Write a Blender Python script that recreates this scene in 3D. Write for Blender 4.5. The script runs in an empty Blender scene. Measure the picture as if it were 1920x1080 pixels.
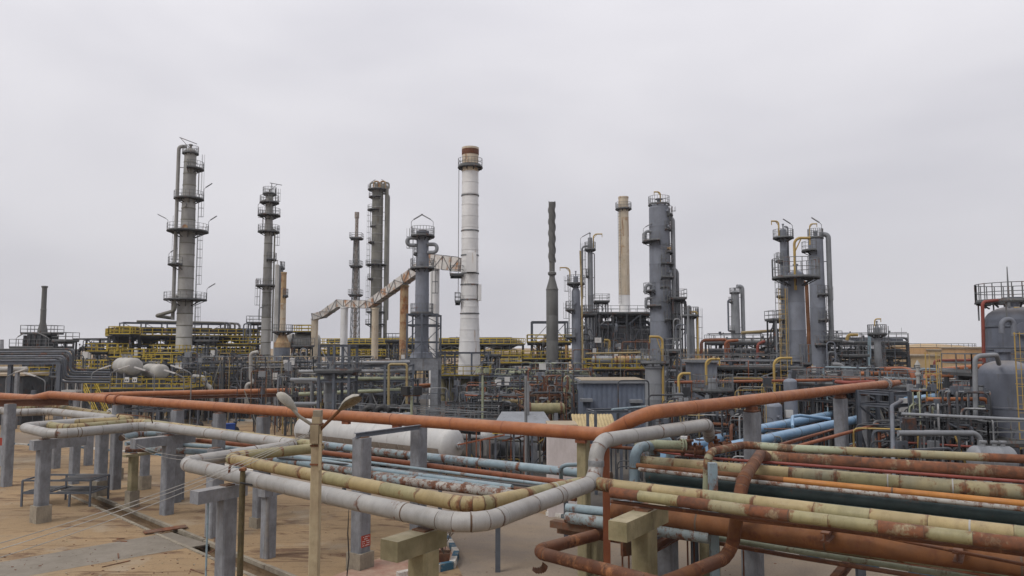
import bpy, math, random
from mathutils import Vector, Matrix
from statistics import NormalDist

random.seed(7)
scene = bpy.context.scene
col = scene.collection

# ------------------------------------------------------------------ camera, sky, sun, exposure
FPX, HZ, CH = 1387.0, 650.0, 9.0          # focal length in photo pixels, horizon row, eye height
PITCH = math.atan((HZ - 540.0) / FPX)
cam_d = bpy.data.cameras.new('camera')
cam_d.sensor_width = 36.0
cam_d.lens = FPX / 1920.0 * 36.0
cam_d.clip_start, cam_d.clip_end = 0.1, 6000.0
cam = bpy.data.objects.new('camera', cam_d)
col.objects.link(cam)
cam.location = (0, 0, CH)
cam.rotation_euler = (math.pi / 2 + PITCH, 0, 0)
scene.camera = cam

world = bpy.data.worlds.new('World')
scene.world = world
world.use_nodes = True
SUN_EL, SUN_AZ = math.radians(48), math.radians(236)     # compass bearing of the sun: behind the camera, to its left
def build_world():
    nt = world.node_tree
    nt.nodes.clear()
    N, L = nt.nodes.new, nt.links.new
    out = N('ShaderNodeOutputWorld')
    bg = N('ShaderNodeBackground')
    L(bg.outputs[0], out.inputs[0])
    sky = N('ShaderNodeTexSky')
    sky.sky_type = 'NISHITA'
    sky.sun_disc = False
    sky.sun_elevation = SUN_EL
    sky.sun_rotation = SUN_AZ
    sky.dust_density = 4.0
    tc = N('ShaderNodeTexCoord')
    mp = N('ShaderNodeMapping')
    mp.inputs['Scale'].default_value = (1.0, 1.0, 2.6)
    mp.inputs['Location'].default_value = (2.35, 0.4, 0.0)
    L(tc.outputs['Generated'], mp.inputs[0])
    n1 = N('ShaderNodeTexNoise')
    n1.inputs['Scale'].default_value = 1.9
    n1.inputs['Detail'].default_value = 3.5
    n1.inputs['Roughness'].default_value = 0.48
    n1.inputs['Distortion'].default_value = 0.3
    L(mp.outputs[0], n1.inputs['Vector'])
    rp = N('ShaderNodeValToRGB')
    rp.color_ramp.elements[0].position = 0.3
    rp.color_ramp.elements[0].color = (6.25, 6.18, 6.65, 1)
    rp.color_ramp.elements[1].position = 0.7
    rp.color_ramp.elements[1].color = (7.85, 7.72, 8.08, 1)
    L(n1.outputs['Fac'], rp.inputs[0])
    # overcast deck: brightest overhead, falling off evenly to the horizon
    sx = N('ShaderNodeSeparateXYZ'); L(tc.outputs['Generated'], sx.inputs[0])
    m1 = N('ShaderNodeMath'); m1.operation = 'MULTIPLY_ADD'; m1.use_clamp = False; m1.inputs[1].default_value = 0.6; m1.inputs[2].default_value = 0.33
    zc = N('ShaderNodeMath'); zc.operation = 'MAXIMUM'; zc.inputs[1].default_value = 0.0; L(sx.outputs['Z'], zc.inputs[0])
    L(zc.outputs[0], m1.inputs[0])
    gr = N('ShaderNodeMath'); gr.operation = 'MULTIPLY_ADD'; gr.inputs[2].default_value = 0.91          # 0.91 + 0.33 z + 0.6 z^2
    L(m1.outputs[0], gr.inputs[0]); L(zc.outputs[0], gr.inputs[1])
    gm_ = N('ShaderNodeVectorMath'); gm_.operation = 'SCALE'
    L(rp.outputs[0], gm_.inputs[0]); L(gr.outputs[0], gm_.inputs['Scale'])
    mx = N('ShaderNodeMix')
    mx.data_type = 'RGBA'
    mx.inputs['Factor'].default_value = 0.955       # an unbroken cloud deck over the clear sky
    L(sky.outputs[0], mx.inputs['A'])
    L(gm_.outputs[0], mx.inputs['B'])
    L(mx.outputs['Result'], bg.inputs['Color'])
    bg.inputs['Strength'].default_value = 0.1
build_world()

sun_d = bpy.data.lights.new('sun', 'SUN')
sun_d.energy = 1.5
sun_d.angle = math.radians(22)
sun_d.color = (1.0, 0.965, 0.91)
sun = bpy.data.objects.new('sun', sun_d)
col.objects.link(sun)
sdir = Vector((math.sin(SUN_AZ) * math.cos(SUN_EL), math.cos(SUN_AZ) * math.cos(SUN_EL), math.sin(SUN_EL)))
sun.rotation_euler = sdir.to_track_quat('Z', 'Y').to_euler()
sun.location = (-40, -30, 80)

scene.view_settings.view_transform = 'Standard'
scene.view_settings.look = 'None'
scene.view_settings.exposure = 0.0
scene.view_settings.gamma = 1.0
scene.view_settings.use_curve_mapping = False
scene.render.engine = 'CYCLES'
scene.cycles.use_denoising = True
scene.cycles.max_bounces = 5
scene.cycles.diffuse_bounces = 3
scene.cycles.glossy_bounces = 2

# ------------------------------------------------------------------ survey: photo pixel -> place in the world
_cp, _sp = math.cos(PITCH), math.sin(PITCH)
def _ray(px, py):
    u, v = (px - 960.0) / FPX, (540.0 - py) / FPX
    return Vector((u, _cp - v * _sp, _sp + v * _cp))
def W(px, py, Y):                # the point seen at px,py that lies Y metres ahead
    d = _ray(px, py)
    t = Y / d.y
    return Vector((d.x * t, Y, CH + d.z * t))
def Z(px, py, z):                # the point seen at px,py that lies z metres above the ground
    d = _ray(px, py)
    t = (z - CH) / d.z
    return Vector((d.x * t, d.y * t, z))
def zof(py, Y): return W(960, py, Y).z
def xof(px, Y): return (px - 960.0) / FPX * Y          # at eye level
def mpp(Y): return Y / FPX

# ------------------------------------------------------------------ materials
def inv(c): return 0.5 + NormalDist().inv_cdf(1 - min(max(c, 0.003), 0.997)) * 0.105
MATS = {}
def mk(name, c1, c2=None, rust=0.0, rscale=1.2, rough=0.62, metal=0.0, var=0.14, streak=0.0, dust=0.0,
       scale=0.9, bump=0.12, rcol=((0.175, 0.062, 0.025), (0.08, 0.034, 0.02)), mixw=0.55, spec=0.35, grime=0.35):
    m = bpy.data.materials.new(name)
    m.use_nodes = True
    nt = m.node_tree
    N, L = nt.nodes.new, nt.links.new
    b = nt.nodes['Principled BSDF']
    b.inputs['Specular IOR Level'].default_value = spec
    c1 = tuple(x * 0.9 for x in c1); c2 = tuple(x * 0.9 for x in c2) if c2 else tuple(x * 0.72 for x in c1)
    geo = N('ShaderNodeNewGeometry')
    oi = N('ShaderNodeObjectInfo')
    off = N('ShaderNodeVectorMath'); off.operation = 'SCALE'
    off.inputs[0].default_value = (37.0, 19.0, 53.0)
    L(oi.outputs['Random'], off.inputs['Scale'])
    add = N('ShaderNodeVectorMath'); add.operation = 'ADD'
    L(geo.outputs['Position'], add.inputs[0]); L(off.outputs[0], add.inputs[1])
    def noise(s, det, ro, sc=(1, 1, 1)):
        mp = N('ShaderNodeMapping'); mp.inputs['Scale'].default_value = sc
        L(add.outputs[0], mp.inputs[0])
        n = N('ShaderNodeTexNoise')
        n.inputs['Scale'].default_value = s; n.inputs['Detail'].default_value = det; n.inputs['Roughness'].default_value = ro
        L(mp.outputs[0], n.inputs['Vector'])
        return n.outputs['Fac']
    def rng(x, a, c, lo=0.0, hi=1.0):
        r = N('ShaderNodeMapRange')
        r.inputs['From Min'].default_value = a; r.inputs['From Max'].default_value = c
        r.inputs['To Min'].default_value = lo; r.inputs['To Max'].default_value = hi
        L(x, r.inputs['Value'])
        return r.outputs['Result']
    def mix(f, a, c, blend='MIX'):
        x = N('ShaderNodeMix'); x.data_type = 'RGBA'; x.blend_type = blend
        if isinstance(f, float): x.inputs['Factor'].default_value = f
        else: L(f, x.inputs['Factor'])
        for s, v in (('A', a), ('B', c)):
            if isinstance(v, tuple): x.inputs[s].default_value = (*v, 1)
            else: L(v, x.inputs[s])
        return x.outputs['Result']
    base = mix(rng(noise(scale, 5, 0.62), 0.5 - 0.24 * (1 - mixw) - 0.06, 0.66), c1, c2)
    if grime:
        g = rng(noise(scale * 4.3, 6, 0.72, (1, 1, 0.35)), 0.46, 0.7, 0.0, grime)
        base = mix(g, base, (c1[0] * 0.44, c1[1] * 0.40, c1[2] * 0.36))
    fac = None
    if rust > 0:
        big, fine = noise(rscale, 6, 0.62), noise(rscale * 6.5, 6, 0.72, (1, 1, 0.4))
        sm = N('ShaderNodeMix'); sm.data_type = 'FLOAT'; sm.inputs['Factor'].default_value = 0.36
        L(big, sm.inputs['A']); L(fine, sm.inputs['B'])
        iv = 0.5 + (inv(rust) - 0.5) * 0.74
        ea = N('ShaderNodeAttribute'); ea.attribute_name = 'edge'           # nearness to a jacket seam, where rust starts
        em = N('ShaderNodeMath'); em.operation = 'MULTIPLY_ADD'; em.inputs[1].default_value = 0.13
        L(ea.outputs['Fac'], em.inputs[0]); L(sm.outputs['Result'], em.inputs[2])
        fac = rng(em.outputs[0], iv - 0.045, iv + 0.04, 0.0, 0.93)
    if streak > 0:
        s = rng(noise(1.6, 5, 0.6, (1, 1, 0.09)), inv(streak), inv(streak) + 0.09, 0, 0.85)
        if fac is None: fac = s
        else:
            mxm = N('ShaderNodeMath'); mxm.operation = 'MAXIMUM'
            L(fac, mxm.inputs[0]); L(s, mxm.inputs[1]); fac = mxm.outputs[0]
    if fac is not None:
        rc = mix(rng(noise(rscale * 3.1, 4, 0.6), 0.38, 0.62), rcol[0], rcol[1])
        base = mix(fac, base, rc)
    if dust > 0:
        sx = N('ShaderNodeSeparateXYZ'); L(geo.outputs['Normal'], sx.inputs[0])
        up = rng(sx.outputs['Z'], 0.35, 0.95)
        dn = rng(noise(1.1, 4, 0.6), 0.36, 0.66, 0.25, 1.0)
        mm = N('ShaderNodeMath'); mm.operation = 'MULTIPLY'; L(up, mm.inputs[0]); L(dn, mm.inputs[1])
        m2 = N('ShaderNodeMath'); m2.operation = 'MULTIPLY'; L(mm.outputs[0], m2.inputs[0]); m2.inputs[1].default_value = dust
        base = mix(m2.outputs[0], base, (0.47, 0.40, 0.31))
    if var:
        hs = N('ShaderNodeHueSaturation')
        L(rng(oi.outputs['Random'], 0, 1, 1 - var, 1 + var), hs.inputs['Value'])
        L(base, hs.inputs['Color']); base = hs.outputs[0]
    L(base, b.inputs['Base Color'])
    rn = rng(noise(scale * 2.2, 4, 0.6), 0.35, 0.68, max(rough - 0.13, 0.08), min(rough + 0.14, 1))
    if fac is not None:
        mr = N('ShaderNodeMix'); mr.data_type = 'FLOAT'
        L(fac, mr.inputs['Factor']); L(rn, mr.inputs['A']); mr.inputs['B'].default_value = 0.9
        rn = mr.outputs['Result']
    L(rn, b.inputs['Roughness'])
    b.inputs['Metallic'].default_value = metal
    if bump:
        bp = N('ShaderNodeBump'); bp.inputs['Strength'].default_value = bump; bp.inputs['Distance'].default_value = 0.03
        L(noise(7.0, 5, 0.65), bp.inputs['Height'])
        L(bp.outputs[0], b.inputs['Normal'])
    MATS[name] = m
    return m

mk('post_concrete', (0.265, 0.276, 0.297), (0.165, 0.172, 0.187), streak=0.17, rcol=((0.17, 0.15, 0.125), (0.11, 0.10, 0.092)), rough=0.8, scale=1.5, bump=0.5, dust=0.35, grime=0.55)
mk('tan_concrete', (0.30, 0.26, 0.155), (0.175, 0.155, 0.085), streak=0.22, rcol=((0.17, 0.16, 0.09), (0.1, 0.085, 0.06)), rough=0.88, scale=1.2, bump=0.5, dust=0.4)
mk('plinth_concrete', (0.33, 0.29, 0.22), (0.21, 0.18, 0.14), rough=0.9, scale=2.0, bump=0.6)
mk('orange_paint', (0.375, 0.137, 0.05), (0.29, 0.098, 0.037), rust=0.012, rscale=3.2, rough=0.58, var=0.04, dust=0.2, grime=0.42, scale=1.6)
mk('orange_old', (0.30, 0.102, 0.045), (0.21, 0.068, 0.033), rust=0.14, rscale=1.6, rough=0.7, var=0.1, dust=0.12)
mk('grey_cladding', (0.375, 0.37, 0.357), (0.285, 0.28, 0.268), rust=0.01, rscale=1.3, rough=0.56, metal=0.12, var=0.08, dust=0.2, grime=0.3, bump=0.1)
mk('stucco_cladding', (0.29, 0.30, 0.31), (0.21, 0.22, 0.23), rough=0.5, metal=0.35, var=0.05, scale=9, bump=0.5)
mk('tan_cladding', (0.37, 0.285, 0.135), (0.285, 0.225, 0.11), rust=0.06, rscale=1.1, rough=0.62, var=0.06, dust=0.2, grime=0.45)
mk('green_cladding', (0.30, 0.265, 0.135), (0.235, 0.215, 0.115), rust=0.07, rscale=1.2, rough=0.62, var=0.06, dust=0.15, grime=0.5)
mk('patchy_cladding', (0.335, 0.28, 0.15), (0.235, 0.225, 0.15), rust=0.12, rscale=1.9, streak=0.22, rough=0.7, var=0.12, dust=0.15)
mk('rusty_cladding', (0.30, 0.27, 0.17), (0.22, 0.15, 0.09), rust=0.76, rscale=1.2, rough=0.85, var=0.14, streak=0.2, rcol=((0.165, 0.058, 0.027), (0.085, 0.036, 0.022)))
mk('brown_rust', (0.165, 0.064, 0.03), (0.10, 0.042, 0.025), rust=0.12, rscale=1.6, rough=0.85, var=0.14, rcol=((0.30, 0.13, 0.055), (0.07, 0.03, 0.018)), dust=0.1)
mk('orange_rust', (0.19, 0.078, 0.028), (0.115, 0.05, 0.022), rust=0.2, rscale=1.4, rough=0.82, var=0.1, rcol=((0.09, 0.036, 0.02), (0.12, 0.045, 0.02)))
mk('amber_paint', (0.46, 0.20, 0.045), (0.37, 0.145, 0.035), rust=0.06, rscale=1.6, rough=0.6, var=0.06)
mk('pale_blue', (0.26, 0.345, 0.385), (0.20, 0.275, 0.32), rust=0.14, rscale=1.3, rough=0.6, var=0.1, dust=0.2)
mk('rusty_blue', (0.28, 0.335, 0.345), (0.22, 0.275, 0.29), rust=0.34, rscale=3.4, rough=0.7, var=0.12, dust=0.1)
mk('sky_blue', (0.25, 0.42, 0.60), (0.205, 0.35, 0.52), rust=0.008, rscale=2.0, rough=0.5, var=0.05, dust=0.25, grime=0.15)
mk('pale_green', (0.35, 0.375, 0.26), (0.27, 0.295, 0.20), rust=0.14, rscale=2.4, rough=0.62, var=0.08)
mk('dark_teal', (0.035, 0.06, 0.062), (0.028, 0.045, 0.045), rust=0.05, rscale=2.2, rough=0.7, var=0.12)
mk('white_paint', (0.62, 0.61, 0.59), (0.52, 0.51, 0.49), rust=0.02, rscale=1.8, rough=0.55, var=0.06, dust=0.35, grime=0.15)
mk('white_rusty', (0.40, 0.385, 0.35), (0.31, 0.30, 0.275), rust=0.36, rscale=4.0, rough=0.7)
mk('tank_shell', (0.50, 0.50, 0.49), (0.41, 0.41, 0.405), rust=0.008, rscale=1.4, rough=0.5, var=0.04, dust=0.3, grime=0.14)
mk('stack_white', (0.80, 0.795, 0.785), (0.66, 0.655, 0.645), streak=0.10, rcol=((0.42, 0.29, 0.16), (0.31, 0.17, 0.085)), rough=0.5, metal=0.1, var=0.035, scale=0.3, grime=0.12)
mk('stack_cream', (0.66, 0.57, 0.44), (0.52, 0.44, 0.33), rust=0.12, streak=0.22, rscale=0.5, rcol=((0.34, 0.19, 0.085), (0.22, 0.11, 0.05)), rough=0.7, var=0.08, scale=0.35)
mk('stack_rust', (0.46, 0.33, 0.19), (0.36, 0.24, 0.13), rust=0.3, rscale=0.45, streak=0.18, rcol=((0.30, 0.115, 0.04), (0.17, 0.065, 0.028)), rough=0.8, var=0.08)
mk('duct_sheet', (0.68, 0.66, 0.63), (0.55, 0.525, 0.49), rust=0.32, rscale=0.45, streak=0.16, rcol=((0.36, 0.175, 0.075), (0.26, 0.115, 0.045)), rough=0.65, var=0.07)
mk('tower_clad', (0.36, 0.357, 0.342), (0.265, 0.26, 0.245), streak=0.10, rcol=((0.15, 0.12, 0.075), (0.11, 0.09, 0.06)), rough=0.6, metal=0.08, var=0.13, scale=0.3)
mk('tower_bright', (0.54, 0.535, 0.51), (0.42, 0.41, 0.38), streak=0.07, rcol=((0.2, 0.17, 0.12), (0.16, 0.13, 0.09)), rough=0.55, metal=0.1, var=0.08, scale=0.3)
mk('tower_olive', (0.235, 0.228, 0.198), (0.175, 0.17, 0.143), streak=0.12, rcol=((0.12, 0.09, 0.05), (0.09, 0.07, 0.045)), rough=0.7, var=0.12, scale=0.3)
mk('column_blue', (0.21, 0.228, 0.268), (0.155, 0.168, 0.198), streak=0.10, rcol=((0.125, 0.13, 0.145), (0.1, 0.1, 0.105)), rough=0.6, var=0.09, scale=0.4, rust=0.004)
mk('column_grey', (0.25, 0.262, 0.28), (0.185, 0.195, 0.208), streak=0.10, rcol=((0.145, 0.15, 0.16), (0.11, 0.11, 0.115)), rough=0.65, var=0.09, scale=0.4)
mk('flare_grey', (0.145, 0.145, 0.14), (0.105, 0.105, 0.1), streak=0.10, rcol=((0.23, 0.20, 0.13), (0.15, 0.12, 0.08)), rough=0.6, var=0.05, scale=0.3)
mk('steel_blue', (0.122, 0.138, 0.165), (0.085, 0.096, 0.116), rust=0.06, rscale=1.0, rough=0.6, var=0.2, dust=0.14)
mk('steel_dark', (0.062, 0.067, 0.076), (0.04, 0.043, 0.048), rust=0.12, rscale=0.8, rough=0.7, var=0.3, dust=0.12)
mk('steel_galv', (0.28, 0.287, 0.295), (0.19, 0.197, 0.205), rust=0.06, rscale=1.2, rough=0.5, metal=0.2, var=0.25, dust=0.12)
mk('steel_rusty', (0.17, 0.10, 0.06), (0.11, 0.07, 0.05), rust=0.4, rscale=1.0, rough=0.85, var=0.2)
mk('rail_yellow', (0.56, 0.41, 0.04), (0.40, 0.29, 0.045), rust=0.10, rscale=1.2, rough=0.55, var=0.1)
mk('davit_yellow', (0.48, 0.335, 0.10), (0.36, 0.245, 0.075), rust=0.06, rscale=1.5, rough=0.55, var=0.08)
mk('rail_grey', (0.19, 0.20, 0.208), (0.13, 0.138, 0.142), rust=0.14, rscale=1.0, rough=0.65, var=0.15)
mk('deck_grate', (0.075, 0.078, 0.08), (0.05, 0.052, 0.054), rust=0.12, rough=0.8, dust=0.15)
mk('corrugated_blue', (0.165, 0.195, 0.255), (0.135, 0.16, 0.21), rough=0.55, var=0.05, streak=0.07, rcol=((0.13, 0.14, 0.16), (0.12, 0.12, 0.125)))
mk('sandy_roof', (0.40, 0.32, 0.225), (0.30, 0.25, 0.18), rough=0.95, var=0.06, scale=1.5)
mk('yellow_roof', (0.50, 0.40, 0.22), (0.40, 0.31, 0.16), rough=0.85, var=0.06)
mk('black_rubber', (0.02, 0.02, 0.021), (0.03, 0.03, 0.03), rough=0.55, var=0.1, bump=0)
mk('seam_dark', (0.11, 0.09, 0.07), (0.13, 0.07, 0.04), rough=0.9, bump=0)
mk('lamp_grey', (0.36, 0.35, 0.31), (0.27, 0.26, 0.22), rough=0.6, var=0.03, dust=0.5, scale=5)
mk('lamp_lens', (0.17, 0.145, 0.10), (0.12, 0.10, 0.07), rough=0.25, var=0.0, bump=0, scale=3)
mk('pole_concrete', (0.37, 0.31, 0.20), (0.285, 0.225, 0.145), streak=0.08, rcol=((0.33, 0.19, 0.09), (0.22, 0.17, 0.12)), rough=0.9, bump=0.4, scale=2)
mk('sign_red', (0.42, 0.06, 0.035), (0.33, 0.05, 0.03), rough=0.6, var=0)
mk('sign_white', (0.72, 0.72, 0.70), (0.64, 0.64, 0.62), rough=0.6, var=0)
mk('ink_black', (0.02, 0.02, 0.02), rough=0.6, var=0, bump=0, grime=0)
mk('kerb_blue', (0.04, 0.125, 0.20), (0.035, 0.10, 0.15), rough=0.8, var=0.25, rust=0.25, rscale=3, rcol=((0.33, 0.28, 0.22), (0.28, 0.24, 0.2)))
mk('kerb_white', (0.60, 0.585, 0.55), (0.45, 0.43, 0.38), rough=0.85, var=0.12, rust=0.2, rscale=3, rcol=((0.36, 0.3, 0.23), (0.28, 0.24, 0.2)))
mk('bin_blue', (0.02, 0.075, 0.32), (0.018, 0.06, 0.26), rough=0.45, var=0.03)
mk('pinkish_wall', (0.60, 0.545, 0.53), (0.53, 0.48, 0.465), rough=0.85, var=0.02, scale=0.7, dust=0.4)
mk('tile_red', (0.29, 0.155, 0.11), (0.37, 0.27, 0.2), rough=0.9, var=0.2, scale=1.5)
mk('tank_orange', (0.50, 0.30, 0.13), (0.42, 0.25, 0.115), rough=0.7, var=0.1, scale=0.15, streak=0.1)
mk('building_tan', (0.50, 0.36, 0.19), (0.42, 0.30, 0.17), rough=0.85, var=0.1, scale=0.2)
mk('glass_dark', (0.05, 0.055, 0.06), rough=0.15, var=0.1, bump=0, spec=0.6)
mk('vessel_grey', (0.40, 0.395, 0.37), (0.32, 0.31, 0.29), rust=0.02, rscale=0.8, rough=0.6, var=0.07, dust=0.35, scale=0.6)
mk('rope', (0.40, 0.385, 0.35), rough=0.9, var=0.05, bump=0)
mk('twig', (0.15, 0.11, 0.08), (0.10, 0.08, 0.06), rough=0.9, var=0.15)
mk('red_paint', (0.25, 0.055, 0.038), (0.18, 0.045, 0.032), rust=0.1, rough=0.6, var=0.12)
mk('pale_concrete', (0.24, 0.21, 0.17), (0.19, 0.165, 0.13), rough=0.93, var=0, scale=0.5, grime=0.4)
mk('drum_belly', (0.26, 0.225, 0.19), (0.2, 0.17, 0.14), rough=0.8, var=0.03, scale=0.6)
mk('vessel_dark', (0.135, 0.152, 0.192), (0.098, 0.108, 0.136), streak=0.14, rcol=((0.10, 0.095, 0.085), (0.07, 0.068, 0.065)), rough=0.6, var=0.06, scale=0.5, dust=0.3)
mk('mossy_pipe', (0.13, 0.105, 0.045), (0.07, 0.055, 0.03), streak=0.3, rcol=((0.02, 0.018, 0.014), (0.045, 0.03, 0.018)), rough=0.8, scale=3)
mk('paving_shaded', (0.11, 0.098, 0.082), (0.075, 0.066, 0.057), rough=0.95, var=0, scale=0.2, grime=0.5)
mk('foliage', (0.09, 0.11, 0.05), (0.06, 0.075, 0.035), rough=0.9, var=0.3)

# ------------------------------------------------------------------ mesh building
UP = Vector((0, 0, 1))
ORD = ('first', 'second', 'third', 'fourth', 'fifth', 'sixth', 'seventh', 'eighth', 'ninth', 'tenth', 'eleventh', 'twelfth', 'thirteenth', 'fourteenth')
ORG = {}
FINE = {'bolt_ring', 'bracket', 'lettering', 'branches', 'lattice_panel', 'torn_jacket', 'ladder', 'stiffener'}   # too small to pick apart singly
class MB:
    def __init__(s): s.v = []; s.f = []
    def _add(s, vs, fs):
        o = len(s.v)
        s.v.extend(vs)
        s.f.extend([tuple(i + o for i in f) for f in fs])
        return s
    def box(s, c, size, ang=0.0):
        c = Vector(c); hx, hy, hz = size[0] / 2, size[1] / 2, size[2] / 2
        ca, sa = math.cos(ang), math.sin(ang)
        vs = [Vector((c.x + x * ca - y * sa, c.y + x * sa + y * ca, c.z + z)) for z in (-hz, hz) for x, y in ((-hx, -hy), (hx, -hy), (hx, hy), (-hx, hy))]
        return s._add(vs, [(3, 2, 1, 0), (4, 5, 6, 7), (0, 1, 5, 4), (1, 2, 6, 5), (2, 3, 7, 6), (3, 0, 4, 7)])
    def frame(s, p0, p1, up=UP):
        d = (p1 - p0).normalized()
        if abs(d.dot(up)) > 0.985: up = Vector((0, 1, 0)) if abs(d.y) < 0.9 else Vector((1, 0, 0))
        a = d.cross(up).normalized()
        return d, a, a.cross(d).normalized()
    def bar(s, p0, p1, w, h=None, up=UP):              # solid rectangular bar
        p0, p1 = Vector(p0), Vector(p1); h = h or w
        d, a, b = s.frame(p0, p1, up)
        vs = [p + a * x * w / 2 + b * y * h / 2 for p in (p0, p1) for x, y in ((-1, -1), (1, -1), (1, 1), (-1, 1))]
        return s._add(vs, [(0, 1, 2, 3), (7, 6, 5, 4), (1, 0, 4, 5), (2, 1, 5, 6), (3, 2, 6, 7), (0, 3, 7, 4)])
    def hbeam(s, p0, p1, w, h=None, up=UP, t=0.16):    # rolled steel section
        p0, p1 = Vector(p0), Vector(p1); h = h or w
        d, a, b = s.frame(p0, p1, up)
        tw, tf = w * t / 2, h * t
        pr = [(-w / 2, -h / 2), (w / 2, -h / 2), (w / 2, -h / 2 + tf), (tw, -h / 2 + tf), (tw, h / 2 - tf), (w / 2, h / 2 - tf),
              (w / 2, h / 2), (-w / 2, h / 2), (-w / 2, h / 2 - tf), (-tw, h / 2 - tf), (-tw, -h / 2 + tf), (-w / 2, -h / 2 + tf)]
        vs = [p + a * x + b * y for p in (p0, p1) for x, y in pr]
        fs = [(i, i + 12, (i + 1) % 12 + 12, (i + 1) % 12) for i in range(12)]
        fs += [(0, 1, 2, 11), (2, 3, 10, 11), (3, 4, 9, 10), (4, 5, 8, 9), (5, 6, 7, 8)]
        fs += [tuple(12 + i for i in reversed(f)) for f in fs[12:17]]
        return s._add(vs, fs)
    def sweep(s, pts, rad, n=10, cap=True):            # tube along a list of points; rad a number or a list
        pts = [Vector(p) for p in pts]
        m = len(pts)
        rs = rad if isinstance(rad, (list, tuple)) else [rad] * m
        d0 = (pts[1] - pts[0]).normalized()
        a = d0.cross(UP)
        if a.length < 0.05: a = d0.cross(Vector((0, 1, 0)))
        a.normalize()
        vs = []
        prev = d0
        for i, p in enumerate(pts):
            if i == 0: d = d0
            elif i == m - 1: d = (pts[i] - pts[i - 1]).normalized()
            else:
                d = ((pts[i] - pts[i - 1]).normalized() + (pts[i + 1] - pts[i]).normalized())
                d = d.normalized() if d.length > 1e-6 else prev
            q = prev.rotation_difference(d)
            a = (q @ a); a = (a - d * a.dot(d)).normalized()
            b = d.cross(a)
            prev = d
            for k in range(n):
                t = 2 * math.pi * k / n
                vs.append(p + (a * math.cos(t) + b * math.sin(t)) * rs[i])
        fs = [(i * n + k, i * n + (k + 1) % n, (i + 1) * n + (k + 1) % n, (i + 1) * n + k) for i in range(m - 1) for k in range(n)]
        if cap: fs += [tuple(reversed(range(n))), tuple((m - 1) * n + k for k in range(n))]
        return s._add(vs, fs)
    def tube(s, pts, r, n=10, bend=None, cap=True):
        return s.sweep(fillet(pts, bend if bend is not None else r * 2.6), r, n, cap)
    def lathe(s, c, prof, n=20, axis=UP, cap=True):    # prof: (radius, height along axis)
        c = Vector(c); axis = Vector(axis).normalized()
        a = axis.orthogonal().normalized() if abs(axis.z) < 0.99 else Vector((1, 0, 0))
        b = axis.cross(a)
        vs = []
        for r, h in prof:
            for k in range(n):
                t = 2 * math.pi * k / n
                vs.append(c + axis * h + (a * math.cos(t) + b * math.sin(t)) * r)
        m = len(prof)
        fs = [(i * n + k, i * n + (k + 1) % n, (i + 1) * n + (k + 1) % n, (i + 1) * n + k) for i in range(m - 1) for k in range(n)]
        if cap: fs += [tuple(reversed(range(n))), tuple((m - 1) * n + k for k in range(n))]
        return s._add(vs, fs)
    def prism(s, poly, z0, z1):
        n = len(poly)
        vs = [Vector((p[0], p[1], z0)) for p in poly] + [Vector((p[0], p[1], z1)) for p in poly]
        fs = [tuple(reversed(range(n))), tuple(range(n, 2 * n))] + [(i, (i + 1) % n, (i + 1) % n + n, i + n) for i in range(n)]
        return s._add(vs, fs)
    def build(s, name, mat, parent=None, loc=None, smooth=True):
        me = bpy.data.meshes.new(name)
        if parent is not None: o0 = ORG[parent.name]
        elif loc is not None: o0 = Vector(loc)
        else:
            n = max(len(s.v), 1)
            o0 = Vector((sum(v[0] for v in s.v) / n, sum(v[1] for v in s.v) / n, min(v[2] for v in s.v)))
        me.from_pydata([(v[0] - o0.x, v[1] - o0.y, v[2] - o0.z) for v in s.v], [], s.f)
        me.materials.append(MATS[mat])
        if smooth:
            me.polygons.foreach_set('use_smooth', [True] * len(me.polygons))
            me.set_sharp_from_angle(angle=math.radians(38))
        o = bpy.data.objects.new(name, me)
        col.objects.link(o)
        if parent is not None: o.parent = parent
        else: o.location = o0
        ORG[o.name] = o0
        if name in FINE: o['kind'] = 'stuff'
        return o
def fillet(pts, R, seg=6):
    pts = [Vector(p) for p in pts]
    out = [pts[0]]
    for i in range(1, len(pts) - 1):
        a, b, c = pts[i - 1], pts[i], pts[i + 1]
        d1, d2 = (a - b), (c - b)
        l1, l2 = d1.length, d2.length
        if l1 < 1e-5 or l2 < 1e-5: continue
        d1 /= l1; d2 /= l2
        th = math.pi - d1.angle(d2)
        if th < 0.03: out.append(b); continue
        t = min(R * math.tan(th / 2), 0.48 * l1, 0.48 * l2)
        r = t / math.tan(th / 2)
        n = (d1 + d2).normalized()
        ctr = b + n * (r / math.cos(th / 2))
        s0, s1 = b + d1 * t - ctr, b + d2 * t - ctr
        k = max(2, int(round(seg * th / (math.pi / 2))) + 1)
        ax = s0.cross(s1).normalized()
        for j in range(k + 1):
            out.append(ctr + Matrix.Rotation(th * j / k, 3, ax) @ s0)
    out.append(pts[-1])
    return out

class Mass(MB):
    """Many small pieces of several materials gathered in one mesh."""
    def __init__(s): super().__init__(); s.mi = []; s.slots = []
    def use(s, mat):
        if mat not in s.slots: s.slots.append(mat)
        s.cur = s.slots.index(mat); return s
    def _add(s, vs, fs):
        super()._add(vs, fs); s.mi += [s.cur] * len(fs); return s
    def finish(s, name, label):
        o = s.build(name, s.slots[0])
        for m in s.slots[1:]: o.data.materials.append(MATS[m])
        o.data.polygons.foreach_set('material_index', s.mi)
        o['label'] = label; o['kind'] = 'stuff'
        return o
def tag(o, label, cat, group=None, kind=None):
    o['kind'] = 'thing'
    if label: o['label'] = label
    if cat: o['category'] = cat
    if group: o['group'] = group
    if kind: o['kind'] = kind
    return o
def thing(name, label, cat, loc, group=None):
    o = bpy.data.objects.new(name, None)
    o.empty_display_size = 0.3
    col.objects.link(o)
    o.location = loc
    ORG[o.name] = Vector(loc)
    return tag(o, label, cat, group)
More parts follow.
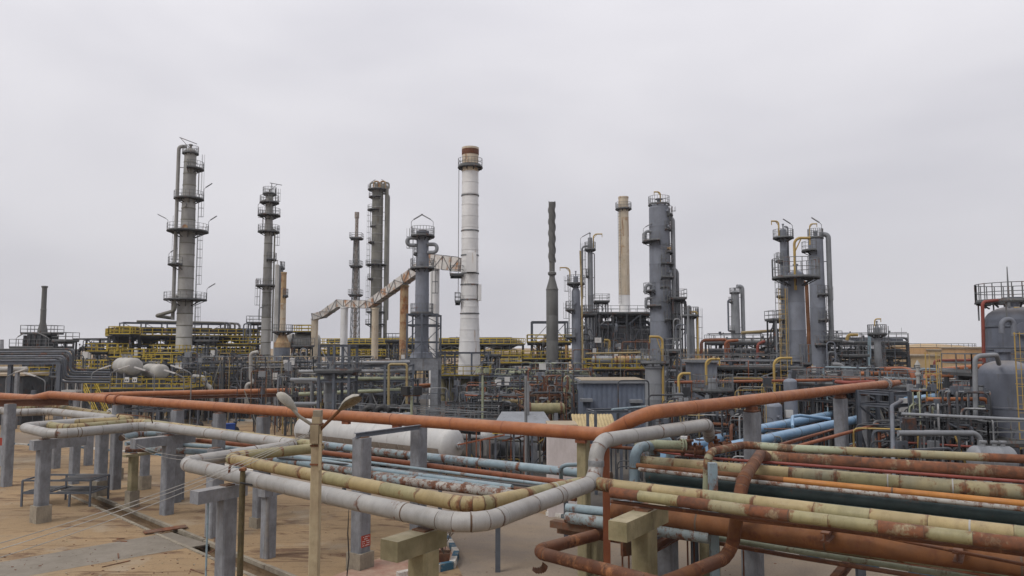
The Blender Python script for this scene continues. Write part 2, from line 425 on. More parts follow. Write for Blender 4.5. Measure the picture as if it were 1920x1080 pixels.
def structure(o):
    o['kind'] = 'structure'
    return o

# ------------------------------------------------------------------ shared builders
def plain_pipe(name, label, pts, r, mat, group=None, n=12, bend=None, cat='pipe', flanges=(), joints=0.0, jmat='seam_dark'):
    """A painted steel pipe: body, weld beads every few metres, flange pairs."""
    path = fillet(pts, bend if bend is not None else r * 2.8, 8)
    if not flanges and not joints:
        o = MB().sweep(path, r, n).build(name, mat)
        return tag(o, label, cat, group)
    t = thing(name, label, cat, (path[0].x, path[0].y, min(p.z for p in path) - r), group)
    MB().sweep(path, r, n).build('pipe_body', mat, t)
    cum = [0.0]
    for i in range(1, len(path)): cum.append(cum[-1] + (path[i] - path[i - 1]).length)
    def at(d):
        for i in range(1, len(path)):
            if cum[i] >= d:
                u = (d - cum[i - 1]) / max(cum[i] - cum[i - 1], 1e-6)
                return path[i - 1].lerp(path[i], u), (path[i] - path[i - 1]).normalized()
        return path[-1], (path[-1] - path[-2]).normalized()
    if joints:
        d = joints * random.uniform(0.5, 1)
        while d < cum[-1] - 0.3:
            p, dr = at(d)
            MB().sweep([p - dr * 0.03, p - dr * 0.02, p + dr * 0.02, p + dr * 0.03], [r * 1.003, r * 1.025, r * 1.025, r * 1.003], n, False).build('weld_bead', jmat, t)
            d += joints * random.uniform(0.8, 1.2)
    for fr in flanges:
        p, dr = at(fr * cum[-1])
        for k in (-1, 1):
            f = MB().sweep([p + dr * k * 0.02, p + dr * k * 0.09], r * 1.42, n + 4).build('flange', mat, t)
            bo = MB()
            a = dr.orthogonal().normalized(); b = dr.cross(a)
            for q in range(10):
                ang = q * math.pi / 5
                c = p + (a * math.cos(ang) + b * math.sin(ang)) * r * 1.24 + dr * k * 0.09
                bo.bar(c, c + dr * k * 0.05, r * 0.16)
            bo.build('bolt_ring', 'steel_rusty', f, smooth=False)
    return t

def clad_pipe(name, label, pts, r, mats, seg=1.6, group=None, n=18, bend=None, gap=0.011, cat='pipe'):
    """An insulated pipe: a core and separate sheet-metal jacket sections with open seams; elbows in mitred gores."""
    R = bend if bend is not None else r * 3.0
    pts = [Vector(p) for p in pts]
    path = fillet(pts, R, 8)
    cum = [0.0]
    for i in range(1, len(path)): cum.append(cum[-1] + (path[i] - path[i - 1]).length)
    total = cum[-1]
    # straight stretches are the long steps of the filleted path; arcs the short ones
    cuts = [0.0]
    i = 1
    while i < len(path):
        if cum[i] - cum[i - 1] > R * 0.45:
            a, b = cum[i - 1], cum[i]
            k = max(1, round((b - a) / seg))
            for j in range(1, k + 1):
                jit = 0 if j == k else random.uniform(-0.12, 0.12) * seg
                cuts.append(a + (b - a) * j / k + jit)
            i += 1
        else:
            a = cum[i - 1]
            while i < len(path) and cum[i] - cum[i - 1] <= R * 0.45: i += 1
            b = cum[i - 1]
            k = 4 if b - a > R * 0.9 else 2
            for j in range(1, k + 1): cuts.append(a + (b - a) * j / k)
    def at(d):
        for i in range(1, len(path)):
            if cum[i] >= d - 1e-9:
                return path[i - 1].lerp(path[i], (d - cum[i - 1]) / max(cum[i] - cum[i - 1], 1e-6))
        return path[-1].copy()
    t = thing(name, label, cat, (path[0].x, path[0].y, min(p.z for p in path) - r), group)
    MB().sweep(path, r * 0.965, n).build('pipe_core', 'seam_dark', t)
    for a, b in zip(cuts, cuts[1:]):
        if b - a < 0.05: continue
        a2, b2 = a + gap * 0.5, b - gap * 0.5
        ex = [a2 + .18, a2 + .42, b2 - .42, b2 - .18] if b2 - a2 > .95 else []
        mids = sorted([c for c in cum if a2 + 0.08 < c < b2 - 0.03] + ex)
        ds = [a2, a2 + 0.05, a2 + 0.055] + mids + [b2]
        k = random.uniform(0.99, 1.012)
        rs = [r * k * 1.02, r * k * 1.02, r * k] + [r * k * random.uniform(.992, 1.004) for _ in mids] + [r * k]
        o = MB().sweep([at(d) for d in ds], rs, n, False).build('jacket_section', mats() if callable(mats) else mats, t)
        if r > .2 and b2 - a2 > .9 and random.random() < .25:               # steel strap round the jacket
            ds_ = a2 + (b2 - a2) * random.choice((.14, .5, .82))
            MB().sweep([at(ds_ - .022), at(ds_ - .02), at(ds_ + .02), at(ds_ + .022)], [r * k * .99, r * k * 1.018, r * k * 1.018, r * k * .99], n, False).build('strap', random.choice(('grey_cladding', 'seam_dark', 'seam_dark')), t)
        ev = []
        for d in ds: ev += [math.exp(-min(d - a2, b2 - d) / 0.13)] * n
        o.data.attributes.new('edge', 'FLOAT', 'POINT').data.foreach_set('value', ev)
    return t

def pick(*pairs):
    names = [p[0] for p in pairs]; wts = [p[1] for p in pairs]
    return lambda: random.choices(names, wts)[0]

def post(name, label, base, top_z, w, mat, ang, plinth=None, cap=None, group=None, depth=None, cat='post', plate=True):
    """Concrete pipe support: chamfered shaft, optional plinth and cantilever cap beam."""
    t = thing(name, label, cat, (base.x, base.y, 0), group)
    dp = depth or w
    ch = w * 0.09
    hw, hd = w / 2, dp / 2
    pol = [(-hw + ch, -hd), (hw - ch, -hd), (hw, -hd + ch), (hw, hd - ch), (hw - ch, hd), (-hw + ch, hd), (-hw, hd - ch), (-hw, -hd + ch)]
    ca, sa = math.cos(ang), math.sin(ang)
    P = [(base.x + x * ca - y * sa, base.y + x * sa + y * ca) for x, y in pol]
    z0 = plinth or 0.0
    zc = top_z - (cap[2] if cap else 0)
    MB().prism(P, z0, zc).build('shaft', mat, t, smooth=False)
    if plinth:
        MB().box((base.x, base.y, plinth / 2), (w * 1.32, dp * 1.32, plinth), ang).build('plinth', 'plinth_concrete', t, smooth=False)
    if cap:                                                     # (length, offset along the beam, height)
        L, off, h = cap
        c = Vector((base.x + off * -sa, base.y + off * ca, top_z - h / 2))
        MB().box(c, (w * 0.94, L, h), ang).build('cap_beam', mat, t, smooth=False)
    if plate:
        MB().box((base.x, base.y, top_z + 0.02), (w * 0.7, dp * 0.7, 0.04), ang).build('bearing_plate', 'steel_rusty', t, smooth=False)
    return t

def rail_path(mb, pts, h=1.05, step=1.3, w=0.05, closed=False):
    pts = [Vector(p) for p in pts]
    if closed: pts = pts + [pts[0]]
    for a, b in zip(pts, pts[1:]):
        L = (b - a).length
        k = max(1, int(round(L / step)))
        for j in range(k + 1):
            if j == k and b is not pts[-1]: continue
            p = a.lerp(b, j / k)
            mb.bar(p, p + UP * h, w)
        for hh in (h, h * 0.52): mb.bar(a + UP * hh, b + UP * hh, w)
        mb.bar(a + UP * 0.07, b + UP * 0.07, w * 0.4, 0.14)

def ladder(mb, p, z0, z1, out, w=0.45, cage=True, bar=0.05):
    out = Vector(out).normalized()
    sd = out.cross(UP)
    p = Vector((p[0], p[1], 0)) + out * 0.2
    for k in (-1, 1):
        mb.bar(p + sd * k * w / 2 + UP * z0, p + sd * k * w / 2 + UP * (z1 + 0.9), bar)
    z = z0 + 0.3
    while z < z1:
        mb.bar(p - sd * w / 2 + UP * z, p + sd * w / 2 + UP * z, bar * 0.6)
        z += 0.45
    if cage:
        z = z0 + 2.3
        while z < z1 + 0.9:
            arc = [p + UP * z + sd * (math.cos(t) * 0.38) + out * (math.sin(t) * 0.72) for t in [math.pi * j / 6 for j in range(7)]]
            for a, b in zip(arc, arc[1:]): mb.bar(a, b, bar * 0.7)
            z += 1.3
        for t in (0.6, math.pi / 2, math.pi - 0.6):
            q = p + sd * (math.cos(t) * 0.38) + out * (math.sin(t) * 0.72)
            mb.bar(q + UP * (z0 + 2.3), q + UP * (z1 + 0.9), bar * 0.55)

def ring_platform(t, c, z, ri, ro, a0, a1, rmat, h=1.05, deck='deck_grate', brackets=True, th=0.10, w=0.05):
    """Round access platform on a column between two bearings (degrees, 0 = to the right, -90 = toward the camera)."""
    full = abs(a1 - a0) >= 359
    k = max(4, int(abs(a1 - a0) / 15))
    an = [math.radians(a0 + (a1 - a0) * i / k) for i in range(k + 1)]
    mb = MB()
    vs = []
    for a in an:
        ca, sa = math.cos(a), math.sin(a)
        for r in (ri, ro):
            for zz in (z - th, z): vs.append(Vector((c[0] + ca * r, c[1] + sa * r, zz)))
    fs = []
    for i in range(k):
        o, p = i * 4, i * 4 + 4
        fs += [(o + 1, o + 3, p + 3, p + 1), (o, p, p + 2, o + 2), (o + 2, p + 2, p + 3, o + 3), (o, o + 1, p + 1, p)]
    if not full: fs += [(0, 2, 3, 1), (k * 4, k * 4 + 1, k * 4 + 3, k * 4 + 2)]
    mb._add(vs, fs)
    plat = mb.build('platform', deck, t, smooth=False)
    rl = MB()
    pts = [Vector((c[0] + math.cos(a) * (ro - 0.06), c[1] + math.sin(a) * (ro - 0.06), z)) for a in an]
    if not full:
        pts = [Vector((c[0] + math.cos(an[0]) * ri, c[1] + math.sin(an[0]) * ri, z))] + pts + [Vector((c[0] + math.cos(an[-1]) * ri, c[1] + math.sin(an[-1]) * ri, z))]
    rail_path(rl, pts, h, 1.2, w)
    rl.build('handrail', rmat, plat, smooth=False)
    if brackets:
        br = MB()
        nb = max(2, int(abs(a1 - a0) / 45))
        for i in range(nb + (0 if full else 1)):
            a = math.radians(a0 + (a1 - a0) * i / nb)
            dv = Vector((math.cos(a), math.sin(a), 0))
            q = Vector((c[0], c[1], z - th - 0.05))
            br.bar(q + dv * ri * 0.9, q + dv * ro * 0.97, 0.09, 0.11)
            br.bar(q + dv * ri * 0.95 - UP * min(.8, (ro - ri) * 0.45), q + dv * ro * 0.9, 0.09)
        br.build('bracket', deck, plat, smooth=False)
    return plat

def tube_lamp(t, p, d, h=1.6, mat='steel_galv'):
    """Strip lamp on a bent arm above a handrail."""
    p = Vector(p); d = Vector(d).normalized()
    mb = MB().sweep([p, p + UP * h, p + UP * (h + 0.25) + d * 0.3], 0.035, 5)
    q = p + UP * (h + 0.25) + d * 0.3
    mb.bar(q, q + d * 1.1 + UP * 0.55, 0.14, 0.10)
    return mb.build('strip_lamp', mat, t, smooth=False)

def gooseneck(t, p, d, h, reach, r, mat='davit_yellow'):
    """Davit crane: post with a bent arm and a gusset."""
    p = Vector(p); d = Vector(d).normalized()
    path = fillet([p, p + UP * h, p + UP * h + d * reach], min(h, reach) * 0.42, 6)
    dv = MB().sweep(path, r, 8).build('davit', mat, t)
    MB().bar(p + UP * (h * 0.72), p + UP * h + d * reach * 0.45, r * 0.7).build('gusset', mat, dv, smooth=False)
    e = p + UP * h + d * reach * 0.97
    MB().bar(e, e - UP * r * 5, r * 0.8).build('hook', mat, dv, smooth=False)
    return dv
# ================================================================== GROUND
UDIR = Vector((0.823, -0.568, 0)).normalized()       # the way the near pipe rack runs
VDIR = Vector((0.568, 0.823, 0)).normalized()
UANG = math.atan2(UDIR.y, UDIR.x)

def ground_material(name, kind):
    m = bpy.data.materials.new(name); m.use_nodes = True
    nt = m.node_tree; N, L = nt.nodes.new, nt.links.new
    b = nt.nodes['Principled BSDF']; b.inputs['Specular IOR Level'].default_value = 0.15
    geo = N('ShaderNodeNewGeometry')
    def noise(s, det=6, ro=0.6, rot=0.0, sc=(1, 1, 1), dist=0.0):
        mp = N('ShaderNodeMapping'); mp.inputs['Scale'].default_value = sc; mp.inputs['Rotation'].default_value = (0, 0, rot)
        L(geo.outputs['Position'], mp.inputs[0])
        n = N('ShaderNodeTexNoise'); n.inputs['Scale'].default_value = s; n.inputs['Detail'].default_value = det
        n.inputs['Roughness'].default_value = ro; n.inputs['Distortion'].default_value = dist
        L(mp.outputs[0], n.inputs['Vector']); return n.outputs['Fac']
    def rng(x, a, c, lo=0.0, hi=1.0):
        r = N('ShaderNodeMapRange'); r.inputs['From Min'].default_value = a; r.inputs['From Max'].default_value = c
        r.inputs['To Min'].default_value = lo; r.inputs['To Max'].default_value = hi; L(x, r.inputs['Value']); return r.outputs['Result']
    def mix(f, a, c):
        x = N('ShaderNodeMix'); x.data_type = 'RGBA'
        if isinstance(f, float): x.inputs['Factor'].default_value = f
        else: L(f, x.inputs['Factor'])
        for s, v in (('A', a), ('B', c)):
            if isinstance(v, tuple): x.inputs[s].default_value = (*v, 1)
            else: L(v, x.inputs[s])
        return x.outputs['Result']
    if kind == 'sand':
        c = mix(rng(noise(0.16, 7, 0.6), 0.36, 0.64), (0.315, 0.218, 0.122), (0.252, 0.182, 0.11))
        c = mix(rng(noise(0.09, 6, 0.55, -UANG, (0.35, 1, 1)), 0.54, 0.62, 0, 0.75), c, (0.275, 0.225, 0.16))       # bare concrete bands
        c = mix(rng(noise(0.55, 8, 0.72, -UANG, (0.5, 1.4, 1), 0.6), 0.535, 0.61, 0, 0.9), c, (0.132, 0.079, 0.050))   # oil and rust stains
        c = mix(rng(noise(1.6, 8, 0.75), 0.53, 0.68, 0, 0.6), c, (0.172, 0.122, 0.079))
        c = mix(rng(noise(0.33, 6, 0.6), 0.57, 0.68, 0, 0.6), c, (0.330, 0.277, 0.205))
        c = mix(rng(noise(1.3, 8, 0.7, -UANG - 0.5, (0.12, 2.2, 1), 0.4), 0.585, 0.65, 0, 0.8), c, (0.109, 0.059, 0.038))   # scrape marks
    elif kind == 'road':
        c = mix(rng(noise(0.25, 7, 0.6), 0.38, 0.62), (0.225, 0.185, 0.148), (0.26, 0.208, 0.155))
        c = mix(rng(noise(0.5, 7, 0.65, -UANG, (0.3, 1, 1)), 0.5, 0.68, 0, 0.8), c, (0.277, 0.215, 0.149))
        c = mix(rng(noise(1.7, 8, 0.7), 0.58, 0.72, 0, 0.5), c, (0.112, 0.092, 0.079))
    else:
        c = mix(rng(noise(0.7, 7, 0.65), 0.38, 0.62), (0.14, 0.095, 0.055), (0.198, 0.139, 0.086))
        c = mix(rng(noise(3.0, 7, 0.65), 0.5, 0.7, 0, 0.6), c, (0.079, 0.053, 0.033))
    g = mix(rng(noise(14.0, 5, 0.7), 0.35, 0.7), (0.86, 0.86, 0.86), (1.08, 1.08, 1.08))
    mm = N('ShaderNodeMix'); mm.data_type = 'RGBA'; mm.blend_type = 'MULTIPLY'; mm.inputs['Factor'].default_value = 1.0
    L(c, mm.inputs['A']); L(g, mm.inputs['B'])
    L(mm.outputs['Result'], b.inputs['Base Color'])
    b.inputs['Roughness'].default_value = 0.93
    bp = N('ShaderNodeBump'); bp.inputs['Strength'].default_value = 0.5; bp.inputs['Distance'].default_value = 0.05
    L(noise(5.0, 7, 0.7), bp.inputs['Height']); L(bp.outputs[0], b.inputs['Normal'])
    MATS[name] = m
ground_material('sand', 'sand'); ground_material('road_dust', 'road'); ground_material('ditch_soil', 'ditch')

# ground sheet with the sunk drain channel cut into it
tr0, tr1 = Z(112, 911, 0), Z(625, 1130, 0)
td = (tr1 - tr0).normalized(); tn = Vector((-td.y, td.x, 0))
TW = 0.48
h4 = [tr0 - tn * TW, tr1 - tn * TW, tr1 + tn * TW, tr0 + tn * TW]
B = 3000.0
mid = (tr0 + tr1) / 2
o4 = [mid - td * B - tn * B, mid + td * B - tn * B, mid + td * B + tn * B, mid - td * B + tn * B]
gm = MB()
gm._add([Vector((p.x, p.y, 0)) for p in o4 + h4], [(0, 1, 5, 4), (1, 2, 6, 5), (2, 3, 7, 6), (3, 0, 4, 7)])
g = structure(gm.build('ground', 'sand', loc=(0, 0, 0), smooth=False))
g['label'] = 'dusty sand coloured concrete yard and open ground'
dm = MB()
dd = -0.34
dm._add(h4 + [Vector((p.x, p.y, dd)) + (mid - p).normalized() * 0.0 for p in h4], [(0, 1, 5, 4), (1, 2, 6, 5), (2, 3, 7, 6), (3, 0, 4, 7), (4, 5, 6, 7)])
d = structure(dm.build('drain_channel', 'ditch_soil', loc=(0, 0, 0), smooth=False))
d['label'] = 'sunken earth drain channel crossing the yard'
for sgn in (-1, 1):                                              # worn concrete lips of the channel, in cast lengths
    lip = thing('channel_lip', 'worn concrete edging along the %s side of the drain channel' % ('camera' if sgn < 0 else 'far'), 'edging', tr0 + tn * sgn * TW)
    lip['group'] = 'edgings of the drain channel'
    L = (tr1 - tr0).length; k = 11
    for i in range(k):
        a = tr0 + td * (L * i / k + 0.03) + tn * sgn * (TW + 0.05); b_ = tr0 + td * (L * (i + 1) / k - 0.03) + tn * sgn * (TW + 0.05)
        hz = random.uniform(0.03, 0.07)
        MB().bar(a + UP * (hz / 2 - 0.06), b_ + UP * (hz / 2 - 0.06), 0.17, hz + 0.12).build('edging_length', 'plinth_concrete', lip, smooth=False)
# old steel plate bridging the channel
pc = Z(309, 995, 0)
cv = MB().bar(pc - tn * 0.95 + UP * 0.06 - td * 0.1, pc + tn * 0.95 + UP * 0.09 + td * 0.25, 0.6, 0.05)
tag(cv.build('cover_plate', 'steel_rusty', smooth=False), 'rusty steel plate laid across the drain channel', 'plate')

# stained paving of the process area, shade painted into its dark colour, and a pale concrete strip across the yard
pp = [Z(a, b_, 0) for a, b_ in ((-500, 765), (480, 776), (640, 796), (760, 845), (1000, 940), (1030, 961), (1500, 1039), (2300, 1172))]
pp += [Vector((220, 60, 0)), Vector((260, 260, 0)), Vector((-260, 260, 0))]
o = structure(MB().prism([(q.x, q.y) for q in pp], -0.05, 0.003).build('paving', 'paving_shaded', loc=(0, 0, 0), smooth=False)); o['label'] = 'stained paving under the process units, darkened to paint in their shade'
ps = [Z(a, b_, 0) for a, b_ in ((-260, 1100), (322, 998), (392, 1020), (-260, 1135))]
o = structure(MB().prism([(q.x, q.y) for q in ps], -0.05, 0.005).build('concrete_strip', 'pale_concrete', loc=(0, 0, 0), smooth=False)); o['label'] = 'pale concrete strip across the yard'
# road sheet, kerbs, red paved corner
def G(px, py): return Z(px, py, 0)
rd = [G(1010, 1190), G(870, 1085), G(852, 1050), G(822, 1000), G(560, 905), G(330, 853), G(150, 836), G(-120, 826), G(-120, 808), G(150, 812), G(480, 834), G(760, 880), G(1030, 968), G(1500, 1045), G(1990, 1125), G(1990, 1250)]
r_ = MB().prism([(p.x, p.y) for p in rd], -0.05, 0.006)
o = structure(r_.build('road', 'road_dust', loc=(0, 0, 0), smooth=False)); o['label'] = 'dusty asphalt road passing under the pipes'
pv = [G(855, 1052), G(822, 1003), G(770, 1028), G(560, 1110), G(640, 1190)]
o = structure(MB().prism([(p.x, p.y) for p in pv], -0.05, 0.10).build('pavement', 'tile_red', loc=(0, 0, 0), smooth=False)); o['label'] = 'worn red tiled pavement corner'
def kerb(label, pts, h=0.2, w=0.24, L=0.95, start=0):
    t = thing('kerb', label, 'kerb', pts[0])
    i = start
    for a, b_ in zip(pts, pts[1:]):
        n = max(1, int((b_ - a).length / L))
        for k in range(n):
            p, q = a.lerp(b_, k / n), a.lerp(b_, (k + 1) / n)
            dr = (q - p).normalized()
            MB().bar(p + dr * 0.012 + UP * (h / 2 - 0.03), q - dr * 0.012 + UP * (h / 2 - 0.03 + random.uniform(-.01, .01)), w, h + 0.06).build(
                'kerb_stone', 'kerb_blue' if i % 2 else 'kerb_white', t, smooth=False)
            i += 1
    return t
kerb('blue and white kerb round the red paved corner by the potted shrub', [G(745, 1088), G(848, 1066), G(856, 1046), G(838, 1016), G(815, 994)], h=0.3, L=0.62)
kerb('blue and white kerb of the road beyond the orange steel column', [G(1025, 966), G(1250, 1003), G(1500, 1046), G(1760, 1088)])
kerb('faded blue and white kerb along the back road past the blue bin', [G(300, 783), G(390, 787), G(490, 791), G(600, 797)], L=1.1)
kerb('low kerb along the camera side of the back road', [G(-60, 829), G(150, 840), G(330, 857), G(480, 886)], L=1.4, h=0.14)

# ================================================================== NEAR CONCRETE SUPPORTS
PZ = 4.55
def under(px, py, z): 
    p = Z(px, py, z); return Vector((p.x, p.y, 0))
GP = 'grey concrete pipe supports in the yard'
post('concrete_support', 'tan topped grey concrete support at the far left edge of the yard', G(10, 873), 4.0, 0.66, 'post_concrete', UANG, group=GP)
post('concrete_support', 'grey concrete support on a stained plinth behind the low steel walkway frame', under(84, 811, PZ), 4.2, 0.56, 'post_concrete', UANG, plinth=0.85, cap=(2.6, 0.7, 0.5), group=GP)
post('concrete_support', 'short grey concrete support in the back row behind the first loop', G(104, 878), 4.0, 0.5, 'post_concrete', UANG, group=GP)
post('concrete_support', 'grey concrete support rising behind the low steel walkway frame', G(138, 907), 4.1, 0.52, 'post_concrete', UANG, group=GP)
post('concrete_support', 'grey concrete support on a tan plinth right of the walkway frame', G(187, 929), 4.15, 0.58, 'post_concrete', UANG, plinth=0.9, group=GP)
post('concrete_support', 'pale grey support in the back row, half hidden by its neighbours', G(165, 872), 4.0, 0.5, 'post_concrete', UANG, group=GP)
post('concrete_support', 'weathered concrete support on plinth under the left end of the blue pipes', G(217, 899), 2.9, 0.52, 'post_concrete', UANG, plinth=0.75, group=GP)
post('concrete_support', 'brown stained concrete support with grey plinth carrying blue pipe elbows', G(247, 950), 2.95, 0.42, 'tan_concrete', UANG, plinth=0.9, cap=(1.7, 0.3, 0.14), group=GP)
post('concrete_support', 'grey support with wide plinth behind the brown stained one', G(270, 917), 2.9, 0.46, 'post_concrete', UANG, plinth=0.85, group=GP)
post('concrete_support', 'tall grey T-headed concrete support between the two pipe loops', under(318, 804, PZ), 4.2, 0.56, 'post_concrete', UANG, cap=(3.4, -0.3, 0.5), group=GP)
post('concrete_support', 'grey concrete support just behind the tall T-headed one', G(334, 937), 4.0, 0.5, 'post_concrete', UANG, cap=(2.6, 0, 0.4), group=GP)
post('concrete_support', 'large grey T-headed support under the nearest pipe loop corner', under(427, 891, PZ), 4.2, 0.52, 'post_concrete', UANG, cap=(1.9, -0.3, 0.42), group=GP)
post('concrete_support', 'flat grey concrete support beside the thin blue pole', G(398, 1007), 4.15, 0.54, 'post_concrete', UANG, group=GP)
post('concrete_support', 'slim grey concrete support standing alone in the middle of the yard', G(502, 1045), 2.95, 0.50, 'post_concrete', UANG, cap=(1.8, 0.5, 0.35), group=GP)
post('concrete_support', 'distant narrow grey support just behind the slim one', G(484, 988), 2.95, 0.48, 'post_concrete', UANG, plinth=0.5, group=GP)
P16 = G(675, 1068)
big = post('concrete_support', 'thick grey concrete support with red notice, on a tan plinth', P16, 5.28, 0.60, 'post_concrete', UANG, plinth=0.72, group=GP)
post('concrete_support', 'moss stained tan T-headed support beside the potted shrub', under(795, 968, PZ), 4.2, 0.62, 'tan_concrete', UANG, cap=(1.9, -0.35, 0.5), group=GP)
post('concrete_support', 'grey support in front of the white storage drum', W(785, 850, 36).xy.to_3d(), 5.2, 0.62, 'post_concrete', UANG, group=GP)
post('concrete_support', 'mossy tan T-headed support under the yellow rack pipes', under(1207, 938, 4.3), 4.0, 0.62, 'tan_concrete', UANG, cap=(3.0, -0.3, 0.55), group=GP)
post('concrete_support', 'dark grey support behind the mossy T-headed one', G(1252, 1110), 2.6, 0.66, 'post_concrete', UANG, cap=(5.0, 0.6, 0.35), group=GP)
post('concrete_support', 'grey support standing below the dark teal rack pipe', G(1413, 1118), 2.6, 0.66, 'post_concrete', UANG, cap=(5.0, 0.6, 0.35), group=GP)
post('concrete_support', 'squat tan support in the shadow under the rack pipes', G(1332, 1100), 2.5, 0.62, 'tan_concrete', UANG, group=GP)
post('concrete_support', 'tan concrete support left of the orange steel column', G(1113, 1075), 2.1, 0.62, 'tan_concrete', UANG, cap=(3.2, 0.8, 0.4), group=GP)
post('concrete_support', 'pale concrete support behind the vertical grey pipe', W(1094, 830, 30).xy.to_3d(), 5.4, 0.42, 'tan_concrete', UANG, group=GP)
OG = 'supports below the orange pipeline'
OZ = 5.6
for px, py, lab in ((222, 750, 'grey support below the flanged joint of the orange pipeline'), (334, 759, 'grey support below the orange pipeline near the numbered sign'),
                    (412, 764, 'thin far support below the orange pipeline left of the blue bin'), (494, 770, 'grey support below the orange pipeline right of the blue bin'),
                    (20, 748, 'grey support below the orange pipeline at the photo edge')):
    post('pipeline_support', lab, under(px, py, OZ), OZ - 0.33, 0.55, 'post_concrete', UANG, group=OG)
# raised stretch on the right
RZ = 6.55
WANG = math.atan2(0.73, 0.684)
for px, py, lab in ((1409, 752, 'grey support under the raised orange pipe before the blue pipes'), (1575, 731, 'grey support under the raised orange pipe, second from the bend'),
                    (1617, 726, 'grey support under the raised orange pipe beside its flange')):
    post('pipeline_support', lab, under(px, py, RZ), RZ - 0.5, 0.62, 'post_concrete', WANG, plinth=2.1 if px == 1575 else None, group=OG)
    p = Z(px, py, RZ)
    s = thing('pipe_saddle', 'rusty red saddle holding the orange pipe on %s support' % {1409: 'the first grey', 1575: 'the second grey', 1617: 'the third grey'}[px], 'saddle', (p.x, p.y, RZ - 0.46))
    MB().box((p.x, p.y, RZ - 0.43), (0.6, 0.5, 0.05), WANG).build('base_plate', 'brown_rust', s, smooth=False)
    for k in (-1, 1):
        MB().box((p.x + math.cos(WANG) * k * 0.18, p.y + math.sin(WANG) * k * 0.18, RZ - 0.33), (0.04, 0.42, 0.17), WANG).build('web', 'brown_rust', s, smooth=False)

# steel cross channel on the thick support, carrying the orange pipe
p0 = P16 + UP * 5.40 - VDIR * 0.35
p1 = p0 + VDIR * 3.9
cb = MB().hbeam(p0, p1, 0.16, 0.2)
tag(cb.build('channel_beam', 'steel_blue', smooth=False), 'grey steel beam from the thick support to the orange pipe', 'beam')
# red notice
def text_mesh(name, body, size, mat, parent, origin, xdir, zdir, depth=0.004, align='CENTER'):
    cu = bpy.data.curves.new(name, 'FONT')
    cu.body = body; cu.size = size; cu.extrude = depth; cu.align_x = align; cu.align_y = 'CENTER'
    tmp = bpy.data.objects.new(name, cu)
    col.objects.link(tmp)
    me = bpy.data.meshes.new_from_object(tmp.evaluated_get(bpy.context.evaluated_depsgraph_get()))
    bpy.data.objects.remove(tmp)
    x, z = Vector(xdir).normalized(), Vector(zdir).normalized()
    nrm = x.cross(z)
    M = Matrix((( x.x, z.x, nrm.x, 0), (x.y, z.y, nrm.y, 0), (x.z, z.z, nrm.z, 0), (0, 0, 0, 1)))
    me.transform(Matrix.Translation(Vector(origin) - (ORG[parent.name] if parent else Vector())) @ M)
    me.materials.clear(); me.materials.append(MATS[mat])
    o = bpy.data.objects.new(name, me); col.objects.link(o)
    if parent: o.parent = parent
    ORG[o.name] = ORG[parent.name] if parent else Vector()
    return o
fx, fn = VDIR, UDIR                                   # right hand face of the post looks along +u? pick the face that meets the eye
cand = [(UDIR, VDIR), (-UDIR, -VDIR), (VDIR, -UDIR), (-VDIR, UDIR)]
# visible faces have normals pointing at the camera; the right hand one is the face with the larger x
vis = [(n_, x_) for n_, x_ in cand if n_.dot(Vector((-P16.x, -P16.y, 0))) > 0]
vis.sort(key=lambda q: q[0].x)
nf = vis[-1][0]; xf = UP.cross(nf).normalized()
sc = P16 + nf * 0.305 + UP * zof(1012, P16.y)
sg = thing('notice_plate', 'small red notice with white lettering on the thick grey support', 'sign', sc + nf * 0.01)
MB().bar(sc - xf * 0.25, sc + xf * 0.25, 0.02, 0.46).build('plate', 'sign_red', sg, smooth=False)
for i in range(5):                                    # the painted words are too small to read: broken white strokes
    z = 0.165 - i * 0.083
    segs = [[(-.16, -.11), (-.06, .08), (.13, .18)], [(-.1, .09)], [(-.2, -.05), (0.0, .19)], [(-.2, -.15), (-.11, -.07), (.04, .2)], [(-.2, -.09), (-.04, .2)]][i]
    lm = MB()
    for a, b_ in segs:
        x = a
        while x < b_:
            lm.bar(sc + nf * 0.012 + xf * x + UP * z, sc + nf * 0.012 + xf * min(x + 0.026, b_) + UP * (z + random.uniform(-.004, .004)), 0.006, random.uniform(0.026, 0.04))
            x += 0.038
    lm.build('lettering', 'sign_white', sg, smooth=False)

# ================================================================== NEAR PIPES
GL = lambda *p: [Z(px, py, PZ) for px, py in p]
gp = GL((-140, 742), (26, 774), (91, 771), (222, 786), (40, 801), (100, 815), (278, 798), (560, 834), (338, 869), (886, 988))
bot = Z(1118, 903, PZ)
top = Vector((bot.x, bot.y, zof(828, bot.y)))
end = Z(1326, 796, top.z)
gp += [bot, top, end, end + Vector((0.5, 1.6, -0.7))]
gp[0] = gp[0] + (gp[0] - gp[1]).normalized() * 6
random.seed(11)
clad_pipe('insulated_pipe', 'large pale grey insulated pipe with square loops and a vertical riser', gp, 0.252, 'grey_cladding', seg=1.75, n=24, bend=0.95)
# the stucco faced stretch of the riser
MB().lathe((bot.x, bot.y, 0), [(0.262, bot.z + 0.5), (0.268, bot.z + 0.52), (0.268, top.z - 0.62), (0.262, top.z - 0.6)], 24, cap=False).build('riser_sleeve', 'stucco_cladding', bpy.data.objects['insulated_pipe'])
tp = [Z(px, py, PZ) for px, py in ((-140, 731), (52, 766), (112, 764), (254, 787), (82, 796), (128, 803), (262, 791), (616, 838), (418, 858), (886, 949), (1104, 904), (1146, 911), (1990, 1012))]
tp[-1] = tp[-1] + (tp[-1] - tp[-2]).normalized() * 8; tp[0] = tp[0] + (tp[0] - tp[1]).normalized() * 6
random.seed(12)
clad_pipe('insulated_pipe', 'tan insulated pipe looping inside the pale grey one, then running off right', tp, 0.215, pick(('tan_cladding', 5), ('green_cladding', 3)), seg=1.5, n=22, bend=0.75)
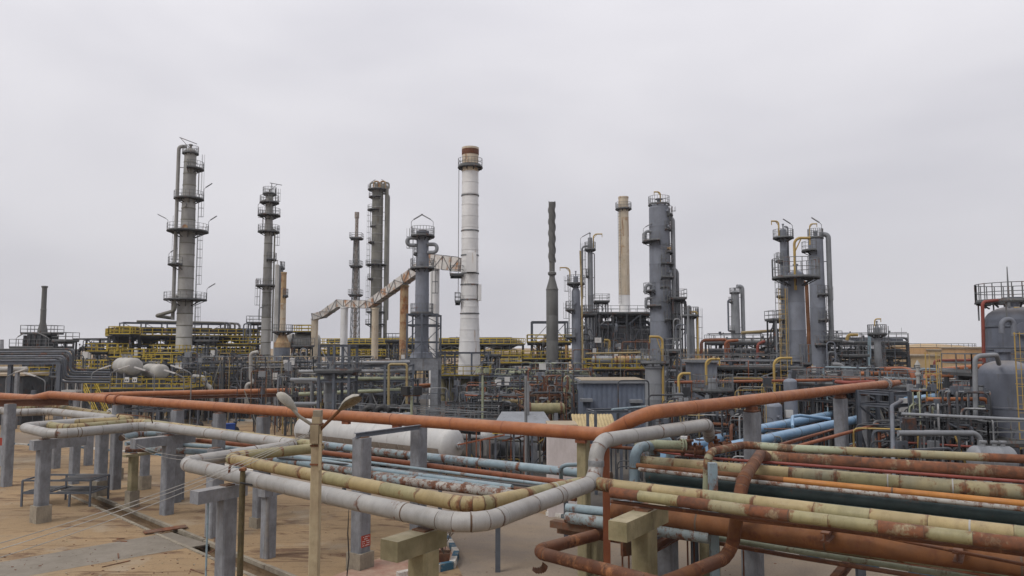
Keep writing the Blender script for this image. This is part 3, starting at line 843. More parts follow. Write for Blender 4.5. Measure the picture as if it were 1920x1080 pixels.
# orange pipeline
oa = Z(64, 747, 5.27); ob = Z(93, 740, OZ)
oc = Z(1136, 815, OZ)
od = Z(1206, 775, RZ)
oe = Z(1668, 719.5, RZ)
random.seed(13)
dleft = (oa - ob); dleft.z = 0; dleft.normalize()
pl = plain_pipe('pipeline', 'long orange pipeline crossing the whole yard and rising at the bend', [oa + dleft * 14, oa, ob, oc, od, oe], 0.27, 'orange_paint', n=24, bend=1.1, joints=3.4, jmat='orange_old')
def flange_pair(parent, p, dr, r, mat, bolts=12, n=24):
    for k in (-1, 1):
        f = MB().sweep([p + dr * k * 0.015, p + dr * k * 0.10], r, n).build('flange', mat, parent)
        bo = MB(); a = dr.orthogonal().normalized(); b_ = dr.cross(a)
        for q in range(bolts):
            ang = q * 2 * math.pi / bolts
            c = p + (a * math.cos(ang) + b_ * math.sin(ang)) * r * 0.88 + dr * k * 0.10
            bo.bar(c, c + dr * k * 0.06, r * 0.11)
        bo.build('bolt_ring', 'steel_rusty', f, smooth=False)
dm_ = (oc - ob).normalized()
for px, py in ((206, 748), (220, 749.5)):
    p = ob + dm_ * ((Z(px, py, OZ) - ob).dot(dm_))
    MB().sweep([p - dm_ * 0.09, p - dm_ * 0.08, p + dm_ * 0.08, p + dm_ * 0.09], [0.275, 0.335, 0.335, 0.275], 24).build('flange', 'orange_old', pl)
de = (oe - od).normalized()
flange_pair(pl, oe - de * 1.0, de, 0.42, 'steel_galv', 16)
MB().sweep([oe, oe + de * 0.05, oe + de * 0.6, oe + de * 1.9], [0.27, 0.29, 0.2, 0.2], 18).build('reducer', 'orange_paint', pl)
for px, py in ((735, 788), (1088, 812), (640, 781)):                    # welded support shoes under the pipe
    p = ob + dm_ * ((Z(px, py, OZ) - ob).dot(dm_))
    MB().bar(p - UP * 0.24 - dm_ * 0.22, p - UP * 0.24 + dm_ * 0.22, 0.2, 0.3).build('shoe', 'orange_old', pl, smooth=False)
# rusty channel lying along the left supports
a, b_ = Z(-60, 757, 5.05), Z(128, 753, 5.05)
tag(MB().hbeam(a, b_, 0.3, 0.5).build('support_beam', 'brown_rust', smooth=False), 'dark brown rusty beam under the left end of the orange pipeline', 'beam')

# ---- low pale blue bundle in the yard
def far_on(P, last):                                     # lines that leave the picture run on along the rack
    if last[0] > 1980: P[-1] = P[-1] + (P[-1] - P[-2]).normalized() * 8
    return P
def run(name, label, z, pts, r, mat, group=None, **k):
    return plain_pipe(name, label, far_on([Z(p[0], p[1], p[2] if len(p) > 2 else z) for p in pts], pts[-1]), r, mat, group, **k)
BG = 'low pipes behind the grey loops'
def jrun(name, label, z, pts, r, mats, seg=2.2, group=BG, **k):
    return clad_pipe(name, label, far_on([Z(p[0], p[1], p[2] if len(p) > 2 else z) for p in pts], pts[-1]), r, mats, seg=seg, group=group, gap=0.012, n=14, **k)
random.seed(21)
e0 = Z(262, 814, 3.45)
jrun('blue_pipe', 'topmost pale blue pipe of the low bundle, rust patched toward the riser', 3.45, [(228, 821), (262, 813), (340, 813), (560, 828), (700, 846), (1146, 893)], 0.2, pick(('pale_blue', 5), ('rusty_blue', 3)), bend=0.5)
run('orange_service_pipe', 'thin dull orange pipe running below the topmost pale blue pipe', 3.3, [(345, 824), (560, 843), (700, 860), (1075, 907)], 0.13, 'orange_old', BG)
run('blue_pipe', 'slim blue line beside the dull orange pipe in the low bundle', 3.3, [(500, 850), (700, 868), (1060, 913)], 0.07, 'pale_blue', BG)
run('blue_pipe', 'very slim grey line between blue pipes in the low bundle', 3.3, [(520, 858), (700, 876), (1040, 917)], 0.05, 'steel_dark', BG)
run('blue_pipe', 'upper blue pipe with elbow end on the brown stained support', 3.25, [(236, 832), (258, 829), (420, 839), (560, 858), (700, 880), (960, 914)], 0.125, 'pale_blue', BG)
jrun('blue_pipe', 'lower thick blue pipe with capped end on the brown stained support', 3.12, [(236, 843), (268, 842), (420, 850), (560, 868), (700, 890), (960, 922)], 0.17, pick(('pale_blue', 3), ('rusty_blue', 3)))
jrun('scaled_pipe', 'flaking blue pipe blotched with rust just above the tan pipe', 3.15, [(706, 896), (940, 925), (1010, 934)], 0.19, pick(('rusty_blue', 3), ('white_rusty', 2)), seg=1.5)
jrun('scaled_pipe', 'mossy rust pipe lowest in the low bundle', 2.75, [(690, 915), (960, 950)], 0.19, pick(('rusty_cladding', 3), ('green_cladding', 1)))
run('brown_pipe', 'flat brown pipe among the blue pipes near the road', 2.9, [(760, 890), (1080, 934)], 0.14, 'brown_rust', BG)
for px, py, lab in ((745, 880, 'steel cross beam under the low blue pipes by the thick support'), (985, 926, 'rusty steel cross beam under the low pipes near the riser'), (560, 862, 'steel cross beam under the low blue pipes behind the tan loop')):
    c = Z(px, py, 2.75)
    b_ = thing('cross_beam', lab, 'beam', (c.x, c.y, 0), 'cross beams of the low pipe bundle')
    MB().hbeam(c - VDIR * 2.4, c + VDIR * 3.8, 0.18, 0.22).build('beam', 'steel_blue', b_, smooth=False)
    for s in (-2.0, 3.4):
        q = c + VDIR * s
        MB().hbeam(Vector((q.x, q.y, 0)), Vector((q.x, q.y, 2.62)), 0.2, 0.2).build('column', 'steel_blue', b_, smooth=False)
# sleepers stacked left of orange steel column
for i, (px, py, L) in enumerate(((1062, 985, 2.2), (1075, 996, 3.4))):
    c = Z(px, py, 2.55 - i * 0.3)
    sl = MB().bar(c - UDIR * 0.6 , c + UDIR * L * 0.6, 0.35, 0.24)
    tag(sl.build('timber_baulk', 'steel_rusty', smooth=False), ('upper', 'lower')[i] + ' dark rusty beam end stacked over the road', 'beam', 'dark beams over the road')
run('blue_pipe', 'blue flaking pipe beside the dark beam ends over the road', 2.9, [(1062, 970), (1110, 977), (1200, 990), (1330, 1008)], 0.2, 'rusty_blue', BG)
run('blue_pipe', 'white blue pipe lying above the flaking blue one over the road', 3.2, [(1062, 952), (1150, 961), (1260, 974)], 0.16, 'pale_blue', BG)

# ---- right hand rack, back to front
RG = 'pipes of the near right rack'
random.seed(31)
j = lambda label, z, pts, r, mats, seg=2.0, **k: jrun('rack_pipe', label, z, pts, r, mats, seg, RG, **k)
s_ = lambda label, z, pts, r, mat, **k: run('rack_pipe', label, z, pts, r, mat, RG, **k)
j('pale and rust pipe along the back edge of the right rack, dropping at its end', 5.5, [(1323, 985, 3.0), (1327, 848), (1397, 834), (1480, 840.5), (1990, 864)], 0.135, pick(('patchy_cladding', 4), ('pale_green', 3), ('rusty_cladding', 2)), bend=0.35)
j('rust brown pipe with mossy belly in the right rack', PZ, [(1420, 855), (1480, 860), (1990, 892)], 0.235, pick(('rusty_cladding', 6), ('patchy_cladding', 1)), 2.6)
s_('thin red pipe between the rust brown and the blotched yellow rack pipes', PZ - 0.05, [(1200, 842), (1330, 859), (1480, 870), (1990, 909)], 0.06, 'red_paint')
j('blotched yellow pipe with blue streaks in the right rack', PZ - 0.12, [(1196, 866), (1330, 877), (1480, 889), (1990, 929)], 0.25, pick(('patchy_cladding', 6), ('green_cladding', 2), ('tan_cladding', 2)), 1.7)
s_('smooth amber orange pipe in the right rack', PZ - 0.05, [(1470, 900), (1990, 952)], 0.105, 'amber_paint', joints=5)
s_('rust blotched stretch ahead of the smooth amber pipe', PZ - 0.05, [(1194, 873), (1470, 900)], 0.10, 'orange_rust')
s_('thin flaking white pipe below the amber one', PZ - 0.15, [(1198, 880), (1480, 910), (1990, 962)], 0.075, 'white_rusty')
s_('broad dark teal pipe in the middle of the right rack', PZ - 0.55, [(1215, 893), (1480, 924), (1990, 979)], 0.26, 'dark_teal')
s_('second dark teal pipe deep in the right rack', PZ - 0.9, [(1215, 912), (1480, 946), (1990, 1004)], 0.2, 'dark_teal')
j('yellow pipe with rust red patches beside the broad tan pipe', PZ - 0.12, [(1146, 923), (1480, 967), (1990, 1030)], 0.165, pick(('patchy_cladding', 3), ('green_cladding', 3), ('rusty_cladding', 4)), 1.1)
s_('narrow brown angle iron under the rust patched yellow pipe', PZ - 0.42, [(1146, 940), (1480, 982), (1990, 1048)], 0.06, 'brown_rust')
s_('thick orange brown pipe near the lower edge of the right rack', 3.3, [(1150, 958), (1480, 1003), (1990, 1068)], 0.33, 'orange_rust', joints=4)
s_('thin brown pipe slanting over the thick orange brown one', 3.75, [(1380, 974), (1620, 1000), (1990, 1072)], 0.045, 'brown_rust')
j('pale green pipe low in the right rack below the orange brown one', 2.75, [(1228, 972), (1330, 992), (1480, 1017), (1990, 1090)], 0.12, pick(('pale_green', 4), ('patchy_cladding', 1)), 3.0)
s_('mint green pipe flecked with rust at the bottom of the right rack', 2.7, [(1250, 993), (1480, 1031), (1810, 1082), (1990, 1112)], 0.09, 'pale_green')
s_('thin rusty pipe lowest in the right rack', 2.6, [(1230, 998), (1480, 1042), (1990, 1124)], 0.07, 'brown_rust')
s_('rusty pipe behind the mint green one', 2.6, [(1230, 985), (1480, 1024), (1990, 1104)], 0.08, 'steel_rusty')
s_('green stub pipe with blind flange behind the concrete T-head', 3.0, [(1230, 970), (1322, 994)], 0.16, 'pale_green', flanges=(0.93,))
# brown pipe crossing under the rack
random.seed(41)
b0 = Z(1438, 857, PZ); b1 = Z(1426, 851, 4.95); b1b = Z(1391, 903, 4.95); b2 = Z(1371, 1042, 2.5); b3 = Z(1200, 1112, 2.5)
bp_ = clad_pipe('brown_pipe', 'rust brown insulated pipe diving under the tan rack pipe toward the camera', [b0, b1, b1b, b2, b3], 0.2, pick(('orange_rust', 4), ('brown_rust', 3)), seg=1.4, n=18, bend=0.5, gap=0.015)
MB().lathe(b0, [(0.24, -0.22), (0.25, -0.2), (0.25, 0.2), (0.24, 0.22)], 18, axis=(b0 - Z(1480, 860, PZ))).build('pale_band', 'tan_cladding', bp_)
c0 = Z(1190, 984, 2.45); c1 = Z(1000, 1034, 2.45); c2 = Z(1290, 1108, 2.45)
lp = clad_pipe('brown_pipe', 'rust brown pipe elbow with torn jacket at the bottom of the road', [c0, c1, c2], 0.20, pick(('brown_rust', 5), ('orange_rust', 1)), seg=1.3, n=18, bend=0.5, gap=0.015)
q = Z(1008, 1052, 2.2)
tj = MB()                                                            # jacket sheet hanging open under the elbow
for i in range(7):
    a0 = -0.4 + i * 0.35
    tj._add([q + Vector((math.sin(a0) * 0.22 + x, y, -0.15 - 0.2 * math.cos(a0 * 0.8) + z)) for x, y, z in ((-.1, -.25, 0.12), (.05, -.2, 0.0), (.12, .2, -0.02), (-.05, .25, 0.1))], [(0, 1, 2, 3)])
tj.build('torn_jacket', 'steel_rusty', lp)

# orange steel column beside the riser
oc_ = W(1136, 840, bot.y + 0.55)
cl = thing('steel_column', 'upright orange steel column beside the grey pipe riser', 'column', (oc_.x, oc_.y, 0))
MB().hbeam(Vector((oc_.x, oc_.y, 0)), Vector((oc_.x, oc_.y, oc_.z)), 0.22, 0.2, t=0.12).build('shaft', 'orange_old', cl, smooth=False)
MB().bar(Vector((oc_.x - 0.5, oc_.y, oc_.z + 0.06)), Vector((oc_.x + 0.55, oc_.y + 0.3, oc_.z + 0.06)), 0.2, 0.12).build('head_bracket', 'orange_old', cl, smooth=False)
MB().box((oc_.x, oc_.y, 0.02), (0.5, 0.5, 0.04)).build('base_plate', 'steel_rusty', cl, smooth=False)
# pale blue square post by the back edge pipe
q = Z(1334, 870, 5.2)
tag(MB().bar(Vector((q.x + 0.1, q.y + 0.25, 0)), Vector((q.x + 0.1, q.y + 0.25, 5.2)), 0.26, 0.24).build('steel_post', 'pale_blue', smooth=False), 'pale blue square steel post against the dropping end of a rack pipe', 'post')
# cross beams under the right rack
for px, py, lab in ((1215, 950, 'rusty cross beam of the right rack by the mossy T-head'), (1560, 995, 'rusty cross beam in the middle of the right rack'), (1800, 1030, 'rusty cross beam near the right end of the rack')):
    c = Z(px, py, PZ - 0.95)
    t = thing('rack_bent', lab, 'beam', (c.x, c.y, 0), 'bents of the near right rack')
    MB().hbeam(c - VDIR * 1.0, c + VDIR * 11.5, 0.22, 0.28).build('upper_beam', 'brown_rust', t, smooth=False)
    c2_ = c - UP * 1.45
    MB().hbeam(c2_ - VDIR * 1.0, c2_ + VDIR * 11.5, 0.22, 0.28).build('lower_beam', 'brown_rust', t, smooth=False)
    for s in (4.2, 10.8):
        q = c + VDIR * s
        MB().hbeam(Vector((q.x, q.y, 0)), Vector((q.x, q.y, c.z - 0.14)), 0.25, 0.25).build('leg', 'steel_blue', t, smooth=False)

# pale blue arch pipe, green header and valve group behind the riser
a0 = Z(1190, 900, 3.6); 
D_ = Z(1190, 845, 4.7).y
P = lambda px, py, dd=0.0: W(px, py, 29.5 + dd)
plain_pipe('arch_pipe', 'pale blue pipe arching up and over beside the grey pipe riser', [Vector((P(1190, 890).x, P(1190, 890).y, 2.4)), P(1190, 843), P(1212, 836, 0.8), P(1228, 840, 1.4), P(1229, 872, 1.4)], 0.21, 'pale_blue', n=14, bend=0.55, joints=1.2)
plain_pipe('arch_pipe', 'blue grey pipe stub curving behind the valve group', [P(1203, 868, 3), P(1205, 826, 3.2), P(1255, 822, 4.2), P(1257, 862, 4.4)], 0.19, 'pale_blue', n=14, bend=0.5)
plain_pipe('valve_header', 'green header pipe ending in a brown valve group', [P(1192, 832, 1.0), P(1283, 836, 1.2)], 0.2, 'pale_green', n=14, flanges=(0.06, 0.97))
plain_pipe('header_line', 'thin brown line through the valve group', [P(1145, 838, 1.1), P(1220, 843, 1.0), P(1330, 850, 1.0)], 0.07, 'brown_rust')
def gate_valve(label, c, r, d, mat='brown_rust', group='brown hand wheel valves'):
    c = Vector(c); d = Vector(d).normalized()
    t = thing('gate_valve', label, 'valve', c - UP * r * 1.4, group)
    MB().lathe(c, [(r * .8, -r * 1.6), (r * 1.3, -r * 1.58), (r * 1.3, -r * 1.2), (r * .7, -r * 1.15), (r * .95, 0), (r * .7, r * 1.15), (r * 1.3, r * 1.2), (r * 1.3, r * 1.58), (r * .8, r * 1.6)], 12, axis=d).build('body', mat, t)
    MB().lathe(c, [(r * .6, 0), (r * .6, r * 1.5), (r * 1.0, r * 1.55), (r * 1.0, r * 1.9), (r * .35, r * 2.0), (r * .3, r * 2.7)], 12).build('bonnet', mat, t)
    MB().lathe(c, [(r * .09, r * 2.6), (r * .09, r * 4.2)], 6).build('stem', 'steel_galv', t)
    ring = [c + UP * r * 3.5 + Vector((math.cos(k * math.pi / 6), math.sin(k * math.pi / 6), 0)) * r * 1.25 for k in range(13)]
    hw = MB().sweep(ring, r * 0.12, 6, False)
    for k in range(3):
        v = Vector((math.cos(k * math.pi / 3), math.sin(k * math.pi / 3), 0)) * r * 1.25
        hw.bar(c + UP * r * 3.5 - v, c + UP * r * 3.5 + v, r * 0.12)
    hw.build('hand_wheel', mat, t)
    return t
gate_valve('brown valve with hand wheel at the end of the green header', P(1292, 842, 1.2), 0.2, (1, 0.1, 0))
gate_valve('brown valve with hand wheel in front of the bright blue pipes', P(1343, 838, 2.0), 0.17, (1, 0.3, 0))
gate_valve('small brown valve right of the green header', P(1312, 848, 0.6), 0.14, (1, -0.2, 0))
gate_valve('small valve with upright stem on the back edge pipe', P(1364, 832, 4.5), 0.1, (1, 0.1, 0))
run('grey_pipe', 'pale blue bent pipe standing before the pink white wall', PZ, [(1052, 905, 3.0), (1052, 872, 3.9), (1088, 871, 3.9), (1105, 873, 3.9)], 0.09, 'pale_blue')
# handrail like orange rods beyond the rack
for i, (a, b_, lab) in enumerate((((1440, 852), (1648, 795), 'long dull orange rod sloping down before the grey supports'), ((1440, 840), (1560, 806), 'short dull orange rod behind the long one'), ((1460, 838), (1580, 800), 'thin orange rod furthest from the camera of the three'))):
    p, q = W(*a, 33 + i * 1.5), W(*b_, 43 + i * 2)
    plain_pipe('orange_rod', lab, [p, q, Vector((q.x, q.y, 0.5))] if i == 0 else [p, q], 0.09 - 0.02 * i, 'orange_old', 'orange rods beyond the rack')

# ================================================================== BRIGHT BLUE MAINS
plain_pipe('blue_main', 'upper bright blue water main running back past the grey supports', [Z(1240, 849, 3.5), Z(1291, 837, 3.5), Z(1428, 804, 3.5), Z(1660, 757, 3.5), Z(1860, 724, 3.5)], 0.31, 'sky_blue', 'bright blue mains', n=18, joints=4)
plain_pipe('blue_main', 'lower bright blue water main nearest the rack', [Z(1330, 846, 3.4), Z(1426, 826, 3.4), Z(1561, 796, 3.4), Z(1668, 774, 3.4), Z(1870, 738, 3.4)], 0.31, 'sky_blue', 'bright blue mains', n=18, joints=4)
plain_pipe('blue_branch', 'small blue branch pipe tied into the upper bright blue main', [Z(1486, 800, 3.6), Z(1486, 781, 4.1), Z(1500, 779, 4.1), Z(1556, 785, 3.75)], 0.11, 'sky_blue')
for px, py in ((1480, 800), (1620, 772), (1760, 745)):
    c = Z(px, py, 3.1)
    t = thing('main_trestle', 'steel trestle under the bright blue mains, ' + {1480: 'nearest the bend', 1620: 'middle one', 1760: 'farthest one'}[px], 'trestle', (c.x, c.y, 0), 'trestles of the blue mains')
    ac = Vector((0.73, -0.684, 0))
    MB().hbeam(c - ac * 1.4, c + ac * 2.2, 0.2, 0.22).build('beam', 'steel_blue', t, smooth=False)
    for s in (-1.1, 1.9):
        q = c + ac * s
        MB().hbeam(Vector((q.x, q.y, 0)), Vector((q.x, q.y, 3.0)), 0.2, 0.2).build('leg', 'steel_blue', t, smooth=False)

# ================================================================== LAMP POLE, WIRES, SMALL YARD THINGS
LD = 18.0
pt = W(595, 781, LD); pb = Vector((pt.x, pt.y, 0))
t = thing('street_lamp', 'tan concrete lamp pole with two cobra head lamps in the yard', 'street lamp', pb)
sh = MB()
n0, n1 = 0.125, 0.108
for (z0, w0), (z1, w1) in (((0, n0), (pt.z, n1)),):
    vs = [Vector((pb.x + x * w, pb.y + y * w, z)) for z, w in ((z0, w0), (z1, w1)) for x, y in ((-1, -0.8), (-0.8, -1), (0.8, -1), (1, -0.8), (1, 0.8), (0.8, 1), (-0.8, 1), (-1, 0.8))]
    sh._add(vs, [tuple(reversed(range(8))), tuple(range(8, 16))] + [(i, (i + 1) % 8, (i + 1) % 8 + 8, i + 8) for i in range(8)])
sh.build('pole', 'pole_concrete', t, smooth=False)
MB().box((pt.x + 0.01, pt.y, pt.z + 0.02), (0.19, 0.19, 0.26)).build('pole_cap', 'plinth_concrete', t, smooth=False)
MB().box((pt.x - 0.02, pt.y - 0.15, pt.z - 0.4), (0.2, 0.08, 0.44)).build('junction_box', 'pole_concrete', t, smooth=False)
for dz in (-0.18, -0.68, -1.12):
    MB().box((pt.x, pt.y, pt.z + dz), (0.255, 0.255, 0.04)).build('clamp_band', 'steel_rusty', t, smooth=False)
MB().bar((pt.x + 0.12, pt.y - 0.14, pt.z - 0.4), (pt.x + 0.12, pt.y - 0.14, pt.z - 1.25), 0.06).build('conduit', 'pole_concrete', t, smooth=False)
def cobra(arm_pts, c, ax, nrm, L, wd, amat):
    arm = MB().sweep(fillet([Vector(p) for p in arm_pts], 0.35), 0.04, 8).build('arm', amat, t)
    ax = ax.normalized(); nrm = (nrm - ax * nrm.dot(ax)).normalized(); sd = ax.cross(nrm)
    prof = [(0.0, 0.16, 0.2), (0.08, 0.34, 0.36), (0.2, 0.5, 0.55), (0.34, 0.78, 0.8), (0.55, 1.0, 1.0), (0.78, 0.95, 0.92), (0.92, 0.7, 0.62), (1.0, 0.25, 0.2)]
    n = 14
    def shell(lo, hi, kz, inset):
        mb = MB(); vs = []
        for u, w, h in prof:
            for k in range(n + 1):
                th = math.pi * k / n
                vs.append(c + ax * (u - 0.5) * L + sd * math.cos(th) * w * wd * inset + nrm * math.sin(th) * h * wd * kz)
        m = len(prof)
        fs = [(i * (n + 1) + k, i * (n + 1) + k + 1, (i + 1) * (n + 1) + k + 1, (i + 1) * (n + 1) + k) for i in range(m - 1) for k in range(n)]
        return mb._add(vs, fs)
    hd = shell(0, 1, 0.85, 1.0)
    # underside rim
    hd.build('lamp_housing', 'lamp_grey', t)
    shell(0, 1, -0.32, 0.93).build('lamp_lens', 'lamp_lens', t)
hl = W(538, 755, LD - 0.35); hr = W(655, 757, LD - 0.5)
cobra([W(590, 800, LD), W(560, 780, LD - 0.25), W(548, 766, LD - 0.33)], hl, W(516, 738, LD - 0.5) - W(550, 768, LD - 0.3), Vector((0.15, -0.42, 1)), 0.66, 0.172, 'lamp_grey')
cobra([W(600, 806, LD), W(624, 782, LD - 0.3), W(636, 770, LD - 0.4)], hr, W(678, 742, LD - 0.75) - W(634, 772, LD - 0.4), Vector((0.05, 0.30, 1)), 0.74, 0.178, 'orange_rust')
# wires
def wire(label, a, b_, sag, r=0.008, mat='rope', group='wires from the lamp pole'):
    pts = [a.lerp(b_, i / 14) - UP * sag * 4 * (i / 14) * (1 - i / 14) for i in range(15)]
    return tag(MB().sweep(pts, r, 5).build('wire', mat, smooth=True), label, 'wire', group)
A = W(588, 806, LD)
wire('uppermost pale wire slanting from the lamp pole to the lower left', A, W(-40, 1030, 11.0), 0.15, 0.007)
wire('middle pale wire slanting from the lamp pole to the lower left', A - UP * 0.03, W(-40, 1042, 10.8), 0.15, 0.007)
wire('lowest pale wire slanting from the lamp pole to the lower left', A - UP * 0.05, W(-40, 1058, 10.6), 0.17, 0.007)
kn = Z(228, 816, 3.9)
wire('pale rope drooping from the blue pipe elbow to the lamp pole', kn, W(590, 812, LD), 1.0, 0.008)
wire('second pale rope drooping beside the first from the blue pipe elbow', kn + UP * 0.03, W(590, 815, LD), 0.85, 0.008)
lo = MB().sweep([W(583, 800, LD - .15), W(579, 812, LD - .15), W(583, 830, LD - .15), W(589, 826, LD - .15), W(590, 806, LD - .15)], 0.01, 5)
tag(lo.build('cable_loop', 'black_rubber'), 'dark cable loop hanging on the lamp pole head', 'cable')
# standing pipe stub and slim pole
b5 = Z(455, 1150, 0)
y5 = W(455, 895, 25.2)
t = thing('vent_pipe', 'upright mossy brown pipe with a crooked top behind the near support', 'pipe', (y5.x, y5.y, 0))
MB().sweep([Vector((y5.x, y5.y, 0)), Vector((y5.x, y5.y, 4.3)), Vector((y5.x, y5.y, 4.85))], [0.1, 0.1, 0.085], 12).build('pipe_body', 'mossy_pipe', t)
q = Vector((y5.x, y5.y, 4.85))
MB().sweep(fillet([q, q + UP * 0.22, q + UP * 0.22 + Vector((-0.4, -0.1, 0)), q + Vector((-0.42, -0.1, -0.05))], 0.1), 0.04, 8).build('crook', 'brown_rust', t)
MB().lathe(q, [(0.1, 0.0), (0.13, 0.02), (0.13, 0.1), (0.1, 0.12)], 10).build('collar', 'brown_rust', t)
y6 = W(391, 920, 25.4)
tag(MB().sweep([Vector((y6.x, y6.y, 0)), Vector((y6.x, y6.y, 4.0))], 0.035, 8).build('slim_pole', 'pale_blue'), 'thin blue pole standing beside the flat grey support', 'pole')
cbl = MB().sweep([W(450, 905, 24.8), W(560, 925, 25.5), W(700, 948, 26.5), W(770, 955, 27)], 0.03, 6)
tag(cbl.build('cable', 'black_rubber'), 'dark sagging cable slung below the tan loop', 'cable')
q = W(652, 950, 29.3)
tag(MB().sweep([q, Vector((q.x + 0.05, q.y, 3.0)), Vector((q.x + 0.02, q.y, 1.8)), Vector((q.x + 0.08, q.y, 0.9)), Vector((q.x, q.y, 0.0))], 0.025, 6).build('cable', 'black_rubber'), 'dark cable hanging down beside the thick grey support', 'cable')
# low steel walkway frame in the yard
f0, f1 = Z(40, 950, 0), Z(168, 950, 0)
t = thing('stepped_walkway', 'low grey steel stepped walkway frame standing in the yard', 'frame', f0)
fx = (f1 - f0).normalized(); fy = Vector((-fx.y, fx.x, 0)); FL = (f1 - f0).length
HT = 1.45
for s, dpt in ((0, 0), (0.7, 0), (1, 0), (0, 1.9), (0.35, 1.9), (1, 1.9)):
    p = f0 + fx * FL * s + fy * dpt
    MB().bar(p, p + UP * (HT if s != 0.7 else 0.75), 0.09).build('leg', 'steel_blue', t, smooth=False)
for z, y0, x0, x1 in ((HT, 0, 0, 1), (HT, 1.9, 0, 1), (0.75, 0, 0, 1), (0.75, 1.9, 0, 1)):
    MB().bar(f0 + fx * FL * x0 + fy * y0 + UP * z, f0 + fx * FL * x1 + fy * y0 + UP * z, 0.08, 0.1).build('rail', 'steel_blue', t, smooth=False)
for s in (0, 0.35, 0.7, 1):
    for z in ((HT, 0.75) if s in (0, 1) else (0.75,)):
        MB().bar(f0 + fx * FL * s + UP * z, f0 + fx * FL * s + fy * 1.9 + UP * z, 0.07, 0.09).build('rail', 'steel_blue', t, smooth=False)
for x0, x1, z in ((0.02, 0.33, 0.8), (0.5, 0.98, 0.8), (0.55, 0.98, HT + 0.04)):
    for k in range(4):
        y = 0.15 + k * 0.45
        MB().bar(f0 + fx * FL * x0 + fy * y + UP * z, f0 + fx * FL * x1 + fy * y + UP * z, 0.32, 0.04).build('tread', 'steel_dark', t, smooth=False)
# potted shrub
q = Z(832, 1056, 0.1)
t = thing('potted_shrub', 'leafless shrub in a dark square pot on the paved corner', 'shrub', q)
pw = MB()
vs = [q + Vector((x * w, y * w, z)) for z, w in ((0.0, 0.2), (0.46, 0.29), (0.44, 0.25), (0.36, 0.24)) for x, y in ((-1, -1), (1, -1), (1, 1), (-1, 1))]
pw._add(vs, [(3, 2, 1, 0)] + [(i * 4 + k, i * 4 + (k + 1) % 4, i * 4 + 4 + (k + 1) % 4, i * 4 + 4 + k) for i in range(3) for k in range(4)] + [(12, 13, 14, 15)])
pw.build('pot', 'steel_rusty', t, smooth=False)
random.seed(5)
tw = MB()
def twig(p, d, L, r, lv):
    e = p + d * L
    tw.sweep([p, p.lerp(e, .5) + Vector((random.uniform(-.03, .03), random.uniform(-.03, .03), 0)), e], [r, r * .8, r * .5], 4, False)
    if lv:
        for _ in range(3 if lv > 1 else 4):
            nd = (d + Vector((random.uniform(-.75, .75), random.uniform(-.75, .75), random.uniform(-.1, .6)))).normalized()
            twig(p.lerp(e, random.uniform(.5, 1)), nd, L * random.uniform(.55, .85), r * .6, lv - 1)
for k in range(7):
    twig(q + UP * 0.36, Vector((random.uniform(-.5, .5), random.uniform(-.5, .5), 1)).normalized(), random.uniform(.4, .6), 0.02, 3)
tw.build('branches', 'twig', t, smooth=False)
# blue bin and numbered disc, striped board, small signs
q = W(431, 800, 75); q.z = 0
t = thing('blue_bin', 'bright blue bin by the back road', 'bin', q)
MB().box((q.x, q.y, 0.75), (0.85, 0.8, 1.0), 0.5).build('body', 'bin_blue', t, smooth=False)
MB().box((q.x, q.y, 1.28), (0.95, 0.9, 0.1), 0.5).build('lid', 'bin_blue', t, smooth=False)
for k in (-1, 1): MB().box((q.x + k * 0.3, q.y, 0.14), (0.08, 0.6, 0.28), 0.5).build('leg', 'steel_dark', t, smooth=False)
q = W(209, 774, 62)
t = thing('speed_sign', 'round white number 25 sign on a pole behind the pipes', 'sign', (q.x, q.y, 0))
MB().lathe(q, [(0.4, 0), (0.4, 0.03)], 20, axis=(0.15, -1, 0)).build('disc', 'sign_white', t, smooth=False)
MB().sweep([Vector((q.x, q.y + .05, 0)), q + Vector((0, .05, -.3))], 0.04, 6).build('pole', 'steel_galv', t)
text_mesh('number', '25', 0.55, 'ink_black', t, q + Vector((0.006, -0.05, 0)), (1, 0.15, 0), (0, 0, 1))
q = Z(112, 838, 0)
t = thing('striped_board', 'small black and white striped board behind the first pipe loop', 'board', q)
for k in range(5):
    MB().box((q.x, q.y, 0.55 + k * 0.22), (1.7, 0.05, 0.11)).build('slat', 'sign_white' if k % 2 else 'steel_dark', t, smooth=False)
for k in (-1, 1): MB().box((q.x + k * 0.75, q.y + 0.06, 0.8), (0.08, 0.06, 1.6)).build('leg', 'steel_galv', t, smooth=False)
q = W(2, 828, 50)
tag(MB().box((q.x, q.y, q.z), (0.4, 0.1, 0.5)).build('red_box', 'sign_red', smooth=False), 'small red box at the left photo edge', 'box')
# fence rod arch above the tan pipe
q = [Z(220, 783, 4.9), Z(224, 776, 5.4), Z(283, 782, 5.3), Z(286, 793, 4.8)]
tag(MB().sweep(fillet(q, 0.2), 0.03, 6).build('rod_hoop', 'brown_rust'), 'bent brown rod hooped over the tan pipe', 'rod')
for px, py, x2 in ((1170, 1000, 'dark rusty box hung low behind the orange column'),):
    q = W(1178, 1028, 23.5)
    tag(MB().box(q, (0.5, 0.12, 0.42), 0.5).build('junction_box', 'steel_rusty', smooth=False), x2, 'box')
# drooping rods under the rack
random.seed(51)
for i, px in enumerate((1166, 1178, 1288, 1300, 1345, 1392)):
    q = W(px, 960, 24 + i * 0.5)
    tag(MB().sweep([Vector((q.x, q.y, q.z)), Vector((q.x, q.y, 0.0))], 0.03, 6).build('stand_rod', 'brown_rust'), ORD[i] + ' thin rusty rod from the left under the right rack', 'rod', 'thin rods under the right rack')

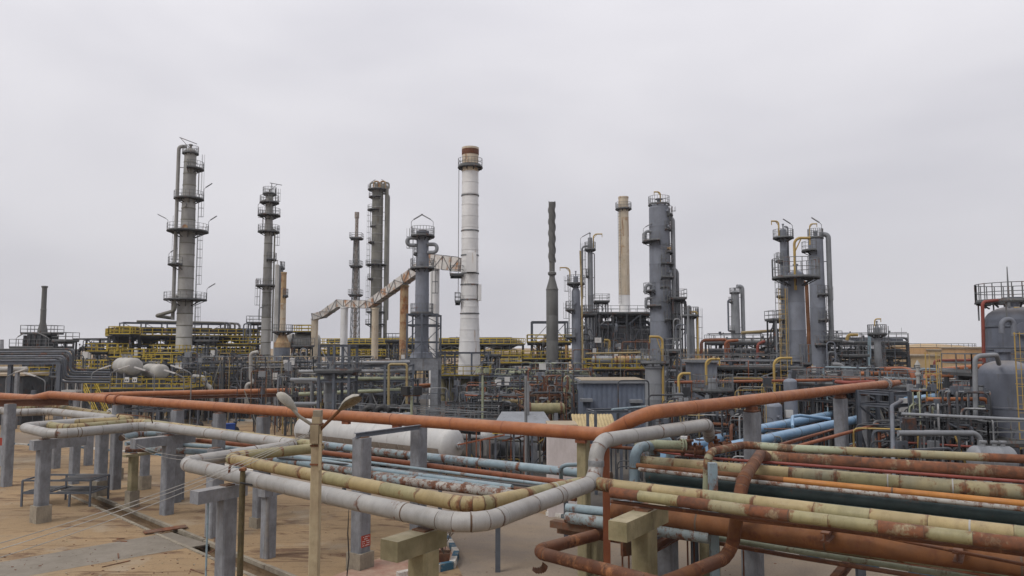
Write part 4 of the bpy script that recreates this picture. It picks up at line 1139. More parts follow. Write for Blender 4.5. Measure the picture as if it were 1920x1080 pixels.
# flakes of rust, gravel and blown sand on the yard
random.seed(61)
db = Mass()
def chips(px0, px1, py0, py1, n, smax, mats):
    for _ in range(n):
        q = Z(random.uniform(px0, px1), random.uniform(py0, py1), 0.0); s = random.uniform(.3, 1) * smax
        a = random.uniform(0, 3.1)
        db.use(random.choice(mats)).box((q.x, q.y, s * .12 + .003), (s * random.uniform(.4, 1.6), s * .5, s * .24), a)
chips(-40, 420, 1030, 1120, 160, .10, ('brown_rust', 'steel_rusty', 'plinth_concrete', 'brown_rust'))
chips(-40, 760, 900, 1080, 260, .07, ('plinth_concrete', 'steel_rusty', 'tan_concrete', 'brown_rust'))
chips(860, 1900, 1000, 1110, 200, .08, ('plinth_concrete', 'tan_concrete', 'steel_rusty'))
for _ in range(9):                                                       # lengths of scrap rod and strip
    q = Z(random.uniform(20, 420), random.uniform(1000, 1085), 0); a = random.uniform(0, 3.1); l_ = random.uniform(.3, 1.3)
    db.use('steel_rusty').bar((q.x, q.y, .02), (q.x + math.cos(a) * l_, q.y + math.sin(a) * l_, .02), .05, .03)
db.finish('debris', 'scattered rust flakes, gravel and scrap on the yard')
# ================================================================== BUILDERS FOR THE PLANT
def tower(name, label, px, D, prof, mat, sec=3.0, plats=(), rmat='rail_grey', ladders=(), pipes=(), manways=(), lamps=(), davits=(),
          head='dome', base_z=0.0, cat='tower', group=None, n=24, band='same', deck='deck_grate', railh=1.05, railw=0.04, ringm=None, headm=None):
    """Process column. prof: (photo row, half width in photo pixels) from the top down; bearings in degrees, 0 right, -90 to the camera."""
    X = xof(px, D); c = (X, D); k = mpp(D)
    P = [(zof(py, D), hw * k) for py, hw in prof]
    P.append((base_z, P[-1][1]))
    def rad(z):
        for (za, ra), (zb, rb) in zip(P, P[1:]):
            if za >= z >= zb: return ra + (rb - ra) * (za - z) / max(za - zb, 1e-6)
        return P[-1][1] if z < base_z else P[0][1]
    t = thing(name, label, cat, (X, D, base_z), group)
    zt = P[0][0]
    m = max(2, int(round((zt - base_z) / sec)))
    bs = [base_z + (zt - base_z) * i / m for i in range(m + 1)]
    ksel = sorted(set(bs + [p[0] for p in P if base_z < p[0] < zt]))
    if ringm:
        for a in bs[1:-1]: MB().lathe((X, D, a), [(rad(a) * 1.0, -.06), (rad(a) * 1.045, -.05), (rad(a) * 1.045, .09), (rad(a) * 1.0, .1)], n, cap=False).build('band_ring', ringm, t)
    for a, b in zip(bs, bs[1:]):
        zs = [a] + [z for z in ksel if a < z < b] + [b]
        pr = [(rad(a) * 1.025, a), (rad(a) * 1.025, a + 0.10), (rad(a), a + 0.11)] + [(rad(z), z) for z in zs[1:]]
        mm = mat(b) if callable(mat) else mat
        MB().lathe((X, D, 0), pr, n, cap=False).build('shell_section', mm, t)
    r = P[0][1]
    mt = headm or (mat(zt) if callable(mat) else mat)
    if head == 'dome':
        MB().lathe((X, D, zt), [(r, 0)] + [(r * math.cos(q), r * 0.55 * math.sin(q)) for q in (0.25, 0.5, 0.75, 1.0, 1.25, 1.45)], n).build('head', mt, t)
        MB().lathe((X, D, zt + r * 0.5), [(r * 0.22, 0), (r * 0.22, 0.5), (r * 0.36, 0.5), (r * 0.36, 0.65)], 10).build('top_nozzle', mt, t)
    elif head == 'open':
        MB().lathe((X, D, zt), [(r, -0.02), (r * 1.05, 0), (r * 1.05, 0.25), (r * 0.93, 0.26), (r * 0.92, -1.2)], n).build('rim', mt, t)
    elif head == 'flat':
        MB().lathe((X, D, zt), [(r, -0.02), (r * 1.15, 0), (r * 1.15, 0.22), (r * 0.8, 0.23)], n).build('rim', mt, t)
    for py, ro, a0, a1 in plats:
        z = zof(py, D)
        ring_platform(t, c, z, rad(z) * 1.0, ro * k, a0, a1, rmat, deck=deck, h=railh, w=railw)
    for a, py0, py1, *cg in ladders:
        z0, z1 = (zof(py0, D) if py0 else base_z), zof(py1, D)
        dv = Vector((math.cos(math.radians(a)), math.sin(math.radians(a)), 0))
        mb = MB(); rr = max(rad(z0), rad(z1)) + 0.12
        ladder(mb, (X + dv.x * rr, D + dv.y * rr), z0, z1, dv, bar=0.055, cage=not cg)
        mb.build('ladder', rmat, t, smooth=False)
    for a, off, py0, py1, pr_, pm in pipes:                 # riser standing off the shell, turned in at the top
        z0, z1 = (zof(py0, D) if py0 else base_z), zof(py1, D)
        dv = Vector((math.cos(math.radians(a)), math.sin(math.radians(a)), 0))
        rr = rad(z0) + off * k
        rt = rad(z1)
        pts = [Vector((X, D, z0)) + dv * rr, Vector((X, D, z1)) + dv * rr, Vector((X, D, z1)) + dv * (rt * 0.6)]
        pts[1].z = pts[2].z = z1
        MB().sweep(fillet(pts, pr_ * 3.5), pr_, 10).build('riser_pipe', pm, t)
        q = z0 + 3
        while q < z1 - 2:
            MB().bar(Vector((X, D, q)) + dv * rad(q) * 0.98, Vector((X, D, q)) + dv * rr, 0.09).build('pipe_bracket', rmat, t, smooth=False)
            q += 6.5
    for a, py, mr in manways:
        z = zof(py, D)
        dv = Vector((math.cos(math.radians(a)), math.sin(math.radians(a)), 0))
        MB().lathe(Vector((X, D, z)) + dv * rad(z) * 0.9, [(mr * k * .8, 0), (mr * k * .8, rad(z) * .1 + .18), (mr * k, rad(z) * .1 + .2), (mr * k, rad(z) * .1 + .34)], 14, axis=dv).build('manway', 'stack_rust' if pipes and random.random() < .4 else mt, t)
    for py, ro, a, s in lamps:
        av = math.radians(a)
        tube_lamp(t, (X + math.cos(av) * ro * k, D + math.sin(av) * ro * k, zof(py, D)), (s * 1.0, -0.3, 0))
    for py, off, a, h, reach, rr, dm2 in davits:
        av = math.radians(a)
        dx = Vector((1, 0, 0)) if reach > 0 else Vector((-1, 0, 0))
        gooseneck(t, (X + math.cos(av) * off * k, D + math.sin(av) * off * k, zof(py, D)), dx, h * k, abs(reach) * k, rr * k, dm2)
    return t

def rect_platform(t, c, z, sx, sy, rmat, ang=0.0, th=0.18, h=1.1, w=0.06, deck='deck_grate', name='platform'):
    c = Vector((c[0], c[1], 0))
    pl_ = MB().box((c.x, c.y, z - th / 2), (sx, sy, th), ang).build(name, deck, t, smooth=False)
    ca, sa = math.cos(ang), math.sin(ang)
    co = [Vector((c.x + x * ca - y * sa, c.y + x * sa + y * ca, z)) for x, y in ((-sx / 2, -sy / 2), (sx / 2, -sy / 2), (sx / 2, sy / 2), (-sx / 2, sy / 2))]
    if rmat == 'rail_yellow': w = max(w, math.hypot(c.x, c.y) * .00085)
    rl = MB(); rail_path(rl, co, h, 1.4, w, True)
    rl.build('handrail', rmat, pl_, smooth=False)
    MB().box((c.x, c.y, z - th - 0.14), (sx * 0.99, 0.2, 0.26), ang).build('girder', 'steel_dark', pl_, smooth=False)
    return pl_

def frame3d(name, label, A, B, depth, levels, bays, cw=0.3, mat='steel_dark', brace=0.4, decks=(), drail='rail_yellow', rows=2, cat='rack', group=None, bm='hbeam', base=0.0, beam_h=None):
    """Steel rack: columns, longitudinal and cross beams, braces and rail edged decks on the chosen levels."""
    cw *= 0.78
    A, B = Vector((A[0], A[1], base)), Vector((B[0], B[1], base))
    t = thing(name, label, cat, A, group)
    d = (B - A); L = d.length; d.normalize()
    nrm = Vector((-d.y, d.x, 0))
    if nrm.y < 0: nrm = -nrm
    top = max(levels)
    bh = beam_h or cw
    for i in range(bays + 1):
        for j in range(rows):
            p = A + d * (L * i / bays) + nrm * (depth * j / max(rows - 1, 1))
            MB().hbeam(p, p + UP * (top - base + 0.02 * j), cw, cw).build('column', mat, t, smooth=False)
    for z in levels:
        for j in range(rows):
            off = nrm * (depth * j / max(rows - 1, 1))
            for i in range(bays):
                a = A + off + d * (L * i / bays + cw * 0.5); b = A + off + d * (L * (i + 1) / bays - cw * 0.5)
                a.z = b.z = z - bh / 2
                MB().hbeam(a, b, cw * 0.75, bh).build('beam', mat, t, smooth=False)
        if rows > 1:
            for i in range(bays + 1):
                a = A + d * (L * i / bays) + nrm * cw * 0.5; b = A + d * (L * i / bays) + nrm * (depth - cw * .5)
                a.z = b.z = z - bh / 2 - 0.01
                MB().hbeam(a, b, cw * 0.7, bh * 0.9).build('cross_beam', mat, t, smooth=False)
    zz = [base] + sorted(levels)
    for i in range(bays):
        for z0, z1 in zip(zz, zz[1:]):
            for j in range(rows):
                if random.random() < brace:
                    off = nrm * (depth * j / max(rows - 1, 1) - (0.02 if j == 0 else -0.02))
                    a = A + off + d * (L * i / bays); b = A + off + d * (L * (i + 1) / bays)
                    if random.random() < 0.5: a, b = b, a
                    a.z, b.z = z0 + 0.1, z1 - 0.2
                    MB().bar(a, b, cw * 0.42).build('brace', random.choice((mat, mat, 'steel_galv', 'steel_blue')), t, smooth=False)
    for lv, ext, rm in decks:
        z = levels[lv] + 0.1
        c = A + d * L / 2 + nrm * depth / 2
        rect_platform(t, (c.x, c.y), z, L + 2 * ext, depth + 2 * ext, rm, math.atan2(d.y, d.x), name='deck')
    return t

COLN = {'steel_dark': 'dark', 'steel_galv': 'pale grey', 'column_grey': 'grey', 'tower_olive': 'olive', 'tan_cladding': 'tan', 'brown_rust': 'rust brown', 'white_paint': 'white', 'pale_green': 'pale green',
        'orange_old': 'dull orange', 'steel_rusty': 'dark rusty', 'steel_blue': 'blue grey', 'davit_yellow': 'yellow', 'pale_blue': 'pale blue', 'white_rusty': 'flaking white', 'tank_orange': 'sandy orange', 'steel_': ''}
MASS = Mass()
def tangle(where, group, A, B, depth, levels, n, mats, rmin=0.06, rmax=0.2, seed=1, drop=0.6, name='process_pipe', extra=60):
    """Runs of process piping on a rack; the largest are objects, the finest tubing joins the mass of small piping."""
    random.seed(seed)
    A, B = Vector((A[0], A[1], 0)), Vector((B[0], B[1], 0))
    d = (B - A); L = d.length; d.normalize()
    nrm = Vector((-d.y, d.x, 0))
    if nrm.y < 0: nrm = -nrm
    levels = sorted(levels)
    rs = sorted([random.uniform(rmin, rmax) * (1.0 if random.random() < .75 else 1.35) for i in range(n)], reverse=True)
    for i in range(n + extra):
        fine = i >= n
        r = rs[i] if not fine else random.uniform(0.025, 0.07)
        li = random.randrange(len(levels))
        z = levels[li] + r + 0.02 + random.choice((0, 0, 0.5) if not fine else (-1.2, -.6, 0, .6, 1.3))
        z = max(z, .25)
        s0 = random.uniform(0, 0.6 if not fine else .92) * L; s1 = min(L, s0 + random.uniform(0.2, 0.9) * L * (1 if not fine else .35))
        w = random.uniform(0, 1 if not fine else .6) * depth
        p, q = A + d * s0 + nrm * w + UP * z, A + d * s1 + nrm * w + UP * z
        pts = [p, q]
        turn = []
        if random.random() < (drop if not fine else .85):
            pts = [Vector((p.x, p.y, 0.05 if random.random() < .6 else max(0.4, z - random.uniform(1, 3))))] + pts; turn.append('left')
        if random.random() < (drop if not fine else .6):
            k = random.random(); turn.append('right')
            if k < 0.5: pts = pts + [Vector((q.x, q.y, 0.05 if random.random() < .6 else max(0.4, z - random.uniform(1, 3))))]
            else:
                e = q + nrm * random.uniform(-1, 1) * 2
                pts = pts + [e, Vector((e.x, e.y, max(0.05, z - random.uniform(1.0, 6))))]
        m = mats()
        if fine:
            MASS.use(m).sweep(fillet(pts, r * 4, 2), r, 5)
            if random.random() < .5:                              # valve or instrument on the line
                c = p.lerp(q, random.random()); h = random.uniform(.12, .28)
                MASS.use(random.choice(('steel_dark', 'steel_dark', 'steel_blue', 'column_grey', 'steel_blue'))).box(c + UP * .1, (h, h, h * 1.6))
            continue
        o = MB().sweep(fillet(pts, r * 3, 4), r, 8).build(name, m)
        lab = '%s %s pipe %s, %s level %s' % (('thick', 'medium', 'slim')[min(2, i * 3 // n)], COLN.get(m, 'grey'), {0: 'straight', 1: 'bent at %s end' % (turn[0] if turn else ''), 2: 'bent at both ends'}[len(turn)],
                                                    ('bottom', 'second', 'third', 'fourth')[li], where)
        tag(o, lab, 'pipe', group)

def drum(name, label, c, axis, r, L, mat, legs=0.0, secs=3, group=None, saddle='post_concrete', cat='vessel', nozzles=True, skin=None, flange=False, n=22):
    """Horizontal vessel: shell rings, dished heads, saddles, top nozzles."""
    c = Vector(c); ax = Vector(axis); ax.z = 0; ax.normalize()
    t = thing(name, label, cat, (c.x, c.y, legs), group)
    for i in range(secs):
        a, b = -L / 2 + L * i / secs, -L / 2 + L * (i + 1) / secs
        MB().lathe(c, [(r, a), (r * 1.012, a + .01), (r * 1.012, a + .07), (r, a + .08), (r, b)], n, axis=ax, cap=False).build('shell_ring', mat, t)
    for s in (-1, 1):
        MB().lathe(c + ax * s * L / 2, [(r * math.cos(q), r * 0.52 * math.sin(q)) for q in (0, .2, .4, .6, .8, 1.0, 1.2, 1.4, 1.53)], n, axis=ax * s).build('dished_head', mat, t)
        if flange:
            MB().lathe(c + ax * s * (L / 2 - r * .3), [(r, -.06), (r * 1.2, -.06), (r * 1.2, .06), (r, .06)], n, axis=ax * s, cap=False).build('flange', 'steel_rusty', t)
    sd = Vector((-ax.y, ax.x, 0))
    for s in (-0.3, 0.3):
        p = c + ax * L * s
        zt = c.z - r * 0.7
        MB().bar(Vector((p.x, p.y, legs)), Vector((p.x, p.y, zt)), r * 1.5, 0.3, up=ax).build('saddle', saddle, t, smooth=False) if abs(zt - legs) > .05 else None
    if nozzles:
        for s in (-0.25, 0.1, 0.35):
            p = c + ax * L * s
            MB().lathe(p, [(r * .16, r * .9), (r * .16, r * 1.25), (r * .26, r * 1.25), (r * .26, r * 1.36)], 10).build('nozzle', mat, t)
    return t

def pump(label, c, ang, s=1.0, mat='steel_blue', group=None):
    c = Vector((c[0], c[1], c[2] if len(c) > 2 else 0)); ax = Vector((math.cos(ang), math.sin(ang), 0))
    t = thing('pump_set', label, 'pump', c, group)
    MB().box(c + UP * 0.12 * s, (1.9 * s, 0.7 * s, 0.24 * s), ang).build('base_frame', 'plinth_concrete', t, smooth=False)
    m = c + ax * 0.4 * s + UP * 0.6 * s
    MB().lathe(m, [(0.2 * s, -.5 * s), (0.31 * s, -.45 * s), (0.31 * s, .4 * s), (0.24 * s, .45 * s), (.24 * s, .55 * s), (.05 * s, .56 * s)], 14, axis=ax).build('motor', mat, t)
    for k in range(5):
        a = m + ax * (-0.36 + k * .17) * s
        MB().lathe(a, [(0.31 * s, -.02), (.35 * s, -.02), (.35 * s, .02), (.31 * s, .02)], 14, axis=ax, cap=False).build('cooling_fin', mat, t)
    p = c - ax * 0.5 * s + UP * 0.55 * s
    MB().lathe(p, [(0.1 * s, -.25 * s), (.33 * s, -.2 * s), (.36 * s, 0), (.3 * s, .2 * s), (.1 * s, .4 * s)], 14, axis=ax).build('casing', mat, t)
    MB().lathe(p, [(.11 * s, 0), (.11 * s, .7 * s), (.19 * s, .7 * s), (.19 * s, .8 * s)], 10).build('outlet', mat, t)
    return t

def stair(t, p0, p1, w, mat):
    """Steel stair flight from p0 (foot) to p1 (head)."""
    p0, p1 = Vector(p0), Vector(p1)
    d = (p1 - p0); h = Vector((d.x, d.y, 0)).normalized(); sd = Vector((-h.y, h.x, 0))
    for k in (-1, 1):
        MB().bar(p0 + sd * k * w / 2, p1 + sd * k * w / 2, 0.06, 0.26).build('stringer', mat, t, smooth=False)
        hr_ = MB(); hr_.bar(p0 + sd * k * w / 2 + UP, p1 + sd * k * w / 2 + UP, 0.06); hr_.bar(p0 + sd * k * w / 2 + UP * .5, p1 + sd * k * w / 2 + UP * .5, 0.05)
        for i in range(6):
            q = p0.lerp(p1, i / 5) + sd * k * w / 2; hr_.bar(q, q + UP, 0.05)
        hr_.build('handrail', mat, t, smooth=False)
    m = max(3, int(d.z / 0.25))
    for i in range(1, m):
        q = p0.lerp(p1, i / m)
        MB().bar(q - sd * w / 2, q + sd * w / 2, 0.24, 0.04, up=UP).build('tread', 'deck_grate', t, smooth=False)

def gxy(px, D): return (xof(px, D), D)

# ================================================================== TOWERS AND STACKS
random.seed(101)
tower('distillation_tower', 'tallest stepped grey tower on the left with many round platforms', 346.5, 108,
      [(284, 10.5), (300, 11), (375, 12), (440, 13.2), (500, 13.5), (560, 13.8), (640, 14.3), (735, 14.8)],
      lambda z: 'tower_bright' if z < 15.5 else 'tower_clad', sec=1.75, ringm='tower_olive',
      plats=[(288, 15, -200, 160), (317, 25, -80, 70), (373, 27, -200, 160), (434, 37, -200, 160), (497, 33, 120, 260), (562, 38, -200, 160)],
      ladders=[(15, 317, 375), (20, 434, 375), (10, 562, 440), (8, 640, 562), (190, 434, 500)],
      pipes=[(205, 6.5, 600, 276, 0.26, 'tower_clad'), (150, 8, 560, 430, 0.12, 'tower_olive')],
      manways=[(-95, 387, 4.0), (-85, 428, 5.0), (-70, 556, 4), (-140, 556, 3.5)],
      lamps=[(373, 26, 20, 1), (434, 36, 20, 1), (562, 37, 15, 1), (497, 32, 190, 1), (434, 36, 190, -1)], group='tall process towers')
t = bpy.data.objects['distillation_tower']
X, D = xof(346.5, 108), 108
zt = zof(270, D); tb = MB()                                               # hoist frame on the crown
tb.bar((X, D, zof(284, D)), (X, D, zt), 0.1); tb.bar((X - 1.7, D, zt + 1.0), (X + 0.9, D, zt), 0.1); tb.bar((X - 1.6, D, zt + 0.95), (X, D, zof(280, D)), 0.07)
tb.build('hoist_frame', 'rail_grey', t, smooth=False)
plain_pipe('crude_line', 'rust brown line bending away from the foot of the tallest tower pipe', [W(327, 560, 106), W(329, 582, 106), W(293, 592, 108), W(320, 596, 112)], 0.26, 'tower_olive', n=10)
tower('distillation_tower', 'slim grey tower with stacked platforms, second from the left', 499.5, 115,
      [(366, 6.5), (400, 7), (440, 7.3), (540, 8.3), (640, 9.0), (740, 9.4)], lambda z: 'tower_bright' if z < 14 else 'tower_clad', sec=1.9, ringm='tower_olive',
      plats=[(364, 13, -200, 160), (380, 18, -200, 160), (404, 21, -200, 160), (435, 20, -200, 160), (487, 16, -80, 80), (536, 21, -200, 160)],
      ladders=[(10, 487, 435), (195, 600, 536), (10, 404, 364), (185, 435, 404)],
      pipes=[(-20, 5, 640, 430, 0.13, 'tower_olive')], manways=[(-60, 373, 3.2), (-70, 530, 3)], lamps=[(404, 20, 200, 1), (600, 14, 200, 1)], group='tall process towers')
o = bpy.data.objects['distillation_tower.001']
X, D = xof(499.5, 115), 115
tb = MB(); zt = zof(343, D); tb.bar((X + .3, D, zof(366, D)), (X + .3, D, zt), 0.09); tb.bar((X, D, zt), (X + 1.9, D, zt - .35), 0.09); tb.bar((X + .3, D, zof(355, D)), (X + 1.2, D, zt - .2), .06)
tb.build('hoist_frame', 'rail_grey', o, smooth=False)
tower('side_column', 'short white topped pipe column clinging to the slim grey tower', 517.5, 114, [(497, 3.6), (700, 3.8)], 'tower_bright', sec=5, head='dome', cat='column', group='small columns')
tower('side_column', 'dark grey short column behind the slim grey tower', 524, 118, [(500, 5), (700, 5)], 'column_grey', sec=4, plats=[(503, 8, -60, 80)], cat='column', group='small columns')
tower('heater_stack', 'rusty brown topped stack of the small heater right of the slim tower', 530.5, 111, [(513, 4.8), (520, 4.8), (600, 5.2), (624, 5.6), (625, 6), (641, 12), (642, 14.5), (700, 14.5)], lambda z: 'stack_rust' if z > 16 else ('stack_cream' if z > 11.4 else ('stack_rust' if z > 9.6 else 'column_blue')), sec=2.2,
      plats=[(555, 9, -80, 80), (700, 22, -200, 160), (622, 19, -200, 160)], rmat='rail_grey', head='flat', cat='stack', group='heater stacks')
tower('distillation_tower', 'olive grey tower crowned with looping pipes behind the flue duct', 705.0, 165,
      [(356, 10.3), (400, 10.4), (520, 10.6), (640, 11)], 'tower_olive', sec=2.0, ringm='tower_clad',
      plats=[(356, 19, -200, 160), (370, 17, 150, 300), (394, 19, 120, 290), (425, 14, 150, 260), (455, 17, 150, 250), (497, 21, -200, 160), (523, 17, 160, 240), (585, 19, -200, 160), (608, 20, -200, 160)],
      pipes=[(-10, 7, 640, 350, 0.42, 'tower_olive'), (25, 11, 600, 362, 0.25, 'tower_clad')], ladders=[(185, 520, 400), (185, 610, 525)], lamps=[(356, 18, 160, 1), (356, 18, 10, -1)], group='tall process towers')
o = bpy.data.objects['distillation_tower.002']
X, D = xof(705, 165), 165
for k in range(5):                                                         # looping overhead pipes
    a = -1.6 + k * 0.75
    pz = zof(356, D)
    MB().sweep(fillet([Vector((X + a, D - .6, pz)), Vector((X + a, D - .6, pz + 1.5 + .3 * (k % 2))), Vector((X + a + 1.2, D - .6, pz + 1.5 + .3 * (k % 2))), Vector((X + a + 1.2, D - .6, pz + .2))], .5), 0.2, 8).build('overhead_loop', ('tower_olive', 'stack_rust')[k % 2], o)

# lattice flare tower
def lattice(name, label, px, D, py_top, py_frame, py_base_w, w_top, w_base, mat, pipe_r, plats, rmat='rail_grey'):
    X = xof(px, D); k = mpp(D)
    t = thing(name, label, 'stack', (X, D, 0))
    z1 = zof(py_frame, D); zt = zof(py_top, D)
    MB().lathe((X, D, 0), [(pipe_r, 0), (pipe_r, z1), (pipe_r * .95, z1 + .1), (pipe_r * .95, zt - 1.4), (pipe_r * 1.25, zt - 1.3), (pipe_r * 1.25, zt)], 12).build('flare_pipe', 'white_rusty', t)
    hw = lambda z: (w_base + (w_top - w_base) * z / z1) * k
    m = 12
    for sx, sy in ((-1, -1), (1, -1), (1, 1), (-1, 1)):
        MB().bar((X + sx * hw(0), D + sy * hw(0), 0), (X + sx * hw(z1), D + sy * hw(z1), z1), 0.16).build('corner_leg', mat, t, smooth=False)
    for i in range(m):
        za, zb = z1 * i / m, z1 * (i + 1) / m
        for f in range(4):
            cs = [(-1, -1), (1, -1), (1, 1), (-1, 1)]
            a, b = cs[f], cs[(f + 1) % 4]
            pa = Vector((X + a[0] * hw(za), D + a[1] * hw(za), za)); pb_ = Vector((X + b[0] * hw(zb), D + b[1] * hw(zb), zb))
            pc_ = Vector((X + a[0] * hw(zb), D + a[1] * hw(zb), zb))
            mb = MB(); mb.bar(pc_, pb_, 0.09); mb.bar(pa, pb_, 0.08)
            mb.build('lattice_panel', mat, t, smooth=False)
    for py, ro in plats:
        rect_platform(t, (X, D), zof(py, D), ro * 2 * k, ro * 2 * k, rmat)
    return t
random.seed(102)
lattice('flare_tower', 'thin lattice flare tower with a spotted pipe top', 666, 160, 398, 446, 650, 4, 9, 'rail_grey', 0.4, [(447, 11), (499, 10.5), (553, 11.5)])

tower('fractionator', 'dark blue grey column standing on a tall concrete table in mid plant', 791, 84,
      [(437, 10.5), (445, 11.5), (480, 11.8), (503, 12.6), (560, 13), (660, 13.2), (661, 19), (672, 22)], lambda z: 'plinth_concrete' if z < 8.6 else 'column_blue', sec=2.4, base_z=zof(672, 84), n=16,
      plats=[(443, 23, -200, 160), (476, 17, 140, 220), (503, 23, -200, 160), (587, 22, -200, 160)], ladders=[(185, 503, 443), (10, 587, 503)],
      lamps=[(443, 22, 200, 1), (443, 22, -20, -1)], head='flat', group='blue grey columns', manways=[(-90, 495, 3)])
o = bpy.data.objects['fractionator']
X, D = xof(791, 84), 84
for s, py, hh in ((-1, 447, 10), (1, 459, 11)):
    z = zof(py, D); k = mpp(D)
    MB().sweep(fillet([Vector((X + s * 9 * k, D - .3, z)), Vector((X + s * 28 * k, D - .5, z)), Vector((X + s * 28 * k, D - .5, z - hh * k * 1.4)), Vector((X + s * 10 * k, D - .3, z - hh * k * 1.4))], 7 * k), 3.6 * k, 12).build('side_loop', 'column_grey', o)
MB().lathe((X, D, zof(443, D)), [(8 * mpp(D), 0), (9.5 * mpp(D), .2), (9.5 * mpp(D), .45), (7.5 * mpp(D), .5), (7.5 * mpp(D), .7)], 16).build('crown_flange', 'brown_rust', o)
# its steel cage and concrete table
frame3d('tower_cage', 'open grey steel cage round the foot of the dark blue column', gxy(763.5, 81.7), gxy(819, 81.7), 4.6, [zof(640, 82), zof(608, 82), zof(588, 82)], 2, 0.24, 'steel_blue', 0.6, base=zof(672, 82), cat='cage')
t = thing('concrete_table', 'tall grey concrete table carrying the dark blue column', 'table', (X, D, 0))
zt = zof(673, D); k = mpp(D)
MB().box((X, D, zt - 0.62), (68 * k, 68 * k, 1.2)).build('table_top', 'post_concrete', t, smooth=False)
for sx in (-1, 1):
    for sy in (-1, 1):
        MB().box((X + sx * 27.5 * k, D + sy * 27.5 * k, (zt - 1.23) / 2), (13 * k, 13 * k, zt - 1.23)).build('leg', 'post_concrete', t, smooth=False)
MB().box((X, D - 27.5 * k, zof(742, D)), (42 * k, 9 * k, 0.5)).build('tie_beam', 'post_concrete', t, smooth=False)
rl = MB(); rail_path(rl, [(X - 33 * k, D - 33 * k, zt), (X + 33 * k, D - 33 * k, zt), (X + 33 * k, D + 33 * k, zt), (X - 33 * k, D + 33 * k, zt)], 1.1, 1.2, .05, True)
rl.build('handrail', 'rail_grey', t, smooth=False)

# big white chimney
random.seed(103)
tower('chimney', 'big white chimney with rusty rim, the thickest stack in mid plant', 880.5, 92,
      [(281, 15.6), (300, 15.6), (470, 15.9), (560, 16.6), (588, 17), (640, 19), (700, 21.3)], lambda z: 'stack_cream' if z > zof(306, 92) else 'stack_white', sec=1.45, base_z=zof(749, 92), n=32,
      plats=[(314, 24, -200, 160)], ladders=[(182, 570, 320, 0)], lamps=[], head='open', cat='chimney')
o = bpy.data.objects['chimney']
X, D = xof(880.5, 92), 92; k = mpp(D)
MB().lathe((X, D, 0), [(16.1 * k, zof(291, D)), (16.3 * k, zof(290, D)), (16.3 * k, zof(281, D) + .2)], 32, cap=False).build('rusty_rim', 'brown_rust', o)
for py in (367, 433, 479, 513, 534, 562, 588):
    z = zof(py, D); r = (15.9 + max(0, (py - 470)) / 95) * k
    MB().lathe((X, D, z), [(r * 1.03, -.08), (r * 1.07, -.07), (r * 1.07, .07), (r * 1.03, .08)], 32, cap=False).build('stiffening_ring', 'rail_grey', o)
rect_platform(o, (X - 22 * k, D - .4), zof(566, D), 9 * k, 1.4, 'rail_grey')
rect_platform(o, (X - 24 * k, D - .4), zof(516, D), 24 * k, 1.6, 'rail_grey')
MB().box((X + 19 * k, D - .3, zof(549, D)), (6 * k, .8, 30 * k)).build('access_box', 'stack_white', o, smooth=False)
MB().box((X + 4 * k, D - 16 * k, zof(494, D)), (18 * k, 1.0, 36 * k)).build('duct_collar', 'stack_white', o, smooth=False)
MB().lathe((X, D, zof(313, D)), [(17 * k, 0), (19.5 * k, .05), (19.5 * k, .3), (17 * k, .35)], 32, cap=False).build('ring_beam', 'rail_grey', o)
# chimney table with round concrete legs and shelter frame
t = thing('chimney_table', 'concrete table with stout round legs under the white chimney', 'table', (X, D, 0))
zt = zof(750, D)
MB().box((X + 22 * k, D, zt - .45), (150 * k, 60 * k, .9)).build('table_top', 'post_concrete', t, smooth=False)
for px in (812, 850, 905, 950, 985):
    for dy in (-1.6, 1.6): MB().box((xof(px, D), D + dy, (zt - .92) / 2), (.8, .6, zt - .92)).build('leg', 'post_concrete', t, smooth=False)
t = thing('burner_legs', 'ring of stained round concrete pedestals around the chimney foot', 'pedestal', (X, D, zt + .01))
for px, dd in ((833, -1.2), (850, -2.3), (870, -2.6), (898, -2.0), (842, 1.0), (905, .6)):
    MB().lathe((xof(px, D + dd), D + dd, 0), [(9 * k, zt + .02), (9 * k, zt + .4), (7.6 * k, zt + .42), (7.4 * k, zof(706, D))], 14).build('pedestal', 'tan_concrete', t)
frame3d('shelter_steelwork', 'open grey steel frame wrapped around the chimney foot', gxy(822, 87.5), gxy(916, 87.5), 9, [zof(706, 88), zof(660, 88)], 3, 0.26, 'steel_blue', 0.25, decks=[(0, 0.1, 'rail_yellow')], base=zt, cat='frame')

